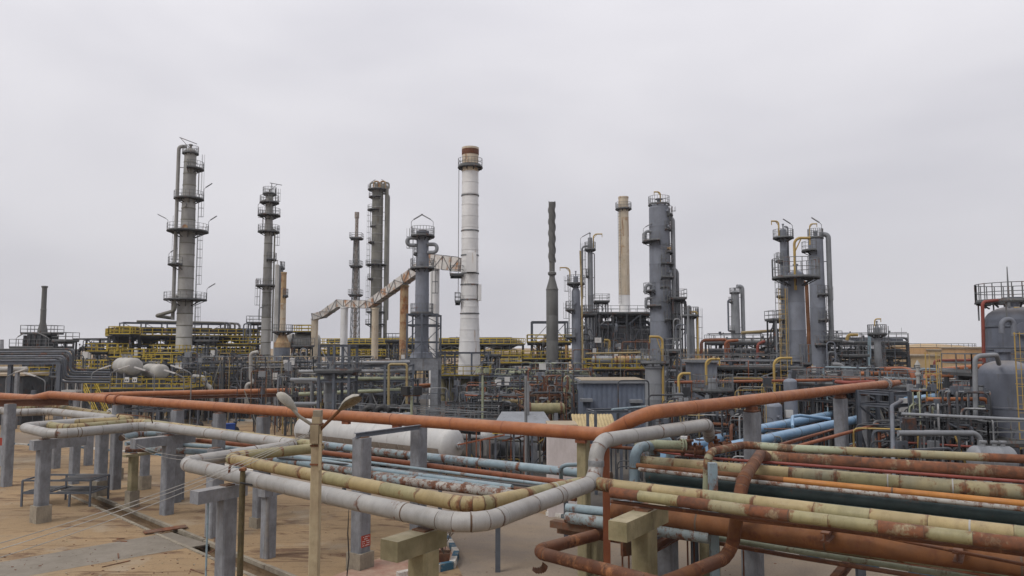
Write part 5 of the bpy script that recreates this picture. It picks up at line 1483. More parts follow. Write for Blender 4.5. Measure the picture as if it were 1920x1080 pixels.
# flue duct with its feeder stacks
def duct(label, pts, w, h0, mat='duct_sheet'):
    t = thing('flue_duct', label, 'duct', Vector((pts[0][0].x, pts[0][0].y, pts[0][0].z - 1)))
    for (a, ha), (b, hb) in zip(pts, pts[1:]):
        d = (b - a); L = d.length; d.normalize()
        s = Vector((-d.y, d.x, 0)).normalized(); u = s.cross(d) * (-1 if s.cross(d).z < 0 else 1)
        m = max(1, int(round(L / 1.9)))
        for i in range(m):
            p, q = a.lerp(b, i / m), a.lerp(b, (i + 1) / m)
            hp, hq = ha + (hb - ha) * i / m, ha + (hb - ha) * (i + 1) / m
            p2, q2 = p + d * .02, q - d * .02
            vs = [c + s * x * w / 2 + u * y * hh / 2 for c, hh in ((p2, hp), (q2, hq)) for x, y in ((-1, -1), (1, -1), (1, 1), (-1, 1))]
            MB()._add(vs, [(0, 1, 2, 3), (7, 6, 5, 4), (1, 0, 4, 5), (2, 1, 5, 6), (3, 2, 6, 7), (0, 3, 7, 4)]).build('duct_panel', mat, t, smooth=False)
            rb = MB()                                                          # stiffener hoop and the diagonal rib on each panel
            e = 1.05
            cs = [p + s * x * w / 2 * e + u * y * hp / 2 * e for x, y in ((-1, -1), (1, -1), (1, 1), (-1, 1))]
            for k_ in range(4): rb.bar(cs[k_], cs[(k_ + 1) % 4], .09)
            for sg_ in (-1, 1):
                x0 = p + s * sg_ * w / 2 * 1.02 - u * hp / 2 * (1 if i % 2 else -1); x1 = q + s * sg_ * w / 2 * 1.02 + u * hq / 2 * (1 if i % 2 else -1)
                rb.bar(x0, x1, .08)
            rb.build('stiffener', 'rail_grey', t, smooth=False)
    return t
random.seed(104)
duct('rust streaked flue duct climbing in steps to the white chimney', [(W(589, 594, 116), 1.0), (W(606, 590, 115.5), 1.0), (W(636, 569, 114), 1.05), (W(694, 571, 109), 1.1), (W(775, 513, 102), 1.35), (W(806, 489, 99), 1.75), (W(868, 497, 93.5), 1.75)], 1.15, 1.2)
SG = 'feeder stacks of the flue duct'
for px, D, hw, pt_, m, lab in ((590.5, 116, 6.3, 600, 'stack_cream', 'cream feeder stack at the low end of the flue duct'), (645.5, 112, 6.8, 578, 'stack_white', 'pale feeder stack under the first bend of the flue duct'),
                              (703.5, 108, 6.3, 580, 'stack_cream', 'tan feeder stack where the flue duct starts to climb'), (757.5, 104, 8, 538, 'stack_rust', 'rust stained feeder stack left of the dark blue column'),
                              (814.5, 98, 9, 503, 'stack_white', 'white feeder stack between the dark blue column and the chimney')):
    tower('feeder_stack', lab, px, D, [(pt_, hw), (650, hw * 1.02)], m, sec=2.4, head='flat', cat='stack', group=SG, n=18)
tower('cone_heater', 'small heater with rusty cone roof below the flue duct', 653, 96, [(690, 1.5), (737, 9), (738, 9.5), (760, 9.5)], lambda z: 'stack_rust' if z > 3 else 'column_grey', sec=1.5, head='flat', cat='heater')
# spiral flare stack
random.seed(105)
D = 95; X = xof(1035.5, D); k = mpp(D)
t = thing('spiral_stack', 'dark grey stack with spiral fins on a thick grey base', 'stack', (X, D, 0))
zb, zc, zn, zs, zt = 0.0, zof(544, D), zof(522, D), zof(491, D), zof(379, D)
for a, b in ((0, .2), (.2, .4), (.4, .6), (.6, .8), (.8, 1)):
    MB().lathe((X, D, 0), [(11.3 * k, zc * a), (11.3 * k, zc * b - .03), (11.1 * k, zc * b)], 28, cap=False).build('base_section', 'flare_grey', t)
MB().lathe((X, D, 0), [(11.8 * k, zc), (11.8 * k, zc + .12), (11.2 * k, zc + .14), (5.6 * k, zn), (5.3 * k, zn + .3)], 28).build('cone', 'flare_grey', t)
MB().lathe((X, D, 0), [(5.2 * k, zn), (5.2 * k, zof(517, D)), (8 * k, zof(515, D)), (8 * k, zof(511, D)), (5.3 * k, zof(509, D)), (5.3 * k, zs), (6.0 * k, zs), (6.0 * k, zt - .02), (5.4 * k, zt)], 20).build('shaft', 'flare_grey', t)
for st in range(3):                                                         # helical strakes
    mb = MB(); m = 64; vs = []
    for i in range(m + 1):
        u = i / m; a = st * 2 * math.pi / 3 - u * 2 * math.pi * 1.75
        z = zs + (zt - zs) * u
        tv = Vector((-math.sin(a), math.cos(a), 0)); rv = Vector((math.cos(a), math.sin(a), 0))
        for r_0, w_0 in ((5.7 * k, -.05), (7.4 * k, -.03), (7.4 * k, .03), (5.7 * k, .05)):
            vs.append(Vector((X, D, z)) + rv * r_0 + UP * w_0 * 2.2)
    fs = [(i * 4 + a, i * 4 + (a + 1) % 4, i * 4 + 4 + (a + 1) % 4, i * 4 + 4 + a) for i in range(m) for a in range(4)]
    mb._add(vs, fs).build('helical_fin', 'flare_grey', t, smooth=False)

random.seed(106)
BC = 'blue grey columns'
tower('stripper', 'short blue grey column with yellow davit right of the spiral stack', 1080, 92, [(520, 4.5), (540, 5), (546, 8), (620, 8.3), (700, 8.6)], 'column_blue', sec=2.6,
      plats=[(532, 17, -200, 160), (581, 20, 130, 250), (632, 21, 140, 260)], ladders=[(200, 581, 532), (190, 632, 581)], manways=[(-110, 568, 4), (-100, 622, 4)], davits=[(532, 12, 200, 30, -19, 1.2, 'davit_yellow')], group=BC)
tower('stripper', 'slender grey column with yellow davit arm beside the cream stack', 1107.5, 105, [(447, 4.2), (468, 4.4), (476, 4.8), (590, 5.4), (591, 8), (690, 8.2)], 'column_grey', sec=2.8,
      plats=[(468, 11, -200, 160), (518, 9, 130, 230), (586, 16, -200, 160)], ladders=[(190, 586, 468)], pipes=[(180, 10, 560, 462, .14, 'column_grey'), (10, 3, 560, 475, .08, 'steel_galv')], davits=[(468, 7, 20, 30, 17, 1.2, 'davit_yellow')], lamps=[(468, 18, 180, 1)], group=BC)
tower('chimney', 'cream rust stained stack above the dark heater box', 1171.5, 120, [(372, 9.4), (392, 9.4), (480, 9.7), (560, 10.2), (580, 10.6), (586, 12)], lambda z: 'stack_cream' if z > 19 else 'stack_white', sec=3.0, base_z=zof(590, 120), plats=[(392, 15.5, -200, 160)], ladders=[(225, 570, 395, 0)], head='open', cat='chimney')
tower('fractionator', 'tallest blue grey column on the right of the cream stack, many side platforms', 1239, 95, [(391, 19), (450, 19.3), (520, 20), (600, 20.2), (700, 20.5)], 'column_blue', sec=2.5, n=30,
      plats=[(384, 20.5, -200, 160), (404, 26, -50, 40), (432, 23, -70, 20), (453, 33, 150, 260), (474, 25, -70, 20), (496, 27, -95, 20), (521, 27, -95, 20), (540, 22, -100, -50), (546, 32, 170, 230), (562, 35, -60, 30), (574, 30, 160, 260), (600, 30, -80, 20)],
      ladders=[(-85, 521, 474), (-80, 600, 540), (-40, 432, 404)], pipes=[(-15, 4.5, 640, 410, .3, 'column_grey'), (10, 14, 640, 503, .22, 'column_grey')],
      manways=[(-52, 398, 3.2), (-48, 427, 3.2), (-50, 468, 3.2), (-50, 511, 3.2), (-60, 556, 3)], davits=[(384, 4, -60, 24, -12, 1.3, 'davit_yellow')], lamps=[(453, 32, 190, 1)], group=BC)
o = bpy.data.objects['fractionator.001']
for py, s in ((445, -1), (545, -1), (570, -1)):
    X, D = xof(1239, 95), 95; k = mpp(D); z = zof(py, D)
    MB().sweep(fillet([Vector((X - 17 * k, D - .5, z + .7)), Vector((X - 29 * k, D - .6, z + .7)), Vector((X - 29 * k, D - .6, z - .5))], .5), .2, 10).build('side_nozzle', 'column_grey', o)
tower('stripper', 'small grey column with bent yellow pipe right of the tallest blue column', 1294.5, 90, [(590, 6), (600, 7), (700, 8)], 'column_grey', sec=2.4, plats=[(592, 16, -200, 160)], ladders=[(10, 690, 592)], pipes=[(-120, 6, 680, 575, .16, 'column_grey'), (-20, 5, 680, 585, .12, 'davit_yellow')], manways=[(-100, 586, 3.2)], group=BC)
tower('far_column', 'distant grey column with looped top pipe behind the dark rack', 1379, 160, [(549, 7.3), (600, 8), (635, 8.6), (636, 11), (650, 12)], 'column_grey', sec=3, plats=[(549, 10, -200, 160), (566, 12, 120, 220), (620, 14, 120, 240)], pipes=[(10, 4, 640, 537, .45, 'column_grey'), (190, 6, 620, 562, .2, 'steel_blue')], group=BC, cat='column')
tower('fractionator', 'front blue grey column with broad round top platform and big yellow davit', 1494.5, 70, [(515, 14.2), (560, 14.6), (680, 15.6), (740, 16)], 'column_blue', sec=2.6, n=28,
      plats=[(521, 43, -200, 160), (682, 24, -100, 0)], railh=1.8, railw=0.06, ladders=[(190, 640, 521), (185, 720, 650)], davits=[(545, 14, -115, 98, 30, 2.6, 'davit_yellow')], group=BC)
tower('stripper', 'slim blue column just behind and left of the broad platform column', 1473, 95, [(432, 6), (440, 6.3), (560, 7), (700, 7.4)], 'column_blue', sec=2.7, plats=[(446, 19, -200, 160), (489, 15, 150, 240), (556, 16, 120, 250), (598, 18, 150, 250), (640, 18, 150, 250)], ladders=[(200, 640, 489)], pipes=[(15, 3, 560, 425, .12, 'column_grey')], davits=[(446, 8, 180, 32, -14, 1.5, 'davit_yellow')], lamps=[(446, 18, 0, -1)], group=BC)
tower('fractionator', 'right hand blue grey column with long side pipe behind the broad platform', 1534, 88, [(450, 13), (560, 13.7), (640, 14.5), (720, 15)], 'column_blue', sec=2.6, n=28, plats=[(446, 14.5, -200, 160), (470, 26, 150, 250), (553, 20, -110, -30), (600, 20, -110, -30), (646, 24, -130, 0)],
      pipes=[(-12, 8, 640, 440, .3, 'column_grey')], manways=[(-100, 547, 3.4), (-95, 638, 3.4)], davits=[(446, 13, 200, 26, 14, 1.2, 'davit_yellow')], lamps=[(446, 12, 0, -1)], ladders=[(-60, 646, 600), (-50, 600, 553)], group=BC)
plain_pipe('red_riser', 'tall rust red pipe rising between the two right hand columns', [W(1519, 740, 80), W(1516, 620, 80), W(1512, 530, 80), W(1500, 528, 80)], 0.2, 'orange_rust', n=10)
tower('far_column', 'small column with yellow gooseneck alone on the right skyline', 1643.5, 85, [(615, 5), (630, 5.5), (680, 7), (720, 7.5)], 'column_grey', sec=2, plats=[(626, 17, -200, 160), (690, 14, -200, 160)], davits=[(612, 5, 200, 14, 12, 1.2, 'davit_yellow')], ladders=[(10, 690, 626)], group=BC, cat='column')
tower('far_stack', 'tiny pale stack on the far left skyline', 6, 300, [(638, 3), (660, 4)], 'column_grey', sec=4, head='open', cat='stack')
for px, D, pt_, lab in ((1690, 150, 614, 'thin mast on the right skyline'), (463, 140, 598, 'thin mast above the left rack'), (1888, 47, 500, 'lightning rod above the near right vessel')):
    q = W(px, pt_, D)
    tag(MB().sweep([Vector((q.x, q.y, 0 if px != 1888 else zof(575, D))), q], [.09, .03], 6).build('mast', 'rail_grey'), lab, 'mast')
# ================================================================== LEFT UNIT
random.seed(201)
D = 105
X = xof(81, D); k = mpp(D)
t = thing('fired_heater', 'dark box heater with a thin stack at the far left', 'heater', (X, D, 0))
for z0, z1, w in ((0, zof(700, D), 40), (zof(700, D), zof(655, D), 40), (zof(655, D), zof(629, D), 38)):
    MB().box((X, D, (z0 + z1) / 2), (w * k, w * k, z1 - z0 - .02)).build('wall_section', 'steel_dark', t, smooth=False)
for i in range(5):
    MB().bar((X - 20 * k + i * 10 * k, D - 20.5 * k, 0), (X - 20 * k + i * 10 * k, D - 20.5 * k, zof(629, D)), .18).build('stiffener', 'steel_dark', t, smooth=False)
rect_platform(t, (X, D), zof(625, D), 56 * k, 40 * k, 'rail_grey')
rect_platform(t, (X, D), zof(651, D), 84 * k, 56 * k, 'rail_grey')
rect_platform(t, (X, D - 2), zof(702, D), 90 * k, 40 * k, 'rail_yellow')
MB().lathe((X, D, 0), [(8.5 * k, zof(626, D)), (8.5 * k, zof(620, D)), (5 * k, zof(604, D)), (4.9 * k, zof(581, D)), (5.8 * k, zof(580.5, D)), (4.5 * k, zof(579, D)), (4.3 * k, zof(540, D)), (5.6 * k, zof(539, D)), (5.6 * k, zof(536.5, D)), (4 * k, zof(536, D))], 16).build('stack', 'flare_grey', t)
for s in (-1, 1): tube_lamp(t, (X + s * 30 * k, D - 28 * k, zof(651, D)), (-s, -.2, 0), h=1.2)
# bundle of bent pipes in front of the heater
for i in range(6):
    D = 78 - i * 0.9
    y0 = 655 + i * 4.2; xk = 137 - i * 5; y1 = 693 + i * 4.6
    plain_pipe('bent_pipe', '%s of the nested grey pipes bending down left of the drums' % ('topmost', 'second', 'third', 'fourth', 'fifth', 'lowest')[i], [W(-60, y0 + 1, D), W(xk, y0, D), W(xk, y1, D), W(206, y1 + 1, D + 2)], 0.125, 'steel_blue' if i % 2 else 'steel_dark', 'nested bent pipes', n=10, bend=.55)
a, b = W(-40, 680, 72), W(112, 679, 72.5)
t = thing('portal_beam', 'blue grey steel portal under the nested bent pipes', 'portal', (b.x, b.y, 0))
MB().hbeam(a, b, .3, .42).build('beam', 'steel_blue', t, smooth=False)
for px in (112, 20): 
    q = W(px, 683, 72.4); MB().hbeam(Vector((q.x, q.y, 0)), q, .34, .34).build('column', 'steel_blue', t, smooth=False)
c = W(8, 693, 82)
drum('storage_drum', 'pale horizontal drum cut off by the left photo edge', c, (1, .15, 0), 5.5 * mpp(82), 4.5, 'vessel_grey', legs=0, group='horizontal drums')
q = W(15, 725, 88)
t = thing('plant_shed', 'dark grey shed with a sandy roof edge on the far left', 'shed', (q.x, q.y, 0))
MB().box((q.x, q.y, zof(705, 88) / 2), (6.2, 4, zof(705, 88))).build('wall', 'steel_dark', t, smooth=False)
MB().box((q.x, q.y, zof(704, 88) + .15), (6.8, 4.6, .25)).build('roof', 'sandy_roof', t, smooth=False)
def lamp_post(label, px, D, py_top, dx, group='thin bent lamp posts', mat='steel_galv'):
    q = W(px, py_top, D); t = thing('lamp_post', label, 'lamp post', (q.x, q.y, 0), group)
    MB().sweep(fillet([Vector((q.x, q.y, 0)), q, q + Vector((dx * .9, -.1, .45))], .4), .06, 6).build('pole', mat, t)
    e = q + Vector((dx * .9, -.1, .45))
    MB().bar(e, e + Vector((dx * 1.1, -.1, .35)), .22, .12).build('fitting', 'white_paint', t, smooth=False)
for a in (('grey lamp post in front of the far left shed', 12, 70, 707, 1), ('lamp post with lowered tube in front of the heater', 85, 72, 714, -1), ('short lamp post by the nested pipes', 172, 76, 700, 1), ('lamp post left of the pale drums', 207, 76, 700, 1),
          ('lamp post before the smaller pale drum', 290, 76, 703, -1), ('white lamp post at the foot of the tallest tower', 359, 74, 700, -1), ('lamp post beyond the tallest tower foot', 345, 78, 708, -1)): lamp_post(*a)
q = W(134, 724, 76); t = thing('open_cabinet', 'pale open cabinet frame below the nested pipes', 'cabinet', (q.x, q.y, 0))
for z in (zof(713, 76), zof(733, 76)): MB().box((q.x, q.y, z), (1.6, 1.2, .18)).build('shelf', 'white_paint', t, smooth=False)
for sx in (-1, 1):
    for sy in (-1, 1): MB().box((q.x + sx * .74, q.y + sy * .55, zof(713, 76) / 2), (.09, .09, zof(713, 76) - .2)).build('leg', 'white_paint', t, smooth=False)

# fin fan cooler structure with yellow rails
random.seed(202)
A, Bp = gxy(216, 112), gxy(486, 124)
lv = [zof(722, 114), zof(697, 114), zof(664, 114), zof(630, 114)]
frame3d('cooler_rack', 'long air cooler rack with yellow railed top deck behind the tallest tower', A, Bp, 8.0, lv, 6, .32, 'steel_dark', .55, decks=[(3, .4, 'rail_yellow'), (2, .2, 'rail_grey')])
dA, dB = Vector((*A, 0)), Vector((*Bp, 0)); dd = (dB - dA).normalized(); nn = Vector((-dd.y, dd.x, 0))
LL = (dB - dA).length
for i in range(6):
    c = dA + dd * LL * (i + .5) / 6 + nn * 4 + UP * (lv[3] - .25)
    t = thing('air_cooler', 'tapered fan hood number %s from the left under the yellow deck' % ('one', 'two', 'three', 'four', 'five', 'six')[i], 'cooler', c - UP * 1.6, 'air coolers under the left deck')
    w0, w1 = 1.6, 1.25
    an = math.atan2(dd.y, dd.x)
    vs = []
    for z, w, dp in ((0, 1.7, 3.3), (-.8, .8, 1.1)):
        for x, y in ((-w, -dp), (w, -dp), (w, dp), (-w, dp)): vs.append(c + dd * x + nn * y + UP * z)
    MB()._add(vs, [(0, 1, 2, 3), (7, 6, 5, 4), (1, 0, 4, 5), (2, 1, 5, 6), (3, 2, 6, 7), (0, 3, 7, 4)]).build('hood', 'steel_dark', t, smooth=False)
    MB().lathe(c - UP * 1.15, [(.85, .4), (.95, .38), (.95, 0), (.85, .02)], 16, cap=False).build('fan_ring', 'steel_dark', t)
    MB().lathe(c - UP * 1.7, [(.3, .5), (.32, .4), (.32, -.3), (.1, -.35)], 10).build('motor', 'steel_blue', t)
    tb_ = c + UP * 1.4                                                  # header boxes and tube bundle standing above the deck
    MB().box(tb_ - UP * .3, (3.0, 6.4, .6), an).build('tube_bundle', 'steel_rusty', t, smooth=False)
    for sgn in (-1, 1): MB().box(tb_ + nn * sgn * 3.45 - UP * .2, (3.1, .45, .9), an).build('header_box', 'steel_dark', t, smooth=False)
# pipe gantry above the deck
gz = zof(604, 114)
frame3d('deck_gantry', 'grey pipe gantry standing on the yellow railed deck', (A[0] + dd.x * 1.2, A[1] + dd.y * 1.2), (Bp[0] - dd.x * 5, Bp[1] - dd.y * 5), 5, [gz], 5, .2, 'steel_blue', .5, base=lv[3] + .1, cat='gantry')
for i in range(4):
    p = dA + dd * (3 + i) + nn * (.4 + i * 1.2) + UP * (gz + .15 + .02 * i); q = dA + dd * (LL * (.75 + .05 * i)) + nn * (.4 + i * 1.2) + UP * (gz + .15)
    plain_pipe('gantry_pipe', ('nearest', 'second nearest', 'third nearest', 'farthest')[i] + ' tan brown pipe along the top of the left gantry', [p, q, q - UP * 2.2], .16 + .04 * (i % 2), ('tower_olive', 'steel_galv')[i % 2], 'pipes on the left gantry', n=8)
tangle('of the left cooler rack', 'pipes inside the left cooler rack', A, Bp, 8, lv[:3], 20, pick(('steel_dark', 4), ('steel_galv', 1.8), ('steel_blue', 3), ('tower_olive', 2), ('tan_cladding', .7), ('brown_rust', .5)), .09, .24, seed=301, extra=420)
# side walkways
def walkway(label, px0, px1, py, D, depth, rm='rail_yellow', group='yellow railed walkways', legs=True, mat='steel_dark', D1=None, name='walkway'):
    D1 = D1 or D
    a, b = Vector((xof(px0, D), D, 0)), Vector((xof(px1, D1), D1, 0))
    z = (zof(py, D) + zof(py, D1)) / 2
    d = (b - a).normalized(); n_ = Vector((-d.y, d.x, 0))
    if n_.y < 0: n_ = -n_
    t = thing(name, label, 'walkway', a, group)
    c = (a + b) / 2 + n_ * depth / 2
    rect_platform(t, (c.x, c.y), z, (b - a).length, depth, rm, math.atan2(d.y, d.x), name='deck')
    if legs:
        m = max(1, int((b - a).length / 5))
        for i in range(m + 1):
            for j in (.08, .92):
                p = a + d * ((b - a).length * (.03 + .94 * i / m)) + n_ * depth * j
                MB().hbeam(p, p + UP * (z - .32), .2, .2).build('leg', mat, t, smooth=False)
    return t
for a in (('short yellow walkway at the left end of the cooler deck', 205, 245, 626, 110, 3), ('yellow walkway stepped below the cooler deck at its left end', 163, 222, 659, 104, 3), ('yellow walkway above the bigger pale drum', 206, 273, 670, 99, 3),
          ('faded yellow walkway between the drums and the tallest tower', 268, 326, 681, 97, 2.5), ('long yellow walkway behind the nested pipes', 140, 210, 691, 100, 3), ('yellow walkway right of the tallest tower', 362, 470, 663, 112, 2.2), ('narrow yellow walkway below the cooler deck before the tallest tower', 232, 338, 646, 117, 2), ('low yellow walkway between the tallest and the slim tower', 372, 486, 701, 98, 2.2),
          ('yellow walkway under the cooler deck beside the slim tower', 388, 482, 645, 121, 2), ('short yellow walkway above the smaller pale drum', 282, 345, 662, 104, 2.4)): walkway(*a)
# drum platform
D = 84
t = walkway('broad yellow railed platform carrying the two pale drums', 163, 350, 729, D, 7.5, name='drum_platform')
stair(t, W(203, 790, 80).xy.to_3d() + UP * 0.02, Vector((xof(174, D), D - .1, zof(729, D))), 1.1, 'rail_yellow')
for s, (px, py, r, L, lab) in enumerate(((251, 687.5, 16.5, 5.4, 'bigger pale grey drum with its round end facing right'), (303, 697, 14, 5.0, 'smaller pale grey drum right of the bigger one'))):
    hc = W(px, py, D + 1.2); ax = Vector((-.66, .75, 0))
    drum('pale_drum', lab, hc + ax * L / 2, ax, r * mpp(D), L, 'vessel_grey', legs=zof(729, D), group='pale drums on the yellow platform')
for px, lab in ((238, 'left of two small white number plates under the bigger drum'), (252.5, 'right of two small white number plates under the bigger drum')):
    q = W(px, 712, 83.5)
    t = thing('number_plate', lab, 'sign', (q.x, q.y, zof(729, D)), 'plates below the drums')
    MB().box(q, (.5, .06, .55)).build('plate', 'sign_white', t, smooth=False)
    MB().box(q + Vector((0, .05, -.6)), (.06, .04, .8)).build('stake', 'steel_galv', t, smooth=False)
    for k_ in range(2): MB().box(q + Vector((-.1 + .2 * k_, -.035, -.05)), (.12, .012, .2)).build('lettering', 'ink_black', t, smooth=False)
# valves and pumps on the ground below
for i in range(7):
    q = gxy(240 + i * 34, 76 + (i % 3) * 3)
    pump(ORD[i] + ' grey pump set from the left below the left rack', (q[0], q[1], 0), .4 + i * .3, 1.1, ('steel_dark', 'steel_blue')[i % 2], 'pumps below the left rack')
random.seed(203)
frame3d('pipe_rack', 'dark lower pipe rack between the drums and the slim tower', gxy(330, 92), gxy(600, 96), 6, [zof(742, 93), zof(716, 93), zof(690, 93)], 6, .3, 'steel_dark', .5)
tangle('of the dark lower left rack', 'pipes of the lower left rack', gxy(325, 92), gxy(605, 96), 6, [zof(742, 93), zof(716, 93), zof(690, 93)], 20, pick(('steel_dark', 3), ('steel_galv', 1.8), ('steel_blue', 3), ('tan_cladding', .8), ('brown_rust', .6), ('white_paint', .4)), .07, .2, seed=302, extra=380)
frame3d('pipe_rack', 'dark rack half hidden behind the heater and nested pipes', gxy(140, 118), gxy(215, 114), 7, [zof(720, 115), zof(690, 115), zof(655, 115), zof(634, 115)], 3, .3, 'steel_dark', .6)
tangle('behind the nested grey pipes', 'pipes behind the nested pipes', gxy(138, 116), gxy(215, 112), 7, [zof(720, 115), zof(690, 115), zof(655, 115)], 20, pick(('steel_dark', 3), ('steel_galv', 2), ('tower_olive', 1)), .09, .22, seed=303, extra=130)
plain_pipe('pale_line', 'pale bent pipe standing right of the tallest tower foot', [W(362, 706, 90), W(383, 708, 90), W(386, 722, 90), W(395, 727, 90), W(397, 760, 90)], .3, 'vessel_grey', n=10)
plain_pipe('pale_line', 'pale crooked pipe before the slim tower foot', [W(484, 660, 88), W(470, 662, 88), W(470, 710, 88), W(476, 718, 88), W(462, 720, 88), W(462, 760, 88)], .22, 'vessel_grey', n=10)
# second orange line through the plant
O2 = plain_pipe('pipeline', 'second thinner orange pipeline passing behind the yard', [W(40, 748, 72), W(240, 739, 74.8), W(420, 735, 78.5), W(600, 731, 82), W(770, 724.5, 89), W(985, 714.5, 103), W(1100, 711, 108)], .27, 'orange_paint', n=12, joints=9, jmat='orange_old')
a, b = W(220, 748, 74), W(600, 739, 81.5)
tag(MB().hbeam(a, b, .3, .3).build('support_beam', 'brown_rust', smooth=False), 'brown beam carrying the second orange pipeline', 'beam')
for i, px in enumerate((150, 260, 330, 420, 520, 600, 700, 840, 950, 1040)):
    Dq = 73 + (px - 150) * .036
    q = gxy(px, Dq + .1)
    post('pipeline_support', ORD[i] + ' slim grey support from the left below the second orange pipeline', Vector((q[0], q[1], 0)), zof(741 - (px - 220) * .026, Dq) - .3, .42, 'post_concrete', 0, group='supports of the second orange pipeline')
frame3d('pump_shelter', 'low grey frame over pumps below the yellow stair', gxy(225, 72), gxy(345, 72), 4, [2.9], 3, .2, 'steel_blue', 0)

# ================================================================== MIDDLE UNIT
random.seed(204)
A, Bp = gxy(600, 152), gxy(955, 140)
lv = [zof(690, 146), zof(668, 146), zof(646, 146)]
frame3d('cooler_rack', 'far air cooler rack with yellow deck behind the chimney', A, Bp, 9, lv, 7, .34, 'steel_dark', .7, decks=[(2, .4, 'rail_yellow'), (1, .2, 'rail_yellow')])
tangle('of the far yellow decked rack', 'pipes inside the far middle rack', A, Bp, 9, lv, 20, pick(('steel_dark', 4), ('steel_galv', 2), ('tower_olive', 2), ('steel_blue', 2.5)), .12, .3, seed=304, extra=130)
dA, dB = Vector((*A, 0)), Vector((*Bp, 0)); dd = (dB - dA).normalized(); nn = Vector((-dd.y, dd.x, 0)); LL = (dB - dA).length
for i in range(7):
    c = dA + dd * LL * (i + .5) / 7 + nn * 4.5 + UP * (lv[2] - .3)
    t = thing('air_cooler', 'fan hood %s from the left under the far yellow deck' % ('first', 'second', 'third', 'fourth', 'fifth', 'sixth', 'seventh')[i], 'cooler', c - UP * 2, 'air coolers under the far deck')
    vs = []
    for z, w, dp in ((0, 2.0, 3.4), (-1.0, .8, 1.1)):
        for x, y in ((-w, -dp), (w, -dp), (w, dp), (-w, dp)): vs.append(c + dd * x + nn * y + UP * z)
    MB()._add(vs, [(0, 1, 2, 3), (7, 6, 5, 4), (1, 0, 4, 5), (2, 1, 5, 6), (3, 2, 6, 7), (0, 3, 7, 4)]).build('hood', 'steel_dark', t, smooth=False)
    MB().box(c + UP * 1.0, (4.3, 6.2, .7), math.atan2(dd.y, dd.x)).build('tube_bundle', 'steel_dark', t, smooth=False)
for a in (('yellow walkway behind the feeder stacks', 548, 640, 664, 122, 3), ('yellow walkway between feeder stacks and dark blue column', 655, 750, 668, 118, 3), ('yellow walkway left of the spiral stack', 935, 1012, 681, 112, 4), ('small yellow platform beside the slim heater', 548, 584, 622, 120, 4)): walkway(*a)
q = W(570, 640, 121)
drum('cooler_drum', 'grey slanted exchanger body beside the heater stack', W(568, 640, 122), (1, .4, 0), 1.2, 4.5, 'vessel_grey', legs=zof(664, 122), group='horizontal drums', saddle='steel_dark')
random.seed(205)
# steel truss with orange line behind it
A, Bp = gxy(640, 68), gxy(765, 68)
lv = [zof(733, 68), zof(712, 68), zof(684, 68)]
frame3d('pipe_rack', 'blue grey truss rack left of the concrete table', A, Bp, 4, lv, 3, .26, 'steel_blue', .85)
for py, lab, m in ((680, 'pale pipe along the top of the blue grey truss', 'steel_galv'), (710, 'pale green pipe along the middle of the blue grey truss', 'pale_green'), (731, 'pale green pipe along the bottom of the blue grey truss', 'pale_green'), (696, 'grey pipe inside the blue grey truss', 'steel_galv')):
    plain_pipe('truss_pipe', lab, [W(594 if py == 680 else 560, py + (1 if py != 731 else 8), 66.5), W(768, py - 1, 68.6)], .17, m, 'pipes on the blue grey truss', n=10)
frame3d('pipe_portal', 'tall grey H frame in front of the feeder stacks', gxy(600, 60), gxy(656, 60), 3, [zof(712, 60), zof(697, 60), zof(646, 60)], 2, .26, 'steel_blue', .3, decks=[(1, .35, 'rail_grey')])
tower('dosing_column', 'pale round fireproofed column inside the tall H frame', 622, 62, [(698, 12), (760, 12.3)], 'column_grey', sec=1.6, head='dome', cat='column', group='fireproofed columns')
plain_pipe('frame_pipe', 'pale tan pipe frame standing before the concrete table', [Vector((W(729, 770, 60).x, 60, 0)), W(729, 683, 60), W(763, 683, 60), Vector((W(763, 770, 60).x, 60, 0))], .1, 'tan_cladding', n=8, bend=.2)
for i, (x0, y0, x1, y1) in enumerate(((545, 712, 600, 757), (552, 716, 585, 760), (655, 722, 662, 735))):
    plain_pipe('looped_pipe', ('largest', 'middle', 'smallest')[i] + ' grey pipe loop left of the tall H frame', [W(x0, y0, 61 + i), W(x1, y0, 61 + i), W(x1, y1, 61 + i), W(x0, y1, 61 + i)], .16, 'column_grey', 'pipe loops near the H frame', n=10, bend=.4)
random.seed(206)
A, Bp = gxy(540, 76), gxy(742, 73)
frame3d('pipe_rack', 'low dark pipe rack behind the lamp heads', A, Bp, 6, [zof(765, 74), zof(742, 74), zof(715, 74)], 5, .26, 'steel_dark', .4)
tangle('behind the lamp heads', 'pipes of the rack behind the lamp heads', A, Bp, 6, [zof(765, 74), zof(742, 74), zof(715, 74)], 20, pick(('steel_dark', 3), ('steel_galv', 1.8), ('steel_blue', 3), ('pale_green', 1), ('brown_rust', .6), ('tan_cladding', .6)), .06, .17, seed=305, extra=300)
# row of fan ducts
for i in range(4):
    px = 690 + i * 22
    a, b, c_, d_ = W(px - 6, 786, 56.5), W(px - 6, 766, 56.5), W(px + 12, 762, 56.5), W(px + 13, 780, 56.5)
    t = plain_pipe('blower_duct', '%s of the shiny black blower ducts behind the white drums' % ('leftmost', 'second', 'third', 'rightmost')[i], [Vector((a.x, a.y, 0)), b, c_, d_], .26, 'black_rubber', 'black blower ducts', n=14, bend=.32)
    drum('blower', '%s small grey blower under the black ducts' % ('leftmost', 'second', 'third', 'rightmost')[i], W(px + 3, 782, 55), (.5, 1, 0), .33, 1.0, 'steel_galv', legs=0, secs=2, group='small blowers', nozzles=False, saddle='steel_dark', cat='blower', n=14)
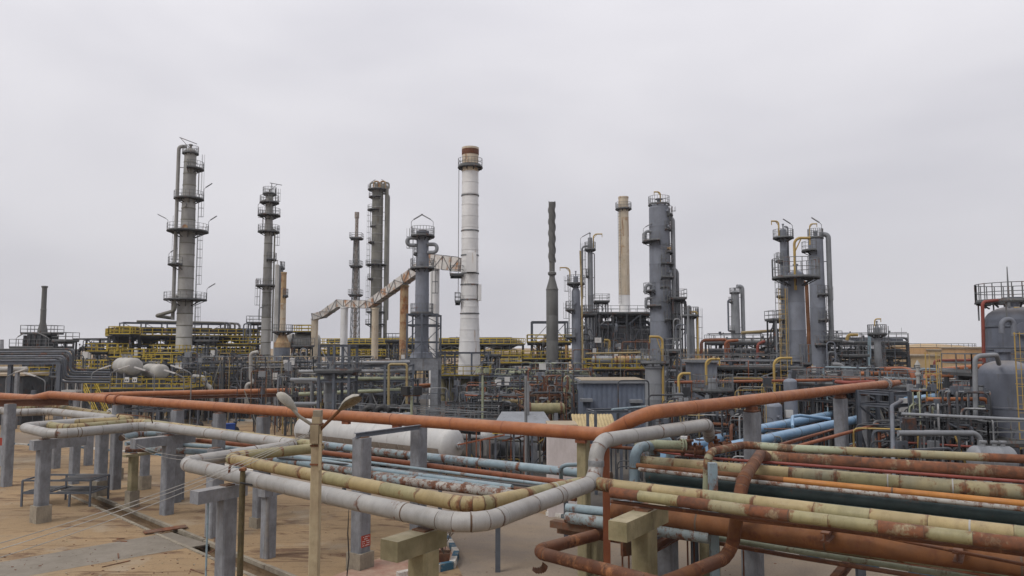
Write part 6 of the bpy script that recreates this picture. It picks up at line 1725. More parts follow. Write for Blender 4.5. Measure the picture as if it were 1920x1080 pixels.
# storage bullets
ax = Vector((.80, -.60, 0))
hd = W(846, 834, 50)
random.seed(207)
drum('storage_bullet', 'long white storage drum below the orange pipeline', hd - ax * 7.6, ax, 1.12, 15.2, 'tank_shell', secs=9, group='white storage bullets', n=32)
t = bpy.data.objects['storage_bullet']
n0 = hd + ax * .55
MB().lathe(n0, [(.16, -.1), (.16, .18), (.26, .2), (.26, .3), (.22, .31), (.22, .42), (.06, .43)], 14, axis=ax).build('end_nozzle', 'steel_galv', t)
sdv = Vector((-ax.y, ax.x, 0)); cc = hd - ax * 7.6
for i in range(8):                                                    # brown-grey sheets round the lower half of the shell
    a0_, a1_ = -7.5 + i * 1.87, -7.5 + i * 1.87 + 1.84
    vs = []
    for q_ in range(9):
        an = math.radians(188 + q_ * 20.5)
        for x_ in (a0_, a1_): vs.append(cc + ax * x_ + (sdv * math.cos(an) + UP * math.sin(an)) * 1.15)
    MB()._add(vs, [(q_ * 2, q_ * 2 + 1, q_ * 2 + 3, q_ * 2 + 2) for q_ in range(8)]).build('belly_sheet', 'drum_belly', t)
drum('storage_bullet', 'second white storage drum, only its round end shows', W(916, 836, 54) - ax * 5, ax, 1.1, 10, 'tank_shell', secs=5, group='white storage bullets', n=28)
MB().lathe(W(916, 836, 54) + ax * .5, [(.16, -.1), (.16, .2), (.26, .2), (.26, .33), (.1, .34)], 14, axis=ax).build('end_nozzle', 'steel_galv', bpy.data.objects['storage_bullet.001'])
drum('dark_drum', 'dark grey drum beside the white storage drums', W(985, 838, 58) - ax * 3, ax, 1.0, 6, 'column_grey', secs=3, group='horizontal drums')
rl = MB(); z_ = 3.35
base = hd - ax * 7.6
t = thing('bullet_walkway', 'grey railed walkway above the white storage drums', 'walkway', Vector((base.x, base.y, 0)) + Vector((.6, .8, 0)) * 2.2)
c = base + Vector((.6, .8, 0)) * 2.6
rect_platform(t, (c.x, c.y), 3.35, 16, 1.3, 'rail_grey', math.atan2(ax.y, ax.x), name='deck')
for s in (-7, -2.5, 2.5, 7):
    q = c + ax * s; MB().hbeam(Vector((q.x, q.y, 0)), Vector((q.x, q.y, 3.05)), .2, .2).build('leg', 'steel_blue', t, smooth=False)
for i, (px, py) in enumerate(((875, 832), (893, 835), (958, 838))):
    q = W(px, py, 49 + i)
    g_ = thing('pipe_stand', ('leftmost', 'middle', 'rightmost')[i] + ' red brown pipe stand beside the white drum ends', 'stand', (q.x, q.y, 0), 'red stands by the drums')
    MB().bar(Vector((q.x, q.y, 0)), Vector((q.x, q.y, 3.3)), .07).build('upright', 'orange_old', g_, smooth=False)
    MB().bar(Vector((q.x - .6, q.y, 2.6)), Vector((q.x + 1.9, q.y + .3, 3.1)), .09).build('arm', 'orange_old', g_, smooth=False)
    MB().bar(Vector((q.x + .9, q.y, 0)), Vector((q.x + .9, q.y, 2.9)), .07).build('upright', 'orange_old', g_, smooth=False)
# pinkish white slab
q = W(1055, 802, 40)
t = thing('white_wall', 'plain pinkish white slab wall behind the riser', 'wall', (q.x, q.y, 0))
MB().box((q.x, q.y + 1.0, q.z / 2), (54 * mpp(40), 2.0, q.z)).build('wall_slab', 'pinkish_wall', t, smooth=False)
MB().box((q.x, q.y + 1.0, q.z + .09), (56 * mpp(40), 2.15, .16)).build('coping', 'sandy_roof', t, smooth=False)
random.seed(208)
# grey shelter with sandy roof, sheds
q = W(980, 788, 52)
t = thing('pump_shelter', 'low grey shelter with a dusty sloping roof and yellow edge', 'shelter', (q.x, q.y, 0))
w, zr = 110 * mpp(52), zof(780, 52)
vs = [(q.x - w / 2, q.y - 1.5, zr - .55), (q.x + w / 2, q.y - 1.5, zr - .55), (q.x + w * .38, q.y + 1.8, zr + .15), (q.x - w * .36, q.y + 1.8, zr + .15)]
vs = [Vector(v) for v in vs]; vs += [v - UP * .22 for v in vs]
MB()._add(vs, [(0, 1, 2, 3), (7, 6, 5, 4), (0, 4, 5, 1), (1, 5, 6, 2), (2, 6, 7, 3), (3, 7, 4, 0)]).build('roof', 'column_grey', t, smooth=False)
MB().box((q.x, q.y - 1.52, zr - .9), (w, .08, .3)).build('fascia', 'rail_yellow', t, smooth=False)
for sx in (-.45, -.15, .15, .45):
    MB().bar((q.x + sx * w, q.y - 1.3, 0), (q.x + sx * w, q.y - 1.3, zr - .8), .14).build('leg', 'steel_blue', t, smooth=False)
def corrugated(label, x0, x1, D, py_eave, depth, wmat, rmat, name='plant_building', over=.3):
    z = zof(py_eave, D); xa, xb = xof(x0, D), xof(x1, D)
    t = thing(name, label, 'building', ((xa + xb) / 2, D, 0))
    n = int((xb - xa) / .22); vs = []
    for i in range(n + 1):
        x = xa + (xb - xa) * i / n; yo = D - (.05 if i % 2 else 0)
        vs += [Vector((x, yo, 0)), Vector((x, yo, z))]
    MB()._add(vs, [(i * 2, i * 2 + 2, i * 2 + 3, i * 2 + 1) for i in range(n)]).build('corrugated_wall', wmat, t, smooth=False)
    MB().box(((xa + xb) / 2, D + depth / 2 + .06, z / 2 - .01), (xb - xa - .02, depth - .1, z - .02)).build('wall_core', wmat, t, smooth=False)
    MB().box(((xa + xb) / 2, D + depth / 2, z + .14), (xb - xa + 2 * over, depth + 2 * over, .24)).build('roof_slab', 'column_grey', t, smooth=False)
    MB().box(((xa + xb) / 2, D + depth / 2, z + .29), (xb - xa + 2 * over - .3, depth + 2 * over - .3, .05)).build('roof_dust', rmat, t, smooth=False)
    return t
t = corrugated('blue grey corrugated metal building with a dusty flat roof', 1092, 1208, 66, 719, 6, 'corrugated_blue', 'sandy_roof')
for px, py in ((1099, 750), (1192, 752)):
    q = W(px, py, 65.6); MB().box(q, (22 * mpp(66), 1.1, .25)).build('awning', 'column_grey', t, smooth=False)
t = corrugated('small plain blue grey control box building behind the goosenecks', 1298, 1342, 68, 680, 3, 'column_blue', 'sandy_roof')
q = W(1113, 793, 50)
t = thing('canopy', 'small canopy of yellowish corrugated sheet below the blue building', 'canopy', (q.x, q.y, 0))
n = 26; vs = []
for i in range(n + 1):
    x = q.x - 1.4 + 2.8 * i / n; zz = q.z + (.06 if i % 2 else 0)
    vs += [Vector((x, q.y - 1.2, zz - .3)), Vector((x, q.y + 1.2, zz + .45))]
MB()._add(vs, [(i * 2, i * 2 + 2, i * 2 + 3, i * 2 + 1) for i in range(n)]).build('roof_sheet', 'yellow_roof', t, smooth=False)
for sx in (-1.3, 1.3):
    for sy in (-1.1, 1.1): MB().bar((q.x + sx, q.y + sy, 0), (q.x + sx, q.y + sy, q.z + (.05 if sy > 0 else -.35)), .1).build('leg', 'steel_blue', t, smooth=False)
frame3d('pipe_portal', 'grey portal frame before the corrugated building with thin blue pipes', gxy(1115, 46), gxy(1240, 47), 1.5, [zof(770, 46)], 2, .22, 'steel_blue', 0)
for i in range(2): plain_pipe('thin_blue_pipe', ('upper', 'lower')[i] + ' thin pale blue pipe on the grey portal frame', [W(1148, 768 + i * 3, 46.5 + i), W(1215, 762 + i * 3, 50 + i)], .08, 'pale_blue', 'thin pipes on the portal frame')

random.seed(209)
# slim steel tower with yellow deck behind the spiral stack
frame3d('steel_tower', 'open steel tower with yellow decks behind the spiral stack', gxy(998, 108), gxy(1064, 108), 5, [zof(700, 108), zof(674, 108), zof(643, 108), zof(602, 108)], 2, .3, 'steel_blue', .8, decks=[(2, .7, 'rail_yellow'), (1, 1.5, 'rail_yellow')])
tangle('behind the spiral stack', 'pipes of the steel tower', gxy(998, 107), gxy(1064, 107), 5, [zof(700, 108), zof(674, 108), zof(650, 108)], 16, pick(('steel_galv', 2), ('steel_dark', 2), ('tank_orange', 1)), .1, .25, seed=306, extra=130)
A, Bp = gxy(900, 86), gxy(1095, 80)
lv = [zof(742, 82), zof(718, 82), zof(705, 82)]
frame3d('pipe_rack', 'long low grey rack running right from the chimney foot', A, Bp, 5, lv, 5, .28, 'steel_blue', .3)
tangle('right of the chimney foot', 'pipes on the rack right of the chimney', A, Bp, 5, lv, 20, pick(('steel_galv', 1.8), ('pale_green', 2), ('steel_blue', 2.5), ('steel_dark', 2), ('orange_old', .6), ('brown_rust', .5)), .07, .18, seed=307, extra=220)
A, Bp = gxy(985, 59), gxy(1074, 59.5)
frame3d('pipe_rack', 'rust brown pipe cluster left of the corrugated building', A, Bp, 6, [zof(785, 60), zof(762, 60), zof(738, 60)], 4, .2, 'steel_rusty', .4)
tangle('left of the corrugated building', 'rusty pipes by the corrugated building', A, Bp, 6, [zof(785, 60), zof(762, 60), zof(738, 60)], 20, pick(('brown_rust', 4), ('steel_rusty', 3), ('steel_dark', 3), ('steel_galv', 1.5), ('pale_green', 1)), .05, .13, seed=308, extra=130)
drum('exchanger', 'mossy tan exchanger drum among rusty pipes', W(1022, 766, 56), (1, .1, 0), .42, 2.6, 'green_cladding', legs=0, flange=True, group='exchangers', cat='exchanger')
A, Bp = gxy(838, 66), gxy(1000, 62)
frame3d('pipe_rack', 'low dark rack between the concrete table and grey shelter', A, Bp, 6, [zof(778, 64), zof(756, 64)], 6, .24, 'steel_dark', .3)
tangle('of the rack below the chimney', 'pipes below the chimney', A, Bp, 6, [zof(778, 64), zof(756, 64)], 20, pick(('steel_dark', 4), ('steel_galv', 2), ('steel_blue', 2.5), ('tan_cladding', .6), ('orange_old', .4)), .06, .16, seed=309, extra=130)
walkway('grey railed gangway behind the orange pipeline', 745, 935, 792, 56, 2.0, 'rail_grey', None)
for i, (px, py, D, lab) in enumerate(((905, 703, 58, 'flood lamp cluster on a pole below the chimney'), (772, 742, 52, 'black double flood lamp on a pole before the concrete table'))):
    q = W(px, py, D); t = thing('flood_lamp', lab, 'flood lamp', (q.x, q.y, 0))
    MB().sweep([Vector((q.x, q.y, 0)), Vector((q.x, q.y, q.z))], .09, 8).build('pole', 'pale_green', t)
    for s in (-1, 1): MB().box(q + Vector((s * (.42 - .12 * (i == 0)), -.1, .35)), (.55, .35, .6) if i else (.4, .25, .35), s * .5).build('lamp_head', 'black_rubber' if i else 'pale_green', t, smooth=False)
    MB().bar(q - Vector((.6, 0, 0)), q + Vector((.6, 0, 0)), .08).build('cross_arm', 'steel_rusty', t, smooth=False)
for px, D, py in ((986, 50, 705), (990, 53, 715)):
    q = W(px, py, D); tag(MB().sweep([Vector((q.x, q.y, 0)), q], .1, 8).build('slim_pole', 'steel_galv'), 'slim pale pole, %s of the pair before the rusty pipe cluster' % ('taller' if px == 986 else 'shorter'), 'pole')

# ================================================================== RIGHT UNIT
random.seed(210)
A, Bp = gxy(1098, 112), gxy(1226, 112)
lv = [zof(700, 112), zof(662, 112), zof(612, 112), zof(588, 112)]
frame3d('heater_steelwork', 'dark steel frame around the heater box under the cream stack', A, Bp, 9, lv, 5, .34, 'steel_dark', .7, decks=[(3, .2, 'rail_grey')])
c = W(1182, 636, 117)
t = thing('heater_box', 'dark heater box with upright stiffeners under the cream stack', 'heater', (c.x, c.y, 0))
k = mpp(117)
for px in (1150, 1172, 1194, 1216):
    MB().box((xof(px, 113), 115.6, (zof(611, 113) + zof(662, 113)) / 2), (21.6 * mpp(113), 5, zof(611, 113) - zof(662, 113))).build('wall_panel', 'column_grey', t, smooth=False)
MB().box((xof(1180, 118), 119, (zof(612, 118) + zof(590, 118)) / 2 + .02), (60 * k, 4, zof(590, 118) - zof(612, 118))).build('convection_box', 'column_grey', t, smooth=False)
for i in range(9):
    x = xof(1140 + i * 10.5, 112.9); MB().bar((x, 112.9, zof(661, 113)), (x, 112.9, zof(612, 113)), 0.2).build('stiffener', 'steel_galv', t, smooth=False)
MB().box((xof(1120, 115), 116.5, zof(604, 115) / 2), (34 * mpp(115), 4, zof(604, 115))).build('stair_block', 'steel_blue', t, smooth=False)
for px in (1142, 1180, 1218): MB().box((xof(px, 118), 118, zof(660, 118) / 2), (.6, .6, zof(660, 118) - .02)).build('leg', 'post_concrete', t, smooth=False)
tangle('of the heater steelwork', 'pipes of the heater frame', A, Bp, 8, lv[:3], 20, pick(('steel_dark', 4), ('steel_blue', 3), ('steel_galv', 1)), .1, .26, seed=310, extra=260)
t = walkway('yellow railed exchanger deck in front of the heater frame', 1100, 1216, 691, 86, 5, 'rail_yellow', None)
for i, (px, m) in enumerate(((1132, 'steel_galv'), (1172, 'stack_rust'), (1200, 'steel_galv'))):
    drum('exchanger', '%s exchanger on the yellow railed deck' % ('left pale', 'middle rusty', 'right pale')[i], W(px, 675 , 88), (1, .06, 0), .5, 2.4, m, legs=zof(691, 86), flange=True, group='exchangers', cat='exchanger', n=16)
frame3d('pipe_rack', 'dark rack under the yellow railed exchanger deck', gxy(1096, 90), gxy(1220, 90), 5, [zof(715, 90), zof(703, 90)], 4, .28, 'steel_dark', .5)
plain_pipe('gas_line', 'long thin tan pipe standing beside the short blue grey column', [Vector((xof(1093, 88), 88, 0)), W(1091, 560, 88), W(1088, 470, 88)], .11, 'tan_cladding', n=8)
plain_pipe('gas_line', 'pale horizontal pipe above the exchanger deck', [W(1098, 663, 84), W(1204, 661, 84), W(1206, 672, 84)], .1, 'tan_cladding', n=8)
# fireproofed columns with yellow goosenecks
tower('dosing_column', 'stout tiled grey column with gooseneck right of the corrugated building', 1226.5, 58, [(690, 18.3), (755, 18.6)], 'column_grey', sec=1.15, head='flat', plats=[(680, 27, -200, 160)], davits=[(755, 20, -55, 122, -24, 2.3, 'davit_yellow')], group='fireproofed columns', cat='column')
tower('dosing_column', 'short grey column with railed platform and gooseneck before the small building', 1334, 52, [(716, 9.5), (770, 10)], 'column_grey', sec=1.3, head='flat', plats=[(731, 38, -200, 160)], davits=[(722, 12, 180, 48, 26, 2.4, 'davit_yellow')], group='fireproofed columns', cat='column')
for i, (px, py, D, h, r, lab) in enumerate(((1273, 745, 55, 44, 22, 'short yellow gooseneck crane left of the railed platform'), (1452, 718, 60, 46, 34, 'yellow gooseneck crane below the front blue column'), (1143, 660, 108, 22, -10, 'yellow standpipe bend on the heater frame'))):
    q = W(px, py, D); t = thing('gooseneck_crane', lab, 'crane', (q.x, q.y, 0), 'yellow gooseneck cranes')
    k = mpp(D)
    MB().sweep([Vector((q.x, q.y, 0)), q], 2.4 * k, 8).build('post', 'davit_yellow', t)
    gooseneck(t, q, Vector((1 if r > 0 else -1, 0, 0)), h * k, abs(r) * k, 2.4 * k)
for px, py, D, r, h, lab in ((1445, 758, 57, 16, 48, 'grey upright vessel with white valve below the orange pipe bend'), (1478, 712, 58, 12, 40, 'dome topped blue vessel behind the raised orange pipe'), (1447, 695, 72, 8, 14, 'small pale pot vessel on the skid behind the red pipes')):
    tower('pot_vessel', lab, px, D, [(py + 4, r), (py + h, r)], 'column_blue' if r != 8 else 'vessel_grey', sec=1.2, head='dome', cat='vessel', group='upright pot vessels', manways=[(-80, py + 22, 3.0)])
random.seed(211)
# far right rack
A, Bp = gxy(1322, 108), gxy(1700, 96)
lv = [zof(690, 101), zof(665, 101), zof(643, 101)]
frame3d('pipe_rack', 'long dark rack across the right skyline', A, Bp, 7, lv, 9, .34, 'steel_dark', .5, decks=[(2, .1, 'rail_grey')])
tangle('of the right skyline rack', 'pipes on the right skyline rack', A, Bp, 7, lv, 20, pick(('steel_dark', 5), ('steel_blue', 3), ('steel_galv', 2), ('davit_yellow', .5), ('brown_rust', .7)), .1, .32, seed=311, extra=260)
for i, px in enumerate((1350, 1400, 1455, 1580, 1625, 1668)):
    drum('exchanger', ORD[i] + ' dark exchanger from the left along the right skyline rack', W(px, 659, 101), (1, -.2, 0), .42, 2.6, 'steel_dark', legs=lv[1], secs=2, group='dark exchangers on the skyline rack', cat='exchanger', n=14, nozzles=False, saddle='steel_dark')
for i, (pts, m, lab) in enumerate(((((1315, 668), (1315, 638), (1365, 637), (1368, 690)), 'orange_old', 'red hooped pipe at the left end of the skyline rack'), (((1360, 690), (1360, 640), (1384, 638)), 'orange_old', 'second red bent pipe beside the far column'), (((1390, 624), (1470, 619), (1472, 650)), 'tan_cladding', 'tan pipe from the far column toward the front columns'), (((1420, 690), (1421, 645), (1434, 640)), 'red_paint', 'small red bent pipe on the skyline rack'), (((1556, 630), (1560, 637), (1600, 642)), 'steel_galv', 'pale pipe leaving the right hand column along the skyline'), (((1588, 638), (1590, 628), (1608, 628)), 'davit_yellow', 'thin yellow hoop pipe on the skyline rack'), (((1630, 720), (1630, 628)), 'pale_blue', 'thin pale blue pole beside the lone skyline column'))):
    plain_pipe('skyline_pipe', lab, [W(x, y, 97 - i) for x, y in pts], .2, m, 'bent pipes of the skyline rack', n=10)
random.seed(212)
A, Bp = gxy(1250, 72), gxy(1500, 68)
lv = [zof(770, 70), zof(742, 70), zof(712, 70), zof(690, 70)]
frame3d('pipe_rack', 'cluttered grey rack behind the raised orange pipe', A, Bp, 8, lv, 6, .24, 'steel_dark', .5, decks=[(3, .1, 'rail_grey')])
tangle('behind the raised orange pipe', 'pipes behind the raised orange pipe', A, Bp, 8, lv, 20, pick(('steel_dark', 4), ('steel_galv', 1.8), ('steel_blue', 3), ('orange_old', 1.6), ('tan_cladding', 1), ('davit_yellow', .7), ('brown_rust', .8)), .05, .15, seed=312, extra=260)
A, Bp = gxy(1230, 46), gxy(1400, 44)
frame3d('pipe_rack', 'dark low rack in the shade below the raised orange pipe', A, Bp, 7, [zof(830, 45), zof(800, 45)], 5, .2, 'steel_dark', .4)
tangle('below the raised orange pipe', 'pipes below the raised orange pipe', A, Bp, 7, [zof(830, 45), zof(800, 45)], 20, pick(('steel_dark', 5), ('steel_galv', 1.5), ('brown_rust', 2), ('tan_cladding', .5)), .04, .11, seed=313, extra=300)
A, Bp = gxy(1480, 62), gxy(1840, 52)
lv = [zof(790, 57), zof(755, 57), zof(726, 57)]
frame3d('pipe_rack', 'busy rack left of the near right vessel', A, Bp, 8, lv, 8, .26, 'steel_dark', .4, decks=[(2, .0, 'rail_grey')])
tangle('left of the near right vessel', 'pipes left of the near right vessel', A, Bp, 8, lv, 20, pick(('steel_dark', 4), ('steel_galv', 1.8), ('steel_blue', 3), ('orange_old', .8), ('pale_blue', 1), ('white_rusty', 1)), .06, .2, seed=314, extra=320)
# red and orange lines to the vessel
random.seed(213)
for i, (pts, r, lab) in enumerate((
        (((1265, 717, 60), (1400, 715, 60), (1640, 711, 60), (1660, 712, 58)), .13, 'long thin orange red line running right behind the raised pipe'),
        (((1640, 716, 56), (1590, 718, 56), (1568, 716, 58)), .16, 'short orange stub beside the raised pipe'),
        (((1612, 701, 62), (1720, 697, 60), (1850, 686, 60)), .2, 'upper orange line to the near right vessel'),
        (((1660, 693, 58), (1700, 692, 58), (1712, 700, 57), (1714, 730, 57)), .22, 'orange elbow pipe beside the white relief valve'),
        (((1620, 700, 66), (1730, 699, 62), (1850, 698, 60)), .18, 'middle orange line to the near right vessel'),
        (((1735, 726, 56), (1733, 706, 57), (1780, 704, 58), (1850, 702, 58)), .2, 'lower orange line with elbow toward the vessel'),
        (((1720, 712, 58), (1850, 713, 58)), .16, 'red line lowest toward the near right vessel'),
        (((1752, 686, 64), (1753, 676, 64), (1850, 675, 64)), .12, 'thin red line with bend on the right skyline'),
        (((1738, 749, 40), (1848, 748, 40), (1854, 760, 40), (1855, 820, 40)), .11, 'thin orange pipe bending down in front of the right vessel'),
        (((1560, 705, 66), (1640, 705, 63)), .14, 'orange line between skyline rack and raised pipe'))):
    plain_pipe('red_line', lab, [W(*p) for p in pts], r, ('orange_old', 'red_paint', 'orange_paint')[i % 3 if i not in (6, 7) else 1], 'red lines on the right', n=10)
for i, (pts, r, m, lab) in enumerate((
        (((1684, 812, 36), (1828, 812, 36), (1838, 822, 36), (1838, 862, 36)), .13, 'column_grey', 'grey pipe hoop in front of the near right vessel'),
        (((1830, 860, 39), (1828, 668, 39), (1868, 665, 39), (1873, 682, 40)), .12, 'column_grey', 'grey pipe hoop rising over the near right vessel'),
        (((1690, 776, 38), (1925, 787, 36)), .08, 'column_grey', 'long pale pipe crossing before the near right vessel'),
        (((1735, 766, 44), (1768, 757, 46), (1830, 737, 52)), .17, 'vessel_grey', 'pale pipe running back beside the vessel'),
        (((1735, 772, 45), (1768, 764, 47), (1830, 745, 53)), .12, 'vessel_grey', 'second pale pipe running back beside the vessel'),
        (((1676, 905, 34), (1672, 762, 38), (1690, 752, 39)), .1, 'steel_blue', 'dark blue bent pipe below the raised pipe flange'),
        (((1560, 684, 70), (1580, 684, 70), (1584, 712, 70)), .22, 'steel_galv', 'pale elbow pipe under the right hand column'),
        (((1744, 810, 42), (1830, 806, 42)), .06, 'steel_dark', 'thin dark pipe beside the yellow ladder cage'),
        (((1700, 830, 40), (1830, 838, 38)), .06, 'red_paint', 'thin dark red pipe low beside the vessel'),
        (((1700, 752, 52), (1830, 735, 58)), .3, 'sky_blue', 'wide bright blue pipe end seen behind the relief valve'),
        (((1730, 722, 60), (1830, 716, 64)), .35, 'sky_blue', 'bright blue pipe nearest the vessel wall'))):
    plain_pipe('service_pipe', lab, [W(*p) for p in pts], r, m, 'service pipes by the right vessel', n=12)
# relief valve
q = W(1721, 700, 54); t = thing('relief_valve', 'white relief valve standing among the orange elbows', 'valve', q - UP * 1)
MB().lathe(q, [(.2, -1), (.2, -.85), (.12, -.8), (.13, -.2), (.2, -.15), (.2, 0), (.13, .05), (.12, .4), (.17, .45), (.17, .55), (.05, .6)], 14).build('body', 'vessel_grey', t)
MB().lathe(q + UP * .85, [(.05, -.3), (.2, -.25), (.08, .0), (.04, .1)], 14).build('cap', 'vessel_grey', t)
# near right vessels
random.seed(214)
tower('pressure_vessel', 'near dome topped blue grey vessel at the right photo edge', 1880, 41, [(700, 45), (720, 46), (800, 46)], 'vessel_dark', headm='vessel_dark', sec=1.9, n=40, head='dome', cat='vessel', group='right hand vessels', davits=[])
tower('pressure_vessel', 'taller blue grey vessel behind, under a round railed platform', 1901, 47.5, [(600, 47), (640, 47.5), (700, 48)], 'vessel_dark', sec=1.8, n=40, head='dome', plats=[(566, 62, -200, 160)], railh=1.15, railw=.045, cat='vessel', group='right hand vessels', manways=[(-110, 618, 12)], davits=[(760, 20, -80, 178, -16, 4, 'davit_yellow')])
o = bpy.data.objects['pressure_vessel.001']
X, D = xof(1901, 47.5), 47.5
for a in range(0, 360, 45):
    av = math.radians(a); q = Vector((X + math.cos(av) * 1.95, D + math.sin(av) * 1.95, 0))
    MB().bar(q + UP * zof(600, D), q + UP * (zof(566, D) - .1), .07).build('platform_post', 'rail_grey', o, smooth=False)
MB().sweep(fillet([W(1845, 690, 45.5), W(1842, 566, 45.5), W(1870, 563, 46)], .3), .1, 10).build('riser_pipe', 'red_paint', o)
MB().sweep(fillet([W(1878, 625, 44.8), W(1878, 600, 44.8), W(1900, 598, 44.8), W(1901, 630, 44.8)], .4), .16, 10).build('side_loop', 'column_blue', o)
for z in (612, 655): MB().lathe((X, D, zof(z, D)), [(1.64, -.05), (1.69, -.04), (1.69, .04), (1.64, .05)], 40, cap=False).build('stiffening_ring', 'steel_blue', o)
t = walkway('grey railed walkway between the two right hand vessels', 1818, 1960, 700, 42.5, 3, 'rail_grey', None)
# yellow ladder cages
for i, (px, D, y0, y1, lab) in enumerate(((1738, 42, 850, 690, 'yellow caged ladder left of the near right vessel'), (1906, 39, 850, 655, 'yellow caged ladder on the face of the near right vessel'), (1466, 66, 720, 560, 'yellow caged ladder beside the front blue column'))):
    q = gxy(px, D); mb = MB(); ladder(mb, q, max(0, zof(y0, D)) if i else 0, zof(y1, D), (0, -1, 0), .6, True, .045)
    tag(mb.build('caged_ladder', 'davit_yellow', smooth=False), lab, 'ladder')
t = walkway('small grey platform at the foot of the near right vessel', 1842, 1912, 832, 37.5, 2.2, 'rail_grey', None)
drum('storage_drum', 'pale drum top showing above the rack under the right vessel', W(1860, 862, 34), (1, -.1, 0), .62, 1.4, 'column_grey', group='horizontal drums')
frame3d('pipe_portal', 'dark steel bent beside the raised pipe flange', gxy(1665, 42), gxy(1700, 43), 2, [zof(800, 42), zof(758, 42), zof(735, 42)], 1, .26, 'steel_blue', .5)
A, Bp = gxy(1690, 40), gxy(1850, 38)
frame3d('pipe_rack', 'dark low rack below the yellow ladder cage', A, Bp, 7, [zof(850, 39), zof(815, 39), zof(785, 39)], 4, .2, 'steel_dark', .4)
tangle('below the yellow ladder cage', 'pipes below the yellow ladder cage', A, Bp, 7, [zof(850, 39), zof(815, 39), zof(785, 39)], 20, pick(('steel_dark', 5), ('steel_galv', 2), ('steel_blue', 2.5), ('pale_green', .6), ('brown_rust', .6)), .05, .13, seed=315, extra=420)
# pipes running back beside the blue mains
random.seed(215)
for i in range(14):
    o_ = i * .55
    a, b = Z(1480 + i * 22, 872 - i * 1.5, 2.2 + (i % 3) * .45), Z(1720 + i * 14, 790 - i * 2, 2.2 + (i % 3) * .45)
    tag(MB().sweep([a, b], random.choice((.05, .07, .09, .12)), 8).build('back_pipe', random.choice(('brown_rust', 'orange_old', 'steel_dark', 'steel_galv', 'column_grey', 'pale_blue'))), ORD[i] + ' thin pipe from the left running back beside the blue mains', 'pipe', 'thin pipes beside the blue mains')

# ================================================================== FAR BACKGROUND
random.seed(216)
for px, D, r, py, m, lab in ((1735, 230, 13, 652, 'tank_orange', 'large orange storage tank on the right skyline'), (1700, 260, 12, 655, 'tank_orange', 'paler orange storage tank half behind the skyline rack')):
    X = xof(px, D); z = zof(py, D)
    t = thing('storage_tank', lab, 'tank', (X, D, 0), 'orange storage tanks')
    for a in range(4): MB().lathe((X, D, 0), [(r * 1.004, z * a / 4), (r * 1.004, z * a / 4 + .2), (r, z * a / 4 + .22), (r, z * (a + 1) / 4)], 40, cap=False).build('shell_course', m, t)
    MB().lathe((X, D, 0), [(r, z), (r * 1.01, z + .15), (r * .5, z + .9), (.3, z + 1.3)], 40).build('roof', 'building_tan', t)
    rl = MB(); rail_path(rl, [Vector((X + math.cos(a * math.pi / 10) * r, D + math.sin(a * math.pi / 10) * r, z + .15)) for a in range(20)], 1.1, 3, .1, True)
    rl.build('handrail', 'rail_grey', t, smooth=False)
for px0, px1, D, py, m, lab in ((1768, 1800, 210, 657, 'building_tan', 'low tan building between the tanks and the right vessel'), (1805, 1850, 190, 653, 'tank_orange', 'orange tan building behind the right vessel'), (1640, 1760, 170, 668, 'building_tan', 'long tan wall building below the orange tank'), (860, 1000, 230, 664, 'building_tan', 'distant tan building behind the yellow walkways'), (1285, 1330, 220, 660, 'tank_orange', 'distant orange building behind the small column'),
                               (480, 560, 240, 668, 'building_tan', 'distant tan building glimpsed behind the slim tower')):
    xa, xb, z = xof(px0, D), xof(px1, D), zof(py, D)
    t = thing('far_building', lab, 'building', ((xa + xb) / 2, D, 0), 'far tan buildings')
    MB().box(((xa + xb) / 2, D + 5, z / 2), (xb - xa, 10, z)).build('wall', m, t, smooth=False)
    MB().box(((xa + xb) / 2, D + 5, z + .2), (xb - xa + .8, 10.8, .38)).build('roof', 'sandy_roof', t, smooth=False)
    n = max(2, int((xb - xa) / 3))
    for i in range(n):
        MB().box((xa + (xb - xa) * (i + .5) / n, D - .06, z * .62), (1.3, .1, 1.3)).build('window', 'glass_dark', t, smooth=False)
for i in range(12):
    px = -20 + i * 165 + random.uniform(-50, 50); D = random.uniform(180, 300); h = random.uniform(3, 8)
    X = xof(px, D)
    t = thing('far_shed', ORD[i] + ' small far shed from the left near the horizon', 'shed', (X, D, 0), 'far sheds at the horizon')
    w = random.uniform(5, 14)
    MB().box((X, D, h / 2), (w, 6, h)).build('wall', random.choice(('vessel_grey', 'building_tan', 'column_grey')), t, smooth=False)
    MB().box((X, D, h + .15), (w + .6, 6.6, .28)).build('roof', 'sandy_roof', t, smooth=False)

# ================================================================== MORE DEPTH IN THE UNITS
random.seed(301)
def pipe_tree(label, px0, px1, D, py_top, n, seed, mat='steel_dark', group='upright pipe clusters'):
    """Slender steel tower full of upright pipes and small platforms beside a column."""
    random.seed(seed)
    zt = zof(py_top, D)
    lv = [zt * k / 4 for k in (1, 2, 3, 4)]
    t = frame3d('pipe_tower', label, gxy(px0, D), gxy(px1, D), 2.6, lv, 1, .22, mat, .6, decks=[(1, .2, 'rail_grey'), (3, .25, 'rail_grey')], group=group, cat='pipe tower')
    for i in range(n):
        px = random.uniform(px0 + 1, px1 - 1); y = D + random.uniform(-.3, 2.4); z1 = zt * random.uniform(.45, 1.02); r = random.uniform(.06, .16)
        x = xof(px, D); e = random.choice((-1, 1)) * random.uniform(.5, 1.6)
        MB().sweep(fillet([Vector((x, y, .05)), Vector((x, y, z1)), Vector((x + e, y, z1)), Vector((x + e, y, z1 - random.uniform(.4, 4)))], .35, 4), r, 8).build('riser_pipe', random.choice(('column_grey', 'steel_dark', 'steel_galv', 'column_blue')), t)
    return t
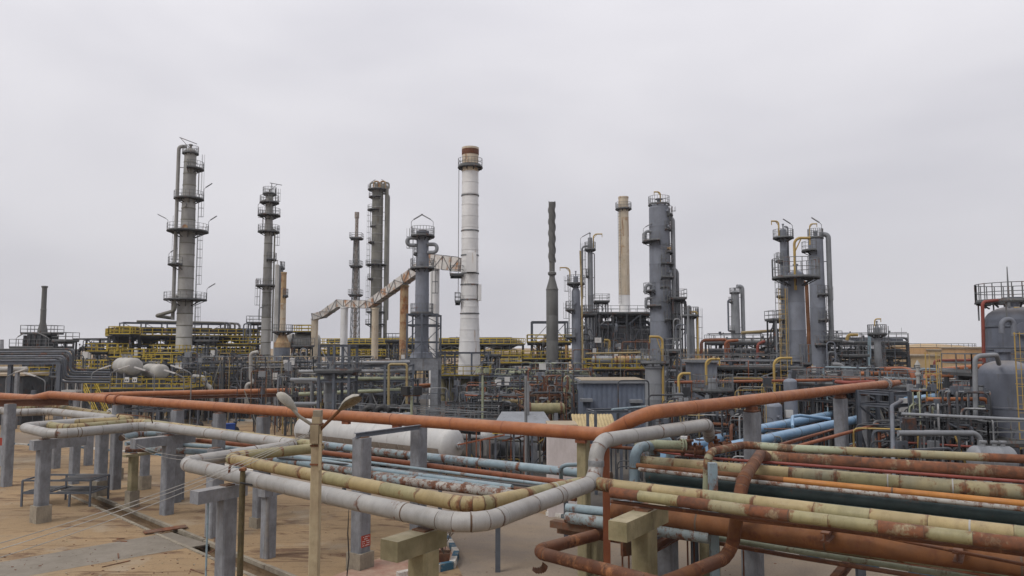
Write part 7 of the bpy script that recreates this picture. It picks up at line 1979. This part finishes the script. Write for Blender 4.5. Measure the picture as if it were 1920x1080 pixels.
for a in (('pipe tower crowded with risers right of the tallest blue column', 1262, 1284, 93, 560, 12, 401), ('pipe tower between the short and slender columns', 1092, 1116, 99, 590, 9, 402), ('pipe tower behind the heater beside the slender column', 1118, 1140, 112, 566, 8, 403),
          ('pipe tower left of the slim blue column', 1452, 1464, 92, 600, 7, 404), ('pipe tower beside the right hand blue column', 1555, 1572, 86, 640, 8, 405), ('pipe tower behind the slim left tower', 466, 484, 122, 606, 8, 406),
          ('pipe tower left of the feeder stacks', 552, 578, 108, 650, 8, 407), ('pipe tower by the foot of the tallest left tower', 372, 392, 104, 640, 7, 408), ('pipe tower behind the dark blue column', 726, 748, 112, 640, 8, 409),
          ('pipe tower right of the white chimney', 912, 936, 96, 668, 8, 410), ('pipe tower near the yellow goosenecks', 1250, 1268, 66, 660, 8, 411), ('pipe tower behind the railed platform', 1376, 1400, 74, 676, 9, 412),
          ('pipe tower below the skyline rack', 1590, 1622, 84, 668, 9, 413), ('pipe tower beside the far left heater', 104, 124, 100, 640, 7, 414)): pipe_tree(*a)
# fine tubing, conduits and instrument stands everywhere between the units
def sprinkle(px0, px1, D0, D1, n, hmax, seed):
    random.seed(seed)
    for i in range(n):
        D = random.uniform(D0, D1); x = xof(random.uniform(px0, px1), D); h = hmax * random.uniform(.25, 1) ; r = random.uniform(.025, .075)
        m = random.choice(('steel_dark',) * 7 + ('column_grey', 'steel_galv', 'steel_blue', 'steel_blue', 'steel_blue', 'steel_rusty', 'tower_olive', 'davit_yellow'))
        k = random.random()
        if k < .4: MASS.use(m).sweep([Vector((x, D, 0)), Vector((x, D, h))], r, 5)
        elif k < .8:
            w = random.uniform(.5, 3.5) * random.choice((-1, 1)); y2 = D + random.uniform(-1, 1)
            MASS.use(m).sweep(fillet([Vector((x, D, 0)), Vector((x, D, h)), Vector((x + w, y2, h)), Vector((x + w, y2, h * random.uniform(0, .7)))], .25, 2), r, 5)
        else:
            MASS.use(m).bar((x, D, 0), (x + random.uniform(-2.5, 2.5), D, h), .07)
            MASS.use(random.choice(('steel_dark', 'steel_blue', 'column_grey', 'white_paint'))).box((x, D, h), (random.uniform(.3, .8), .3, random.uniform(.3, .9)))
for a in ((140, 480, 86, 118, 420, 8.2, 501), (480, 760, 74, 118, 420, 8, 502), (835, 1000, 64, 112, 170, 6, 503), (1000, 1082, 62, 110, 110, 7, 504), (1210, 1480, 52, 100, 300, 6.5, 505), (1480, 1700, 60, 96, 360, 7, 506), (1680, 1840, 38, 60, 420, 5.2, 507), (1240, 1420, 36, 52, 260, 3.6, 508), (0, 140, 84, 110, 60, 6, 509), (820, 1020, 52, 62, 60, 2.6, 510), (1100, 1225, 86, 111, 260, 10, 511)): sprinkle(*a)
MASS.finish('small_piping', 'mass of small tubing, conduits and instruments between the process units')

# ================================================================== HAZE
hm = bpy.data.materials.new('haze_air'); hm.use_nodes = True
hn = hm.node_tree; hn.nodes.clear()
ho = hn.nodes.new('ShaderNodeOutputMaterial'); hv = hn.nodes.new('ShaderNodeVolumePrincipled')
hv.inputs['Color'].default_value = (0.93, 0.95, 1.0, 1); hv.inputs['Density'].default_value = 0.00022; hv.inputs['Anisotropy'].default_value = 0.2
hn.links.new(hv.outputs[0], ho.inputs['Volume'])
MATS['haze_air'] = hm
hz = MB().box((0, 140, 29.5), (900, 700, 61)).build('haze', 'haze_air', loc=(0, 0, 0), smooth=False)
hz['kind'] = 'stuff'; hz['label'] = 'thin even haze in the air over the plant'
